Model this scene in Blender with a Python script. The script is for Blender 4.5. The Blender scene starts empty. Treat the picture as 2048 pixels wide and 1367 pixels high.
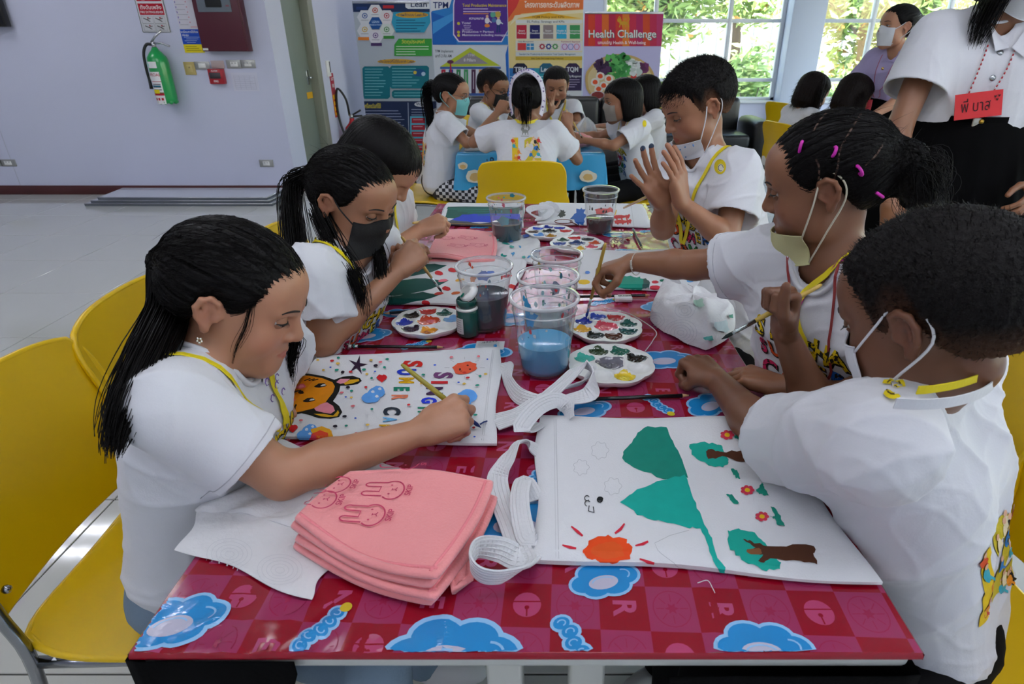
import bpy, bmesh, math, random
import numpy as np
import openvdb as vdb
from mathutils import Vector, Matrix
from mathutils.geometry import tessellate_polygon
from mathutils.bvhtree import BVHTree
random.seed(7)
rng = np.random.default_rng(7)
C = bpy.context.scene.collection
scn = bpy.context.scene

# ------------------------------------------------------------------ camera
FPX, PITCH, PCX, PCY, EYE = 1221.0, math.radians(25.9), 1095.0, 683.5, 1.30
cam_d = bpy.data.cameras.new('camera')
cam = bpy.data.objects.new('camera', cam_d); C.objects.link(cam)
cam.location = (0, 0, EYE)
cam.rotation_euler = (math.pi / 2 - PITCH, 0, 0)
cam_d.sensor_width = 36.0
cam_d.lens = 36.0 * FPX / 2048
cam_d.shift_x = (1024 - PCX) / 2048
cam_d.clip_start = 0.02
cam_d.dof.use_dof = True
cam_d.dof.focus_distance = 1.25
cam_d.dof.aperture_fstop = 11.0
scn.camera = cam

# ------------------------------------------------------------------ world, sun, exposure
w = bpy.data.worlds.new('sky'); scn.world = w; w.use_nodes = True
nt = w.node_tree
bg = nt.nodes['Background']
sky = nt.nodes.new('ShaderNodeTexSky')
sky.sky_type = 'NISHITA'; sky.sun_elevation = math.radians(52); sky.sun_rotation = math.radians(200)
sky.sun_disc = False; sky.air_density = 1.6; sky.dust_density = 2.5
nt.links.new(sky.outputs[0], bg.inputs[0]); bg.inputs[1].default_value = 0.95
sun_d = bpy.data.lights.new('sun', 'SUN'); sun_d.energy = 20.0; sun_d.angle = math.radians(2); sun_d.color = (1, .95, .86)
sun = bpy.data.objects.new('sun', sun_d); C.objects.link(sun)
sun.rotation_euler = (math.radians(40), math.radians(-16), 0)
vs = scn.view_settings
vs.view_transform = 'Standard'; vs.look = 'None'; vs.gamma = 1.0; vs.use_curve_mapping = False
vs.exposure = 0.57
scn.display_settings.display_device = 'sRGB'
cy = scn.cycles
cy.max_bounces = 8; cy.transparent_max_bounces = 16; cy.transmission_bounces = 6
cy.sample_clamp_indirect = 6.0; cy.caustics_reflective = False; cy.caustics_refractive = False
LAMP = 34.0          # ceiling tube radiance

# ------------------------------------------------------------------ picture point -> world point
_c, _s = math.cos(PITCH), math.sin(PITCH)
def ray(px, py):
    u = (px - PCX) / FPX; v = (PCY - py) / FPX
    return Vector((u, _c + v * _s, -_s + v * _c))
O = Vector((0, 0, EYE))
def onz(px, py, z):
    r = ray(px, py); return O + r * ((z - EYE) / r.z)
def ony(px, py, y):
    r = ray(px, py); return O + r * (y / r.y)
def onx(px, py, x):
    r = ray(px, py); return O + r * (x / r.x)
def atd(px, py, d):
    return O + ray(px, py) * d

# ------------------------------------------------------------------ materials
def lin(h):
    h = h.lstrip('#')
    out = []
    for i in (0, 2, 4):
        c = int(h[i:i + 2], 16) / 255
        out.append(c / 12.92 if c <= .04045 else ((c + .055) / 1.055) ** 2.4)
    return tuple(out) + (1.0,)
_mats = {}
def M(name, col='#808080', rough=.5, metal=0, spec=.5, bump=0, bscale=40, var=0, vscale=6, emit=0, sss=0, coat=0, attr=None, trans=0, stretch=None, sheen=0, coords='Object'):
    if name in _mats: return _mats[name]
    m = bpy.data.materials.new(name); m.use_nodes = True
    nt = m.node_tree; N = nt.nodes; L = nt.links
    b = N['Principled BSDF']
    c = lin(col) if isinstance(col, str) else tuple(col) + (1.0,)
    b.inputs['Base Color'].default_value = c
    b.inputs['Roughness'].default_value = rough
    b.inputs['Metallic'].default_value = metal
    b.inputs['Specular IOR Level'].default_value = spec
    b.inputs['Coat Weight'].default_value = coat
    b.inputs['Sheen Weight'].default_value = sheen
    if trans: b.inputs['Transmission Weight'].default_value = trans
    if sss:
        b.inputs['Subsurface Weight'].default_value = sss
        b.inputs['Subsurface Radius'].default_value = (.012, .005, .003)
        b.inputs['Subsurface Scale'].default_value = 1.0
    if emit:
        b.inputs['Emission Color'].default_value = c
        b.inputs['Emission Strength'].default_value = emit
    src = None
    if attr:
        a = N.new('ShaderNodeAttribute'); a.attribute_name = attr; src = a.outputs['Color']
    tc = None
    def coord():
        t = N.new('ShaderNodeTexCoord').outputs[coords]
        if stretch:
            mp = N.new('ShaderNodeMapping'); mp.inputs['Scale'].default_value = stretch
            L.new(t, mp.inputs[0]); t = mp.outputs[0]
        return t
    if var:
        n = N.new('ShaderNodeTexNoise'); n.inputs['Scale'].default_value = vscale; n.inputs['Detail'].default_value = 4
        L.new(coord(), n.inputs['Vector'])
        hs = N.new('ShaderNodeMapRange'); hs.inputs[3].default_value = 1 - var; hs.inputs[4].default_value = 1 + var
        L.new(n.outputs[0], hs.inputs[0])
        mx = N.new('ShaderNodeMix'); mx.data_type = 'RGBA'; mx.blend_type = 'MULTIPLY'; mx.inputs[0].default_value = 1
        mx.inputs[6].default_value = c
        if src: L.new(src, mx.inputs[6])
        L.new(hs.outputs[0], mx.inputs[7]); src = mx.outputs[2]
    if src: L.new(src, b.inputs['Base Color'])
    if bump:
        n = N.new('ShaderNodeTexNoise'); n.inputs['Scale'].default_value = bscale; n.inputs['Detail'].default_value = 5
        L.new(coord(), n.inputs['Vector'])
        bp = N.new('ShaderNodeBump'); bp.inputs['Strength'].default_value = bump; bp.inputs['Distance'].default_value = .01
        L.new(n.outputs[0], bp.inputs['Height']); L.new(bp.outputs[0], b.inputs['Normal'])
    _mats[name] = m
    return m
def clear_plastic(name, tint=(1, 1, 1), haze=.05, gloss=.06):
    """thin clear plastic: mostly see-through, a little milky, glossy at grazing angles"""
    if name in _mats: return _mats[name]
    m = bpy.data.materials.new(name); m.use_nodes = True
    nt = m.node_tree; N = nt.nodes; L = nt.links
    for n in list(N): N.remove(n)
    out = N.new('ShaderNodeOutputMaterial')
    t = N.new('ShaderNodeBsdfTransparent'); t.inputs[0].default_value = tint + (1,)
    d = N.new('ShaderNodeBsdfDiffuse'); d.inputs[0].default_value = (.8, .82, .84, 1)
    g = N.new('ShaderNodeBsdfGlossy'); g.inputs['Roughness'].default_value = gloss
    m1 = N.new('ShaderNodeMixShader'); m1.inputs[0].default_value = haze
    L.new(t.outputs[0], m1.inputs[1]); L.new(d.outputs[0], m1.inputs[2])
    lw = N.new('ShaderNodeLayerWeight'); lw.inputs[0].default_value = .5
    pw = N.new('ShaderNodeMath'); pw.operation = 'POWER'; pw.inputs[1].default_value = 3.2; L.new(lw.outputs['Facing'], pw.inputs[0])
    ma = N.new('ShaderNodeMath'); ma.operation = 'MULTIPLY_ADD'; ma.inputs[1].default_value = .8; ma.inputs[2].default_value = .06; L.new(pw.outputs[0], ma.inputs[0])
    m2 = N.new('ShaderNodeMixShader'); L.new(ma.outputs[0], m2.inputs[0])
    L.new(m1.outputs[0], m2.inputs[1]); L.new(g.outputs[0], m2.inputs[2])
    L.new(m2.outputs[0], out.inputs[0])
    _mats[name] = m
    return m

# ------------------------------------------------------------------ mesh builder
class MB:
    def __init__(s): s.v = []; s.f = []; s.m = []; s.mats = []; s.sm = []
    def mi(s, mat):
        if mat not in s.mats: s.mats.append(mat)
        return s.mats.index(mat)
    def add(s, vs, fs, mat, smooth=False):
        o = len(s.v); k = s.mi(mat)
        s.v.extend([tuple(p) for p in vs])
        for f in fs: s.f.append(tuple(i + o for i in f)); s.m.append(k); s.sm.append(smooth)
    def box(s, lo, hi, mat, R=None, at=None):
        x0, y0, z0 = lo; x1, y1, z1 = hi
        vs = [(x0, y0, z0), (x1, y0, z0), (x1, y1, z0), (x0, y1, z0), (x0, y0, z1), (x1, y0, z1), (x1, y1, z1), (x0, y1, z1)]
        if R is not None: vs = [R @ Vector(p) + (at or Vector()) for p in vs]
        s.add(vs, [(3, 2, 1, 0), (4, 5, 6, 7), (0, 1, 5, 4), (1, 2, 6, 5), (2, 3, 7, 6), (3, 0, 4, 7)], mat)
    def rbox(s, lo, hi, r, mat, n=2, fn=None):
        bm = bmesh.new()
        c = [(a + b) / 2 for a, b in zip(lo, hi)]; d = [b - a for a, b in zip(lo, hi)]
        bmesh.ops.create_cube(bm, size=1, matrix=Matrix.Translation(c) @ Matrix.Diagonal(d + [1]))
        bmesh.ops.bevel(bm, geom=bm.edges[:], offset=r, segments=n, profile=.5, affect='EDGES')
        s.bm(bm, mat, True, fn)
    def bm(s, bm, mat, smooth=False, fn=None):
        bm.verts.index_update()
        vs = [fn(v.co) if fn else v.co for v in bm.verts]
        s.add(vs, [[v.index for v in f.verts] for f in bm.faces], mat, smooth)
        bm.free()
    def tube(s, pts, r, mat, n=8, caps=True, closed=False):
        pts = [Vector(p) for p in pts]; m = len(pts)
        rs = r if isinstance(r, (list, tuple)) else [r] * m
        prev = None; vs = []
        for i, p in enumerate(pts):
            a = pts[(i - 1) % m] if closed else pts[max(i - 1, 0)]
            b = pts[(i + 1) % m] if closed else pts[min(i + 1, m - 1)]
            t = (b - a)
            t = t.normalized() if t.length > 1e-9 else Vector((0, 0, 1))
            if prev is None:
                prev = t.orthogonal().normalized()
            prev = (prev - t * prev.dot(t))
            prev = prev.normalized() if prev.length > 1e-6 else t.orthogonal().normalized()
            q = t.cross(prev)
            for k in range(n):
                an = 2 * math.pi * k / n
                vs.append(p + (prev * math.cos(an) + q * math.sin(an)) * rs[i])
        fs = []
        for i in range(m if closed else m - 1):
            j = (i + 1) % m
            for k in range(n):
                l = (k + 1) % n
                fs.append((i * n + k, i * n + l, j * n + l, j * n + k))
        if caps and not closed:
            fs.append(tuple(range(n - 1, -1, -1))); fs.append(tuple((m - 1) * n + k for k in range(n)))
        s.add(vs, fs, mat, n > 5)
    def lathe(s, prof, mat, n=32, at=(0, 0, 0), fn=None):
        vs = []; at = Vector(at)
        for r, z in prof:
            for k in range(n):
                a = 2 * math.pi * k / n
                p = Vector((r * math.cos(a), r * math.sin(a), z))
                vs.append((fn(p) if fn else p) + at)
        fs = []
        for i in range(len(prof) - 1):
            for k in range(n):
                l = (k + 1) % n
                fs.append((i * n + k, i * n + l, (i + 1) * n + l, (i + 1) * n + k))
        s.add(vs, fs, mat, True)
    def grid(s, nu, nv, fn, mat, smooth=True, flip=False, closed_u=False):
        vs = [fn(i / (nu if closed_u else nu - 1), j / (nv - 1)) for j in range(nv) for i in range(nu)]
        fs = []
        for j in range(nv - 1):
            for i in range(nu if closed_u else nu - 1):
                k = (i + 1) % nu
                f = (j * nu + i, j * nu + k, (j + 1) * nu + k, (j + 1) * nu + i)
                fs.append(f[::-1] if flip else f)
        s.add(vs, fs, mat, smooth)
    def ribbon(s, pts, ups, wd, th, mat):
        """flat strap along pts; ups = face normals"""
        pts = [Vector(p) for p in pts]; m = len(pts); vs = []
        for i, p in enumerate(pts):
            t = (pts[min(i + 1, m - 1)] - pts[max(i - 1, 0)]).normalized()
            u = Vector(ups[i]) if isinstance(ups, list) else Vector(ups)
            sd = t.cross(u).normalized(); u = sd.cross(t).normalized()
            for a, b in ((-1, -1), (1, -1), (1, 1), (-1, 1)):
                vs.append(p + sd * a * wd / 2 + u * b * th / 2)
        fs = []
        for i in range(m - 1):
            for k in range(4):
                l = (k + 1) % 4
                fs.append((i * 4 + k, i * 4 + l, (i + 1) * 4 + l, (i + 1) * 4 + k))
        fs += [(3, 2, 1, 0), tuple((m - 1) * 4 + k for k in range(4))]
        s.add(vs, fs, mat, False)
    def sphere(s, c, r, mat, nu=12, nv=8, R=None):
        c = Vector(c); r = r if isinstance(r, (tuple, list)) else (r, r, r)
        def fn(u, v):
            a = 2 * math.pi * u; b = math.pi * (v - .5)
            p = Vector((r[0] * math.cos(b) * math.cos(a), r[1] * math.cos(b) * math.sin(a), r[2] * math.sin(b)))
            return c + (R @ p if R is not None else p)
        s.grid(nu, nv, fn, mat, True, closed_u=True)
    def build(s, name, parent=None):
        me = bpy.data.meshes.new(name)
        me.from_pydata(s.v, [], s.f)
        for m in s.mats: me.materials.append(m)
        me.polygons.foreach_set('material_index', s.m)
        me.polygons.foreach_set('use_smooth', s.sm)
        me.update()
        return link(name, me, parent)
def link(name, me, parent=None):
    o = bpy.data.objects.new(name, me); C.objects.link(o)
    if parent is not None:
        o.parent = parent
        o.matrix_parent_inverse = parent_matrix(parent).inverted()
    return o
def parent_matrix(p):
    m = p.matrix_basis.copy()
    if p.parent is not None: m = parent_matrix(p.parent) @ p.matrix_parent_inverse @ m
    return m
def tag(o, label, cat, group=None):
    o['label'] = label; o['category'] = cat
    if group: o['group'] = group
    return o
def thing(name, label, cat, loc=(0, 0, 0), group=None):
    o = bpy.data.objects.new(name, None); C.objects.link(o); o.location = loc
    o.empty_display_size = .05
    return tag(o, label, cat, group)
def struct(o): o['kind'] = 'structure'; return o
def stuff(o): o['kind'] = 'stuff'; return o
def children(o): return [c for c in bpy.data.objects if c.parent == o]
def dup(root, M4, label, group=None):
    """copy of a thing with copies of parts and sub-parts, moved by M4 (root at identity rotation)"""
    kids = {}
    for ob in bpy.data.objects:
        if ob.parent is not None: kids.setdefault(ob.parent, []).append(ob)
    def rec(o, par):
        c = o.copy(); C.objects.link(c)
        if par is not None: c.parent = par; c.matrix_parent_inverse = o.matrix_parent_inverse.copy()
        for k in kids.get(o, []): rec(k, c)
        return c
    c = rec(root, None)
    c.matrix_basis = M4 @ root.matrix_basis
    c['label'] = label
    if group: c['group'] = group
    return c

# ------------------------------------------------------------------ flat print (decals)
_fonts = {}
def text2d(txt, bold=0.0, res=3):
    """triangulated outline of a text, height ~1, origin at centre -> (verts2d, tris)"""
    key = (txt, bold, res)
    if key in _fonts: return _fonts[key]
    cu = bpy.data.curves.new('text', 'FONT'); cu.body = txt; cu.size = 1.0
    cu.align_x = 'CENTER'; cu.align_y = 'CENTER'; cu.offset = bold; cu.resolution_u = res
    o = bpy.data.objects.new('text', cu)
    me = o.to_mesh()
    vs = [(v.co.x, v.co.y) for v in me.vertices]
    me.calc_loop_triangles()
    fs = [tuple(t.vertices) for t in me.loop_triangles]
    o.to_mesh_clear(); bpy.data.objects.remove(o); bpy.data.curves.remove(cu)
    _fonts[key] = (vs, fs)
    return vs, fs
def blob(cx, cy, rx, ry, n=18, jit=.06, rot=0, seed=1):
    r = random.Random(seed); out = []
    for i in range(n):
        a = 2 * math.pi * i / n; k = 1 + r.uniform(-jit, jit)
        x, y = rx * k * math.cos(a), ry * k * math.sin(a)
        out.append((cx + x * math.cos(rot) - y * math.sin(rot), cy + x * math.sin(rot) + y * math.cos(rot)))
    return out
def star(cx, cy, r1, r2, n=5, rot=0):
    return [(cx + (r1 if i % 2 == 0 else r2) * math.cos(rot + math.pi * i / n), cy + (r1 if i % 2 == 0 else r2) * math.sin(rot + math.pi * i / n)) for i in range(2 * n)]
def poly_tris(pts):
    t = tessellate_polygon([[Vector((p[0], p[1], 0)) for p in pts]])
    return [(p[0], p[1]) for p in pts], [tuple(x) for x in t]
def stroke2d(pts, wd):
    """polyline with width -> verts, quads"""
    vs = []; fs = []; m = len(pts); P = [Vector((p[0], p[1])) for p in pts]
    wds = wd if isinstance(wd, (list, tuple)) else [wd] * m
    for i in range(m):
        t = (P[min(i + 1, m - 1)] - P[max(i - 1, 0)])
        t = t.normalized() if t.length > 1e-9 else Vector((1, 0))
        n = Vector((-t.y, t.x)) * wds[i] / 2
        vs += [tuple(P[i] + n), tuple(P[i] - n)]
    for i in range(m - 1): fs.append((2 * i, 2 * i + 1, 2 * i + 3, 2 * i + 2))
    return vs, fs
def arc(cx, cy, rx, ry, a0, a1, n=12):
    return [(cx + rx * math.cos(math.radians(a0 + (a1 - a0) * i / n)), cy + ry * math.sin(math.radians(a0 + (a1 - a0) * i / n))) for i in range(n + 1)]
class Decal:
    """flat print: 2-D shapes mapped by `fn(x, y, lift)` onto a surface"""
    def __init__(s, fn, cut=None, step=.0003):
        s.fn = fn; s.mb = MB(); s.k = 0; s.cut = cut; s.step = step
    def raw(s, vs, fs, mat, lay=None):
        if lay is None: s.k += 1; lay = s.k
        if s.cut:
            bm = bmesh.new(); bv = [bm.verts.new((p[0], p[1], 0)) for p in vs]
            for f in fs:
                try: bm.faces.new([bv[i] for i in f])
                except ValueError: pass
            bmesh.ops.triangulate(bm, faces=bm.faces[:])
            for _ in range(4):
                es = [e for e in bm.edges if e.calc_length() > s.cut]
                if not es: break
                bmesh.ops.subdivide_edges(bm, edges=es, cuts=1)
                bmesh.ops.triangulate(bm, faces=[f for f in bm.faces if len(f.verts) > 3])
            bm.verts.index_update()
            vs = [(v.co.x, v.co.y) for v in bm.verts]; fs = [[v.index for v in f.verts] for f in bm.faces]
            bm.free()
        out = [s.fn(p[0], p[1], lay * s.step) for p in vs]
        ok = [p is not None for p in out]
        fs = [f for f in fs if all(ok[i] for i in f)]
        if not fs: return
        s.mb.add([p if p is not None else (0, 0, 0) for p in out], fs, mat)
    def poly(s, pts, mat, lay=None): v, f = poly_tris(pts); s.raw(v, f, mat, lay)
    def rect(s, x0, y0, x1, y1, mat, lay=None): s.poly([(x0, y0), (x1, y0), (x1, y1), (x0, y1)], mat, lay)
    def line(s, pts, wd, mat, lay=None): v, f = stroke2d(pts, wd); s.raw(v, f, mat, lay)
    def text(s, txt, x, y, size, mat, rot=0, sx=1, bold=.012, lay=None, flip=1, wfit=None):
        v, f = text2d(txt, bold)
        if not v: return
        if wfit:
            wv = max(p[0] for p in v) - min(p[0] for p in v)
            sx = wfit / (wv * size) if wv > 0 else 1
        c, q = math.cos(rot), math.sin(rot)
        out = []
        for a, b in v:
            a *= size * sx; b *= size * flip
            out.append((x + a * c - b * q, y + a * q + b * c))
        s.raw(out, f, mat, lay)
    def build(s, name, parent=None): return s.mb.build(name, parent)
def paint(hexc, rough=.6): return M('paint_' + hexc.lstrip('#'), hexc, rough, spec=.2, var=.12, vscale=60)
def ink(hexc): return M('ink_' + hexc.lstrip('#'), hexc, .6, spec=.25)
def catmull(P, n=6, closed=False):
    P = [Vector(p) for p in P]; out = []; m = len(P)
    for i in range(m if closed else m - 1):
        p1, p2 = P[i], P[(i + 1) % m]
        p0 = P[(i - 1) % m] if closed or i > 0 else p1 * 2 - p2
        p3 = P[(i + 2) % m] if closed or i + 2 < m else p2 * 2 - p1
        for k in range(n):
            t = k / n
            out.append(.5 * ((2 * p1) + (p2 - p0) * t + (2 * p0 - 5 * p1 + 4 * p2 - p3) * t * t + (3 * p1 - p0 - 3 * p2 + p3) * t ** 3))
    if not closed: out.append(P[-1])
    return out
# ================================================================== the room
WL_Y, WL_X, WB_Y = 5.96, -2.42, 9.0
m_wall = M('wall_paint', '#c8cbdf', .6, bump=.03, bscale=30)
m_wall2 = M('column_paint', '#c2cbdc', .6, bump=.03, bscale=30)
m_base = M('baseboard_wood', '#4a1c1c', .35)
m_ceil = M('ceiling_paint', '#e8e8ea', .7)
m_tile = M('floor_tile', '#c6c7c2', .07, spec=.6, var=.03, vscale=3, bump=.004, bscale=4)
m_grout = M('grout', '#4c4c48', .8)
m_alu = M('white_frame', '#d9dde0', .4)
m_steel = M('steel', '#b8babc', .25, metal=1)
m_white = M('white_plastic', '#e9e9e6', .4)
m_black = M('black_plastic', '#101011', .35)

# floor slab + tiles
b = MB(); b.box((-7, -3.2, -.12), (7, 9.1, -.004), m_grout); floor = struct(b.build('floor'))
TS, G = .6, .0022
tile_me = None
def tile_mesh():
    b = MB()
    b.rbox((G, G, -.008), (TS - G, TS - G, 0), .0015, m_tile, 1)
    me = bpy.data.meshes.new('tile'); me.from_pydata(b.v, [], b.f); me.materials.append(m_tile)
    me.update(); return me
tile_me = tile_mesh()
tX0, tY0 = -1.38 - 7 * TS, 1.53 - 2 * TS
NX, NY = 14, 15
for i in range(NX):
    for j in range(NY):
        o = link('tile', tile_me); o.parent = floor
        o.location = (tX0 + i * TS, tY0 + j * TS, 0)
# the tiling goes on out of view as one surface
b = MB()
for i in range(-3, 20):
    for j in range(-6, 16):
        if 0 <= i < NX and 0 <= j < NY: continue
        x, y = tX0 + i * TS, tY0 + j * TS
        if x < -7 or x > 6.4 or y < -3.2 or y > 8.5: continue
        b.box((x + G, y + G, -.008), (x + TS - G, y + TS - G, 0), m_tile)
o = b.build('outer_tiles', floor); stuff(o)

# walls
H = 3.1
b = MB(); b.box((-7, WL_Y, 0), (WL_X, WL_Y + .36, H), m_wall); wall_left = struct(b.build('wall_left'))
b = MB(); b.box((-2.6, WL_Y + .36, 0), (-2.47, 6.16, H), m_wall)
b.box((-2.6, 7.12, 0), (WL_X, WB_Y + .2, H), m_wall); b.box((-2.6, 6.3, 2.3), (WL_X, 7.13, H), m_wall)
struct(b.build('wall_side'))
b = MB(); b.box((-7.1, -3.2, 0), (-7, WL_Y, H), m_wall); struct(b.build('wall_west'))
b = MB(); b.box((-7, -3.3, 0), (7, -3.2, H), m_wall); struct(b.build('wall_rear'))
b = MB(); b.box((6.6, -3.2, 0), (6.75, 9, .62), m_wall); b.box((6.6, -3.2, 2.8), (6.75, 9, H), m_wall)
for y in (-3.2, -.2, 2.8, 5.8, 8.6): b.box((6.6, y, .62), (6.75, y + .4, 2.8), m_wall)
struct(b.build('wall_right'))
b = MB(); b.box((-7, -3.2, H), (7, 9.2, H + .1), m_ceil); struct(b.build('ceiling'))
wx0, wc0, wc1 = .724, 3.11, 3.54
b = MB(); b.box((WL_X, WB_Y, 0), (wx0, WB_Y + .2, H), m_wall2); b.box((wx0, WB_Y, 0), (6.7, WB_Y + .2, .60), m_wall)
b.box((wx0, WB_Y, 2.8), (6.7, WB_Y + .2, H), m_wall); struct(b.build('wall_back'))
b = MB(); b.rbox((wc0, WB_Y - .22, 0), (wc1, WB_Y + .2, H), .01, m_wall2); struct(b.build('trim_1'))
b = MB(); b.rbox((-6.99, WL_Y - .012, 0), (WL_X, WL_Y, .085), .003, m_base); b.rbox((WL_X, WL_Y, 0), (WL_X + .012, WL_Y + .36, .085), .003, m_base); struct(b.build('baseboard_left'))
b = MB(); b.rbox((wx0 - 3, WB_Y - .012, 0), (6.6, WB_Y, .085), .003, m_base); struct(b.build('baseboard_back'))
b = MB(); b.rbox((wx0, WB_Y - .05, .585), (6.6, WB_Y + .02, .62), .006, m_alu); struct(b.build('trim_2'))

# windows
m_pane = clear_plastic('window_glass', (.98, 1, 1), .0, .02)
def window(n, x0, x1, mull):
    r = bpy.data.objects.new('window_%d' % n, None); C.objects.link(r); r.location = (x0, WB_Y, .62); struct(r)
    b = MB(); y0, y1 = WB_Y + .02, WB_Y + .09
    for x in (x0, x1 - .05): b.rbox((x, y0, .62), (x + .05, y1, 2.8), .004, m_alu, 1)
    b.rbox((x0, y0, .62), (x1, y1, .66), .004, m_alu, 1); b.rbox((x0, y0, 2.76), (x1, y1, 2.8), .004, m_alu, 1)
    b.build('window_frame', r)
    xs = [x0] + mull + [x1]; zs = [.62, .876, 1.59, 2.8]
    for x in mull:
        b = MB(); b.rbox((x - .026, y0, .62), (x + .026, y1, 2.8), .004, m_alu, 1); b.build('mullion', r)
    for z in zs[1:-1]:
        b = MB(); b.rbox((x0, y0 + .004, z - .022), (x1, y1 - .004, z + .022), .004, m_alu, 1); b.build('transom', r)
    for i in range(len(xs) - 1):
        for j in range(3):
            b = MB(); b.box((xs[i] + .02, WB_Y + .052, zs[j] + .02), (xs[i + 1] - .02, WB_Y + .056, zs[j + 1] - .02), m_pane); b.build('pane', r)
window(1, wx0, wc0, [1.417, 2.39])
window(2, wc1, 6.6, [4.27, 5.25])

# door in the side wall
m_door = M('door_green_grey', '#7f8a80', .35, var=.04, vscale=2)
m_dframe = M('door_frame', '#8b8d7e', .45)
r = bpy.data.objects.new('door_1', None); C.objects.link(r); r.location = (-2.5, 6.6, 0); struct(r)
b = MB(); b.rbox((-2.53, 6.16, 0), (-2.49, 6.98, 2.3), .004, m_door); b.build('door_leaf', r)
b = MB(); b.rbox((-2.56, 6.98, 0), (-2.405, 7.12, 2.34), .006, m_dframe); b.rbox((-2.56, 6.3, 2.3), (-2.405, 7.12, 2.36), .006, m_dframe); b.build('door_frame', r)
b = MB(); b.tube([(-2.49, 6.9, 1.0), (-2.44, 6.9, 1.0), (-2.43, 6.86, 1.0), (-2.43, 6.8, 1.0)], .009, m_steel); b.rbox((-2.49, 6.87, .93), (-2.483, 6.93, 1.07), .003, m_steel); b.build('door_handle', r)
b = MB(); b.box((-2.49, 6.80, .80), (-2.487, 6.96, .86), M('door_sticker', '#e0a818', .5)); b.build('yellow_sticker', r)

# panel joint in the left wall is a real narrow groove cover
b = MB(); p = ony(41, 371, WL_Y); b.box((p.x - .002, WL_Y - .002, .085), (p.x + .002, WL_Y, H), M('joint', '#b4b6c4', .7)); struct(b.build('trim_3'))

# ceiling lights
m_tube = M('lamp_tube', '#f4f6ff', emit=LAMP)
m_refl = M('lamp_reflector', '#c9ccd0', .2, metal=.9)
def ceiling_light(x, y, src=[None]):
    lab = 'white recessed ceiling light with two tubes behind a metal louvre'
    if src[0] is not None:
        return dup(src[0], Matrix.Translation((x - src[0].location.x, y - src[0].location.y, 0)), lab, 'louvred ceiling lights')
    r = thing('ceiling_light', lab, 'ceiling light', (x, y, 3.1), 'louvred ceiling lights'); src[0] = r
    b = MB()
    b.box((x - .62, y - .32, 3.04), (x + .62, y - .30, 3.1), m_white); b.box((x - .62, y + .30, 3.04), (x + .62, y + .32, 3.1), m_white)
    b.box((x - .62, y - .32, 3.04), (x - .60, y + .32, 3.1), m_white); b.box((x + .60, y - .32, 3.04), (x + .62, y + .32, 3.1), m_white)
    b.box((x - .61, y - .31, 3.092), (x + .61, y + .31, 3.099), m_refl); b.build('housing', r)
    for s in (-.15, .15):
        b = MB(); b.tube([(x - .57, y + s, 3.075), (x + .57, y + s, 3.075)], .018, m_tube, 8); b.build('lamp_tube', r)
    b = MB()
    for k in range(1, 10): b.box((x - .6 + k * .12 - .012, y - .3, 3.035), (x - .6 + k * .12 + .012, y + .3, 3.05), m_refl)
    b.box((x - .6, y - .012, 3.035), (x + .6, y + .012, 3.05), m_refl); b.build('louvre', r)
for x, y in ((-2.0, 2.75), (.2, .5), (-1.3, .5), (1.7, .6), (-4.6, -1.9), (-4.6, .2), (-4.6, 2.4), (-4.6, 4.55), (-2.4, -2.2), (.2, -2.4), (2.6, -2.2), (2.6, -.4), (5.2, -1.0), (5.2, 1.6), (5.2, 4.4), (.2, 7.4), (-1.6, 7.4)):  # leading entries: unseen fixtures added to brighten the table and give the cloth sheen
    ceiling_light(x, y)

# ------------------------------------------------------------------ things on the left wall
K = 700 / 2048
def W1(x, y, off=0): return ony(x * K, y * K, WL_Y - off)
def wall_fn(x, y, l): return ony(x * K, y * K, WL_Y - .004 - l)
def flat_sign(name, label, cat, x0, x1, zb, top, off, mat, edge=None):
    """a board on the left wall given the lower corners in the picture"""
    a, c = W1(x0, zb), W1(x1, zb)
    r = thing(name, label, cat, ((a.x + c.x) / 2, WL_Y, a.z))
    b = MB(); b.rbox((a.x, WL_Y - off, a.z), (c.x, WL_Y - .0005, top), min(off * .3, .004), mat, 1); b.build('board', r)
    return r, a, c
red = ink('#b3122a'); whi = ink('#e6e6e6'); blk = ink('#141414'); yel = ink('#e6d21e')
# fire-extinguisher sign
r, a, c = flat_sign('fire_extinguisher_sign', 'red and white fire extinguisher sign with drawings on the left wall', 'sign', 838, 1003, 190, 1.86, .006, M('sign_white', '#d9dade', .4))
wd = c.x - a.x
d = Decal(lambda x, y, l: Vector((a.x + x * wd, WL_Y - .0062 - l, a.z + y * wd)))
d.line([(.015, .01), (.985, .01), (.985, 3), (.015, 3), (.015, .01)], .02, M('sign_edge', '#3a4436', .5))
d.rect(.07, .55, .93, .90, red); d.rect(.07, .97, .93, 2.4, red)
d.text('ถังดับเพลิง', .5, .775, .17, whi); d.text('FIRE EXTINGUISHER', .5, .63, .1, whi, wfit=.8)
d.poly([(.25, 1.0), (.36, 1.0), (.36, 1.5), (.25, 1.5)], whi); d.poly([(.62, 1.02), (.86, 1.02), (.86, 1.07), (.7, 1.15), (.62, 1.5), (.5, 1.5), (.5, 1.2)], whi)
for gx in (.07, .5):
    for gy in (.05, .29):
        d.line([(gx + .02, gy), (gx + .41, gy), (gx + .41, gy + .22), (gx + .02, gy + .22), (gx + .02, gy)], .008, ink('#8a8a8a'))
        d.line([(gx + .08, gy + .16), (gx + .18, gy + .12), (gx + .3, gy + .05)], .025, ink('#55534f')); d.line([(gx + .2, gy + .12), (gx + .34, gy + .15)], .02, ink('#6a5f58'))
        d.poly(blob(gx + .25, gy + .17, .03, .02), red)
d.build('print', r)
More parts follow.
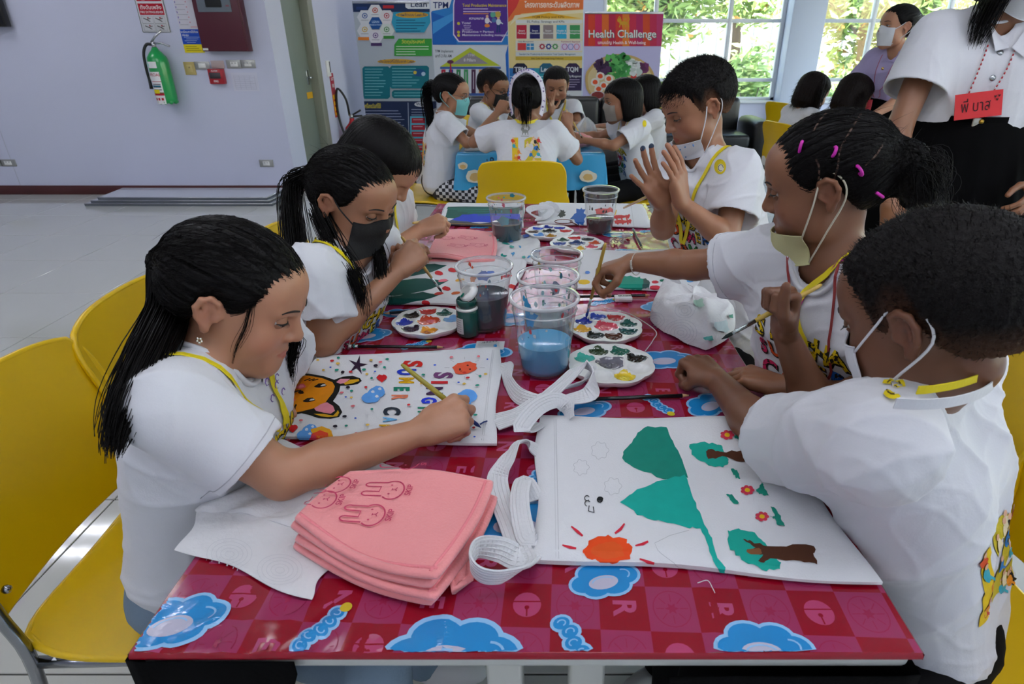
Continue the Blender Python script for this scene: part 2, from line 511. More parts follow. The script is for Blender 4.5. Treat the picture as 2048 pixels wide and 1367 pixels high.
# notice with blue and yellow field
r, a, c = flat_sign('wall_notice', 'paper notice with blue and yellow fields beside the red panel', 'notice', 1085, 1201, 308, 1.86, .003, M('paper_white', '#d8d5dd', .6))
wd2 = c.x - a.x; ax = a.x; az = a.z
d = Decal(lambda x, y, l: Vector((ax + x * wd2, WL_Y - .0032 - l, az + y * wd2)))
d.rect(0, 0, 1, .38, yel); d.rect(0, .38, 1, 1.05, ink('#1f4db4'))
for k in range(3): d.line([(.1, .1 + .09 * k), (.85 - .1 * k, .1 + .09 * k)], .025, ink('#8f8420'))
d.text('ระเบียบการใช้ห้อง', .45, .93, .14, whi, wfit=.85); d.text('ประชุม', .22, .79, .13, whi)
for k in range(4): d.line([(.12 + .1 * (k % 2), .7 - .08 * k), (.9 - .08 * k, .7 - .08 * k)], .025, ink('#9db3e2'))
for k in range(9):
    d.line([(.08, 1.25 + .22 * k), (.5 + .04 * (k % 3), 1.25 + .22 * k)], .02, ink('#a8a6ae')); d.poly(blob(.08, 1.35 + .22 * k, .02, .05), ink('#6c62b4')); d.poly(blob(.6, 1.36 + .22 * k, .03, .02), ink('#d06070'))
d.line([(.6, 1.15), (.92, 1.15)], .03, ink('#e08a90'))
d.build('print', r)
# fire alarm control panel
a, c = W1(1222, 300), W1(1482, 298)
m_pan = M('panel_red', '#4c1022', .4)
r = thing('alarm_panel', 'dark red fire alarm control panel with grey display on the left wall', 'control panel', (a.x, WL_Y, a.z))
px0, px1, pz = a.x, c.x, a.z; pw = px1 - px0
b = MB(); b.rbox((px0, WL_Y - .1, pz), (px1, WL_Y - .0005, 1.86), .004, m_pan); b.build('cabinet', r)
b = MB(); b.rbox((px0 + .004, WL_Y - .112, pz + .004), (px1 - .004, WL_Y - .1, 1.855), .003, m_pan); b.build('cabinet_door', r)
b = MB(); b.rbox((px0 + .11 * pw, WL_Y - .119, pz + .30), (px0 + .83 * pw, WL_Y - .112, pz + .60), .003, M('panel_grey', '#67707a', .4)); bz = b.build('fascia', r)
b = MB(); b.rbox((px0 + .30 * pw, WL_Y - .127, pz + .335), (px0 + .64 * pw, WL_Y - .119, pz + .58), .006, m_black); b.build('bezel', bz)
b = MB(); b.rbox((px0 + .41 * pw, WL_Y - .129, pz + .43), (px0 + .62 * pw, WL_Y - .127, pz + .53), .001, M('lcd', '#6f8468', .25)); b.build('display', bz)
b = MB(); b.lathe([(0, 0), (.007, 0), (.007, .006), (0, .006)], m_black, 12, fn=lambda p: Vector((p.x + px0 + .88 * pw, WL_Y - .112 - p.z, p.y + pz + .42))); b.build('lock', r)
b = MB(); b.box((px0 + .01, WL_Y - .1135, pz + .008), (px0 + .055, WL_Y - .112, pz + .025), m_white); b.build('rating_plate', r)
d = Decal(lambda x, y, l: Vector((px0 + x * pw, WL_Y - .1192 - l, pz + y)))
d.text('FIRE ALARM', .2, .575, .018, blk); d.text('CONTROL', .76, .345, .016, red); d.build('print', bz)
# plates
def plate(name, label, cat, x0, y0, x1, y1, mat, holes=2, off=.009, hm=None):
    a, c = W1(x0, y1), W1(x1, y0)
    r = thing(name, label, cat, ((a.x + c.x) / 2, WL_Y, a.z))
    b = MB(); b.rbox((a.x, WL_Y - off, a.z), (c.x, WL_Y - .0005, c.z), .003, mat); b.build('plate', r)
    ww = c.x - a.x; hh = c.z - a.z
    b = MB(); b.rbox((a.x + .26 * ww, WL_Y - off - .003, a.z + .22 * hh), (c.x - .26 * ww, WL_Y - off, c.z - .22 * hh), .0015, hm or m_white, 1); q = b.build('insert', r)
    b = MB()
    for k in range(holes):
        x = a.x + ww * (.5 + (k - (holes - 1) / 2) * .2); z = (a.z + c.z) / 2
        b.box((x - .006, WL_Y - off - .0036, z + .002), (x - .003, WL_Y - off - .003, z + .014), m_black); b.box((x + .003, WL_Y - off - .0036, z + .002), (x + .006, WL_Y - off - .003, z + .014), m_black)
    if holes: b.build('slots', q)
    return r
m_plate = M('brushed_plate', '#a9a9a4', .35, metal=.7)
plate('wall_socket', 'brushed metal wall socket low on the left wall near the corner', 'socket', 1524, 934, 1597, 976, m_plate)
plate('wall_socket', 'brushed metal wall socket low on the left wall below the television', 'socket', 14, 932, 88, 972, m_plate)
plate('wall_socket', 'brushed metal wall socket cut by the left picture edge', 'socket', -66, 932, 8, 972, m_plate)
plate('light_switch', 'brushed metal light switch beside the cream plate', 'switch', 1146, 360, 1224, 406, m_plate, 0)
plate('double_switch', 'brushed metal switch plate right of the red call point, first of two', 'switch', 1332, 350, 1412, 400, m_plate, 2)
plate('double_switch', 'brushed metal switch plate nearest the door corner, second of two', 'switch', 1414, 350, 1491, 398, m_plate, 3)
plate('cream_plate', 'cream upright blank plate under the blue notice', 'plate', 1090, 362, 1136, 438, M('cream', '#b9a566', .5), 1, hm=M('cream2', '#c2af72', .5))
# call point
a, c = W1(1246, 490), W1(1312, 402)
r = thing('fire_call_point', 'small red fire alarm call box under a switch plate', 'alarm box', (a.x, WL_Y, a.z))
m_cp = M('call_red', '#a51828', .35)
b = MB(); b.rbox((a.x, WL_Y - .05, a.z), (c.x, WL_Y - .0005, c.z), .005, m_cp); b.build('box', r)
b = MB(); b.rbox((a.x + .012, WL_Y - .056, a.z + .045), (c.x - .022, WL_Y - .05, c.z - .03), .002, M('cp_dark', '#3b3336', .4)); b.build('pull_bar', r)
cpx, cpz = a.x, a.z
d = Decal(lambda x, y, l: Vector((cpx + x, WL_Y - .0502 - l, cpz + y))); d.text('FIRE', .06, .022, .024, whi); d.text('ALARM', .06, c.z - a.z - .016, .018, whi); d.build('print', r)
a, c = W1(1242, 400), W1(1308, 354)
b = MB(); b.rbox((a.x, WL_Y - .008, a.z), (c.x, WL_Y - .0005, c.z), .002, M('pinkish_plate', '#b8a6a4', .4)); o = b.build('cover_plate'); tag(o, 'pale blank cover plate directly above the red call box', 'plate')
a, c = W1(1372, 534), W1(1500, 424)
b = MB(); b.box((a.x, WL_Y - .002, a.z), (c.x, WL_Y - .0005, c.z), M('note_paper', '#cfd0e0', .7)); o = b.build('note_sheet'); tag(o, 'white printed sheet taped below the switch plates', 'paper')
nx, nz = a.x, a.z; nw, nh = c.x - a.x, c.z - a.z
d = Decal(lambda x, y, l: Vector((nx + x * nw, WL_Y - .0022 - l, nz + y * nh)))
for k in range(8): d.line([(.1, .12 + .1 * k), (.9 - .1 * (k % 3), .12 + .1 * k)], .012, ink('#a9a9bd'))
for k in range(5): d.line([(.1 + .2 * k, .1), (.1 + .2 * k, .85)], .01, ink('#b3b3c4'))
d.build('print', o)
# television corner
a = W1(88, 158)
b = MB(); b.rbox((a.x - 1.1, WL_Y - .09, a.z), (a.x, WL_Y - .03, a.z + .65), .008, m_black); o = tag(b.build('television'), 'black flat television high on the left wall', 'television')
b = MB(); b.box((a.x - 1.08, WL_Y - .092, a.z + .02), (a.x - .02, WL_Y - .09, a.z + .63), M('tv_glass', '#07080c', .08)); b.build('screen', o)
b = MB(); b.box((a.x - .7, WL_Y - .03, a.z + .2), (a.x - .4, WL_Y - .0005, a.z + .45), m_black); b.build('bracket', o)

# green extinguisher on the wall
def extinguisher_green():
    base = ony(338, 206, WL_Y - .105); top = ony(309, 100, WL_Y - .105)
    x, y, z0, z1 = base.x - .005, base.y, base.z, top.z
    g = M('ext_green', '#0f9a4c', .3, coat=.3); R = .083; Hh = z1 - z0
    r = thing('green_fire_extinguisher', 'green fire extinguisher with black hose hanging on the left wall', 'fire extinguisher', (x, y, z0))
    b = MB(); b.lathe([(0, .01), (R * .75, 0), (R * .97, .02), (R, .05), (R, Hh - .1), (R * .93, Hh - .06), (R * .6, Hh - .02), (.03, Hh), (.022, Hh + .02), (0, Hh + .02)], g, 32, (x, y, z0)); b.build('cylinder', r)
    b = MB()
    for k in range(9): a = k * 2 * math.pi / 9; b.sphere((x + R * .8 * math.cos(a), y + R * .8 * math.sin(a), z0 + .012), .02, g, 8, 6)
    b.build('foot_ring', r)
    b = MB(); b.lathe([(.014, 0), (.018, .0), (.018, .05), (.0, .05)], m_steel, 12, (x, y, z0 + Hh + .015))
    b.tube([(x - .01, y - .01, z0 + Hh + .06), (x + .03, y - .01, z0 + Hh + .1), (x + .1, y - .01, z0 + Hh + .15)], .009, m_steel); b.tube([(x, y - .01, z0 + Hh + .05), (x + .07, y - .01, z0 + Hh + .055), (x + .14, y - .01, z0 + Hh + .03)], .008, m_steel); b.build('valve_handle', r)
    b = MB(); b.tube(catmull([(x - .015, y, z0 + Hh + .045), (x - .06, y - .01, z0 + Hh + .04), (x - .095, y - .02, z0 + Hh - .03), (x - .1, y - .03, z0 + Hh - .15), (x - .098, y - .03, z0 + Hh - .24)]), .012, m_black); b.build('hose', r)
    b = MB(); b.tube([(x - .098, y - .03, z0 + Hh - .24), (x - .094, y - .04, z0 + .12)], [.012, .014], m_black); b.build('nozzle', r)
    def cyl(u, v, l): a = -math.pi / 2 + u / R; return Vector((x + (R + .0012 + l) * math.cos(a), y + (R + .0012 + l) * math.sin(a), z0 + v))
    d = Decal(cyl, cut=.02)
    d.rect(-.07, Hh - .43, .03, Hh - .17, whi); d.rect(-.065, Hh - .25, .03, Hh - .245, red); d.text('SPECIAL', -.02, Hh - .195, .032, red)
    for k in range(3): d.line([(-.06, Hh - .27 - .022 * k), (.02, Hh - .27 - .022 * k)], .007, ink('#50505a'))
    d.rect(-.07, Hh - .36, .03, Hh - .335, red); d.rect(-.07, Hh - .345, .03, Hh - .335, ink('#6b4a2a'))
    for k in range(3): d.rect(-.06 + .03 * k, Hh - .40, -.042 + .03 * k, Hh - .38, red)
    d.rect(-.05, z1 - z0 - .14, -.005 + .03, Hh - .09, whi); d.poly(blob(-.055, Hh - .115, .015, .015), ink('#9ed0c8'))
    d.rect(-.06, .085, -.0, .115, yel); d.rect(-.06, .14, .02, .15, ink('#1d6f8a'))
    d.build('label_print', r)
    b = MB(); b.box((x - .105, y - .03, z0 + .19), (x - .06, y - .027, z0 + Hh - .2), m_white); b.build('inspection_card', r)
    b = MB(); b.box((x - .03, y + R - .003, z0 + Hh - .15), (x + .03, WL_Y - .0005, z0 + Hh - .06), m_steel); b.build('wall_bracket', r)
extinguisher_green()

# side-wall items past the door
b = MB(); b.rbox((WL_X, 7.3, .99), (WL_X + .02, 7.40, 1.15), .004, m_white); r = tag(b.build('access_reader'), 'small white wall device with black strip past the door', 'wall device')
b = MB(); b.box((WL_X + .02, 7.37, 1.03), (WL_X + .022, 7.395, 1.14), m_black); b.build('black_strip', r)
b = MB(); b.box((WL_X, 7.38, .56), (WL_X + .006, 7.50, 1.02), M('strip_red', '#b02436', .5)); r = tag(b.build('extinguisher_sign'), 'narrow red and yellow sign above the red extinguisher', 'sign')
d = Decal(lambda x, y, l: Vector((WL_X + .0062 + l, 7.38 + x, .56 + y)))
d.rect(.0, .02, .12, .24, ink('#e0a41c'))
for k in range(3): d.line([(.02, .06 + .06 * k), (.1, .06 + .06 * k)], .02, red)
d.text('FIRE', .06, .33, .05, whi); d.text('EXIT', .06, .4, .045, whi); d.build('print', r)
def extinguisher_red():
    g = M('ext_red', '#b3101c', .25, coat=.4); x, y = -2.27, 7.5; R = .1
    r = thing('red_fire_extinguisher', 'red fire extinguisher with black hose on the floor by the door', 'fire extinguisher', (x, y, 0))
    b = MB(); b.lathe([(0, .002), (R * .9, 0), (R, .02), (R, .38), (R * .85, .44), (R * .4, .49), (.03, .51), (.025, .54), (0, .54)], g, 28, (x, y, 0)); b.build('cylinder', r)
    b = MB(); b.lathe([(0, 0), (.025, 0), (.025, .05), (0, .05)], m_steel, 12, (x, y, .535)); b.tube([(x, y, .57), (x + .12, y - .02, .63)], .01, m_black); b.tube([(x, y, .56), (x + .13, y - .02, .57)], .01, m_black); b.build('valve_handle', r)
    b = MB(); b.tube(catmull([(x - .02, y, .57), (x - .03, y - .03, .75), (x - .1, y - .06, .86), (x - .13, y - .06, .7), (x - .12, y - .06, .5), (x - .07, y - .1, .35), (x - .05, y - .11, .2)]), .013, m_black); b.build('hose', r)
    d = Decal(lambda u, v, l: Vector((x + (R + .001 + l) * math.cos(-1.2 + u / R), y + (R + .001 + l) * math.sin(-1.2 + u / R), v)), cut=.02)
    d.rect(-.06, .2, .06, .28, ink('#c79a3a')); d.rect(-.06, .14, .06, .18, whi); d.build('label_print', r)
extinguisher_red()

# flat panels stacked on the floor
m_pan1 = M('board_white', '#c9ccd6', .15); m_edge = M('board_edge', '#6f757c', .3, metal=.5)
def panel_stack():
    P = [onz(170, 412, .0), onz(545, 412, .0), onz(605, 380, .0), onz(250, 380, .0)]
    for k, (dx, dy, lab) in enumerate(((0, 0, 'lowest of the three white panels lying on the floor by the left wall'), (.05, .02, 'middle one of the three white panels lying on the floor by the left wall'), (.1, .05, 'topmost of the three white panels lying on the floor by the left wall'))):
        z0, z1 = .0005 + .022 * k, .0205 + .022 * k
        b = MB(); vs = []
        for z in (z0, z1):
            for i, p in enumerate(P): vs.append((p.x + dx * (1 if i in (0, 3) else -.6), p.y + dy * (1 if i < 2 else 0), z))
        b.add(vs, [(3, 2, 1, 0), (4, 5, 6, 7)], m_pan1); b.add(vs, [(0, 1, 5, 4), (1, 2, 6, 5), (2, 3, 7, 6), (3, 0, 4, 7)], m_edge)
        o = b.build('floor_panel'); tag(o, lab, 'panel', 'flat panels stacked on the floor')
        b = MB()
        q = [Vector(v) for v in vs[4:]]
        for a_, c_ in ((0, 1), (1, 2)):
            b.tube([q[a_] + Vector((0, 0, .0)), q[c_] + Vector((0, 0, .0))], .004, m_steel, 6)
        b.build('edge_trim', o)
panel_stack()

# ------------------------------------------------------------------ outside
m_leafs = [M('leaf_a', '#98b868', .5, var=.3, vscale=30), M('leaf_b', '#aec878', .5, var=.3, vscale=30), M('leaf_c', '#cbd694', .5), M('leaf_o', '#d6a050', .5)]
for m in m_leafs:
    m.node_tree.nodes['Principled BSDF'].inputs['Transmission Weight'].default_value = 0
m_bark = M('bark', '#6a5a48', .9, bump=.4, bscale=20)
def foliage(center, rad, n, size, mats, seed):
    r = random.Random(seed); b = MB()
    cl = [(Vector((r.gauss(0, .5), r.gauss(0, .5), r.gauss(0, .45))), r.uniform(.25, .5)) for _ in range(14)]
    for _ in range(n):
        c, q = r.choice(cl)
        p = Vector((r.gauss(0, q), r.gauss(0, q), r.gauss(0, q * .8))) * .8 + c
        p = Vector((p.x * rad[0], p.y * rad[1], p.z * rad[2])) + Vector(center)
        a = Vector((r.gauss(0, 1), r.gauss(0, 1), r.gauss(0, .6))).normalized(); e = a.orthogonal().normalized(); s_ = size * r.uniform(.6, 1.4)
        nn = a.cross(e) * .15 * s_
        b.add([p - a * s_, p + e * s_ * .38 + nn, p + a * s_, p - e * s_ * .38 + nn], [(0, 1, 2), (0, 2, 3)], mats[r.choice((0, 0, 1, 1, 2)) if r.random() > .04 else -1])
    return b
def tree(x, y, h, rad, n, label, seed, size=.11):
    r = thing('tree', label, 'tree', (x, y, -.1))
    b = MB(); rr = random.Random(seed)
    b.tube(catmull([(x, y, -.1), (x + .06, y, h * .25), (x - .04, y, h * .5), (x, y, h * .72)]), [.13 - .08 * i / 18 for i in range(19)], m_bark, 8); b.build('trunk', r)
    for k in range(6):
        a = rr.uniform(0, 6.28); z0 = h * rr.uniform(.35, .6)
        b = MB(); b.tube(catmull([(x, y, z0), (x + .5 * math.cos(a), y + .5 * math.sin(a), z0 + .5), (x + 1.1 * math.cos(a), y + 1.1 * math.sin(a), z0 + .8)], 4), [.05, .045, .04, .035, .03, .025, .02, .015, .012], m_bark, 6); b.build('branch', r)
    o = foliage((x, y, h * .72), rad, n, size, m_leafs, seed).build('foliage', r); stuff(o)
tree(1.9, 13.2, 3.4, (1.5, 1.2, 1.1), 8000, 'pale green tree outside behind the first window', 11)
tree(4.0, 14.6, 4.6, (1.3, 1.2, 1.5), 7000, 'tall green tree outside to the left of the column', 12)
tree(6.3, 13.6, 3.3, (1.25, 1.1, 1.2), 9000, 'tree with orange blossom outside behind the lilac shirt', 13)
tree(9.6, 14.5, 3.8, (1.6, 1.2, 1.4), 7000, 'leafy tree outside at the right picture edge', 14)
tree(.2, 15.2, 4.6, (1.5, 1.2, 1.5), 4500, 'tree outside showing above the tallest banners', 15)
def shrub(x, y, rad, n, label, seed):
    r = thing('shrub', label, 'shrub', (x, y, -.1))
    b = MB()
    for k in range(5): b.tube([(x, y, -.1), (x + .25 * math.cos(k * 1.3), y + .2 * math.sin(k * 1.3), rad[2] * 1.1)], [.02, .008], m_bark, 6)
    b.build('stems', r)
    o = foliage((x, y, rad[2] * .8), rad, n, .085, m_leafs[:3] + [m_leafs[1]], seed).build('foliage', r); stuff(o)
shrub(3.35, 11.0, (.5, .4, .62), 1500, 'round bright green shrub outside left of the column', 21)
shrub(1.7, 11.2, (.45, .4, .3), 800, 'low shrub outside under the first window', 22)
shrub(4.9, 11.2, (.5, .4, .45), 900, 'low shrub outside right of the column', 23)
shrub(7.0, 11.2, (.6, .4, .5), 1000, 'green shrub outside at the far right', 24)
b = MB(); b.box((-25, 9.25, -.3), (30, 45, -.1), M('paving', '#c9c6bd', .8, var=.1, vscale=1)); g = struct(b.build('ground'))
r = thing('garden_building', 'grey building with tall slats seen through the trees', 'building', (4, 19, -.1))
b = MB(); b.box((-6, 19, -.1), (16, 24, 6.5), M('facade', '#8b8f90', .7, var=.05)); b.build('facade', r)
for k in range(44):
    b = MB(); x = -5.8 + k * .5; b.box((x, 18.85, .5), (x + .22, 19, 5.5), M('slat_grey', '#767c80', .6)); b.build('slat', r)
b = MB(); b.box((-2, 12.5, -.1), (9, 12.6, .34), M('planter', '#d8d5cc', .7)); o = b.build('planter_wall'); tag(o, 'pale low planter wall outside along the windows', 'planter')
# ================================================================== tables and chairs
T = .73
m_lam = M('table_laminate', '#b9bcb8', .35)
m_leg = M('table_leg_white', '#c9cbc4', .4)
m_undercloth = M('black_cloth', '#050506', .95, spec=.08, bump=.1, bscale=200)
X0, X1, Y0, Y1 = -.437, .392, .432, 2.44
r = thing('work_table', 'long front work table with pale grey edge and white legs', 'table', (0, 1.4, 0))
b = MB(); b.rbox((X0 + .004, Y0 + .004, T - .032), (X1 - .004, Y1, T - .005), .009, m_lam, 3); b.build('tabletop', r)
for x in (-.085, .03):
    for y in (.56, 1.36, 1.46, 2.3):
        b = MB(); b.rbox((x, y, 0), (x + .05, y + .05, T - .034), .005, m_leg); b.build('leg', r)
for x in (-.06, .055):
    b = MB(); b.rbox((x - .015, .6, T - .09), (x + .015, 2.3, T - .035), .004, m_leg); b.build('rail', r)
# black cloth hanging at the two long sides and round the front corners
def skirt(side):
    b = MB(); x = X0 if side < 0 else X1
    fx = (-.265 if side < 0 else .13)
    def fn(u, v):
        # u runs from the front inner end round the corner to the far end
        top = T - (.007 if side < 0 else .03)
        if u < .25:
            k = u / .25; px = fx + (x - fx) * k; py = Y0 - .004; drop = .02 + .3 * k ** .8
        else:
            k = (u - .25) / .75; px = x; py = Y0 - .004 + (Y1 - Y0) * k; drop = .32
        z = top - drop * v
        wv = .006 * math.sin(u * 60) * v
        if u < .25: return Vector((px, py - .002 - abs(wv), z))
        return Vector((px + side * (.004 + abs(wv)), py, z))
    b.grid(81, 8, fn, m_undercloth, True); b.grid(81, 8, lambda u, v: fn(u, v) + Vector((-side * .001, .001, 0)), m_undercloth, True)
    return b
for sd, lab in ((-1, 'black cloth hanging down the left side of the front table'), (1, 'black cloth hanging down the right side of the front table')):
    tag(skirt(sd).build('undercloth'), lab, 'cloth')

# printed plastic tablecloth
CA = math.radians(-1.9)
m_red = M('cloth_red', '#8e0a20', .16, spec=.5, bump=.02, bscale=12)
m_pink = M('cloth_pink', '#983058', .16, spec=.5, bump=.02, bscale=12)
SQX, SQY = .0545, .0605
def sq(x, y):
    a = x - .005; c = y - .522
    xx = (a * math.cos(CA) + c * math.sin(CA)) / SQX; yy = (-a * math.sin(CA) + c * math.cos(CA)) / SQY
    return xx, yy
def unsq(xx, yy):
    a, c = xx * SQX, yy * SQY
    return a * math.cos(CA) - c * math.sin(CA) + .005, a * math.sin(CA) + c * math.cos(CA) + .522
def cz(x, y):
    z = T
    for f, q in ((x + .11, 1), (x - .18, 1)): z += .0016 * math.exp(-(f / .006) ** 2)
    for f in (y - .60, y - .95, y - 1.3, y - 1.65, y - 2.0): z += .0016 * math.exp(-(f / .006) ** 2)
    near = math.exp(-((x + .30) / .13) ** 2) * max(0, 1 - (y - .43) / .16)
    z += near * (.0020 * math.sin(x * 150 + 2.5 * math.sin(y * 60)) + .0012 * math.sin(x * 90 - y * 140))
    far = math.exp(-((x - .3) / .12) ** 2) * max(0, (y - 1.55) / .8)
    z += far * .0010 * math.sin(x * 120 + 3 * math.sin(y * 40))
    z += .0008 * math.sin(x * 23 + 1.3 * math.sin(y * 17)) * math.sin(y * 19)
    return z
# check pattern: every square is its own patch of the printed sheet
b = MB()
NU = 4
ys = [Y0 + (Y1 - Y0) * k / 220 for k in range(221)]; xs_ = [X0 + (X1 - X0) * k / 110 for k in range(111)]
me_v = {}
def cpt(x, y): return (x, y, cz(x, y))
i0, i1, j0, j1 = -10, 10, -3, 34
vid = {}; V = []; F = []; FM = []
def vget(a, c):
    k = (a, c)
    if k not in vid:
        x, y = unsq(a / NU, c / NU)
        x = min(max(x, X0), X1); y = min(max(y, Y0), Y1)
        vid[k] = len(V); V.append(cpt(x, y))
    return vid[k]
for i in range(i0, i1):
    for j in range(j0, j1):
        for p in range(NU):
            for q in range(NU):
                a, c = i * NU + p, j * NU + q
                f = (vget(a, c), vget(a + 1, c), vget(a + 1, c + 1), vget(a, c + 1))
                P = [V[k] for k in f]
                ar = abs((P[2][0] - P[0][0]) * (P[3][1] - P[1][1]) - (P[3][0] - P[1][0]) * (P[2][1] - P[0][1]))
                if ar < 1e-9: continue
                F.append(f); FM.append((i + j) % 2)
b.v = V; b.f = F; b.m = FM; b.mats = [m_red, m_pink]; b.sm = [True] * len(F)
# lip at front and right
n0 = 60
for (pa, pc, nn, dz) in (((X0, Y0), (X1, Y0), (0, -1), .007), ((X1, Y0), (X1, Y1), (1, 0), .012), ((X0, Y0), (X0, Y1), (-1, 0), .012), ((X0, Y1), (X1, Y1), (0, 1), .012)):
    vs = []
    for k in range(n0 + 1):
        x = pa[0] + (pc[0] - pa[0]) * k / n0; y = pa[1] + (pc[1] - pa[1]) * k / n0
        vs += [(x, y, cz(x, y)), (x + nn[0] * .003, y + nn[1] * .003, cz(x, y) - .003), (x + nn[0] * .003, y + nn[1] * .003, T - dz)]
    b.add(vs, [(3 * k, 3 * k + 1, 3 * k + 4, 3 * k + 3) for k in range(n0)] + [(3 * k + 1, 3 * k + 2, 3 * k + 5, 3 * k + 4) for k in range(n0)], m_red, True)
cloth = tag(b.build('tablecloth'), 'shiny red and pink chequered plastic tablecloth on the front table', 'tablecloth')
# print on the cloth
m_let = M('cloth_letter', '#b04670', .2); m_mot = M('cloth_motif', '#962349', .2); m_mot2 = M('cloth_motif_red', '#b03f68', .2)
m_blue = M('cloth_blue', '#1f86c8', .2, coat=.3); m_lblue = M('cloth_light_blue', '#8fbfe6', .2); m_grey = M('cloth_grey', '#b9b6c9', .2); m_cy = M('cloth_yellow', '#c9b22a', .2)
def cloth_fn(x, y, l):
    if not (X0 <= x <= X1 and Y0 <= y <= Y1): return None
    return Vector((x, y, cz(x, y) + l))
d = Decal(cloth_fn, cut=.009, step=.00022)
letters = 'RNRERCENR'
for i in range(i0, i1):
    for j in range(j0, j1):
        x, y = unsq(i + .5, j + .5)
        if not (X0 - .02 < x < X1 + .02 and Y0 - .02 < y < Y1 + .02): continue
        if (i + j) % 2 == 0:
            h_ = (i * 7 + j * 3) % 9
            if h_ % 3 != 2: d.text(letters[h_], x, y, .036, m_let, rot=-math.pi / 2 + CA, bold=.03, lay=1)
            else:
                d.poly(blob(x, y, .016, .017, 20, 0), m_mot2, lay=1); d.line([(x - .017, y + .004), (x + .017, y + .004)], .0018, m_red, lay=2); d.poly(blob(x, y - .004, .0028, .0028, 10, 0), m_red, lay=2); d.line([(x, y - .004), (x, y - .016)], .0018, m_red, lay=2)
        else:
            d.line(arc(x, y, .021, .024, 0, 360, 20), .0012, m_mot, lay=1)
            for k in range(8):
                a = k * math.pi / 4
                d.line([(x + .009 * math.cos(a), y + .009 * math.sin(a)), (x + .018 * math.cos(a), y + .02 * math.sin(a))], .001, m_mot, lay=1)
            d.poly(star(x, y, .008, .004, 6), m_mot, lay=1)
stuff(d.build('check_print', cloth))
# blue cloud badges (plain stand-ins for the printed figures) and word ribbons
d = Decal(cloth_fn, cut=.009, step=.00025); d.k = 3
def cloud(x, y, s, rot, seed):
    rr = random.Random(seed); L = []
    parts = [(0, 0, .95, .6), (.85, .05, .5, .42), (-.85, .0, .5, .4), (.4, .42, .5, .4), (-.4, .45, .55, .42), (.3, -.38, .55, .36), (-.45, -.35, .5, .34)]
    c, q = math.cos(rot), math.sin(rot)
    tr = lambda p: (x + s * (p[0] * c - p[1] * q), y + s * (p[0] * q + p[1] * c))
    for gi, (grow, mat, lay) in enumerate(((.14, m_lblue, 4), (0.02, m_blue, 5))):
        for k, (a, e, f, g) in enumerate(parts): d.poly([tr(p) for p in blob(a, e, f + grow, g + grow, 20, 0, 0, 1)], mat, lay)
    d.poly([tr(p) for p in blob(-.1, -.1, .6, .34, 20, 0)], m_grey, 6); d.line([tr(p) for p in arc(-.1, -.1, .45, .24, 20, 170, 10)], .05 * s, m_lblue, 7); d.line([tr(p) for p in arc(.75, .1, .3, .24, -60, 90, 8)], .06 * s, m_lblue, 7)
def word(x, y, s, rot, seed):
    c, q = math.cos(rot), math.sin(rot)
    tr = lambda p: (x + s * (p[0] * c - p[1] * q), y + s * (p[0] * q + p[1] * c))
    for grow, mat, lay in ((.16, m_lblue, 4), (0, m_blue, 5)):
        for k in range(5): d.poly([tr(p) for p in blob((k - 2) * .62, .12 * math.sin(k * 2), .36 + grow, .44 + grow, 14, 0)], mat, lay)
    for k in range(5): d.line([tr(p) for p in arc((k - 2) * .62, .12 * math.sin(k * 2), .17, .22, 40 * k, 40 * k + 230, 8)], .07 * s, m_lblue, 6)
    d.poly([tr(p) for p in blob(1.75, .0, .34, .34, 14, 0)], m_cy, 6)
for k, (px, py, s, rt, kind) in enumerate([(350, 1245, .038, .3, 'c'), (640, 1260, .020, 1.0, 'w'), (905, 1312, .05, 0, 'c'), (1150, 1285, .022, -1.0, 'w'), (1530, 1300, .036, 0, 'c'),
        (1170, 820, .034, .4, 'c'), (1315, 810, .020, -1.0, 'w'), (1420, 810, .034, .7, 'c'), (1330, 720, .042, .2, 'c'), (1330, 615, .04, 0, 'c'), (1205, 605, .021, .5, 'w'), (965, 705, .042, 0, 'c'), (735, 672, .036, .4, 'c'), (830, 690, .018, .6, 'w'),
        (1030, 640, .04, .2, 'c'), (800, 628, .03, 0, 'c'), (1040, 1050, .05, 0, 'c'), (1090, 940, .02, 1, 'w'), (985, 450, .03, 0, 'c'), (1235, 470, .035, 0, 'c'), (1300, 462, .022, .4, 'w'), (960, 455, .02, 0, 'w'), (1255, 505, .035, 0, 'c'), (1540, 740, .03, 0, 'c'), (1210, 1160, .03, .3, 'c')]):
    p = onz(px, py, T)
    (cloud if kind == 'c' else word)(p.x, p.y, s, rt + CA, k)
stuff(d.build('badge_print', cloth))
b = MB(); p = onz(980, 692, T); b.box((p.x - .03, p.y - .018, T + .0016), (p.x + .03, p.y + .02, T + .0022), M('sticker', '#c9cdd0', .5)); o = b.build('price_sticker', cloth)
d = Decal(lambda x, y, l: Vector((p.x + x, p.y + y, T + .0023 + l)))
for k in range(16): d.rect(-.018 + k * .0022, .008, -.018 + k * .0022 + .0005 + .0008 * ((k * 7) % 3) / 2, .016, ink('#141414'))
for k in range(3): d.line([(-.024, .002 - .006 * k), (.02, .002 - .006 * k)], .0014, ink('#777777'))
d.build('barcode', o)

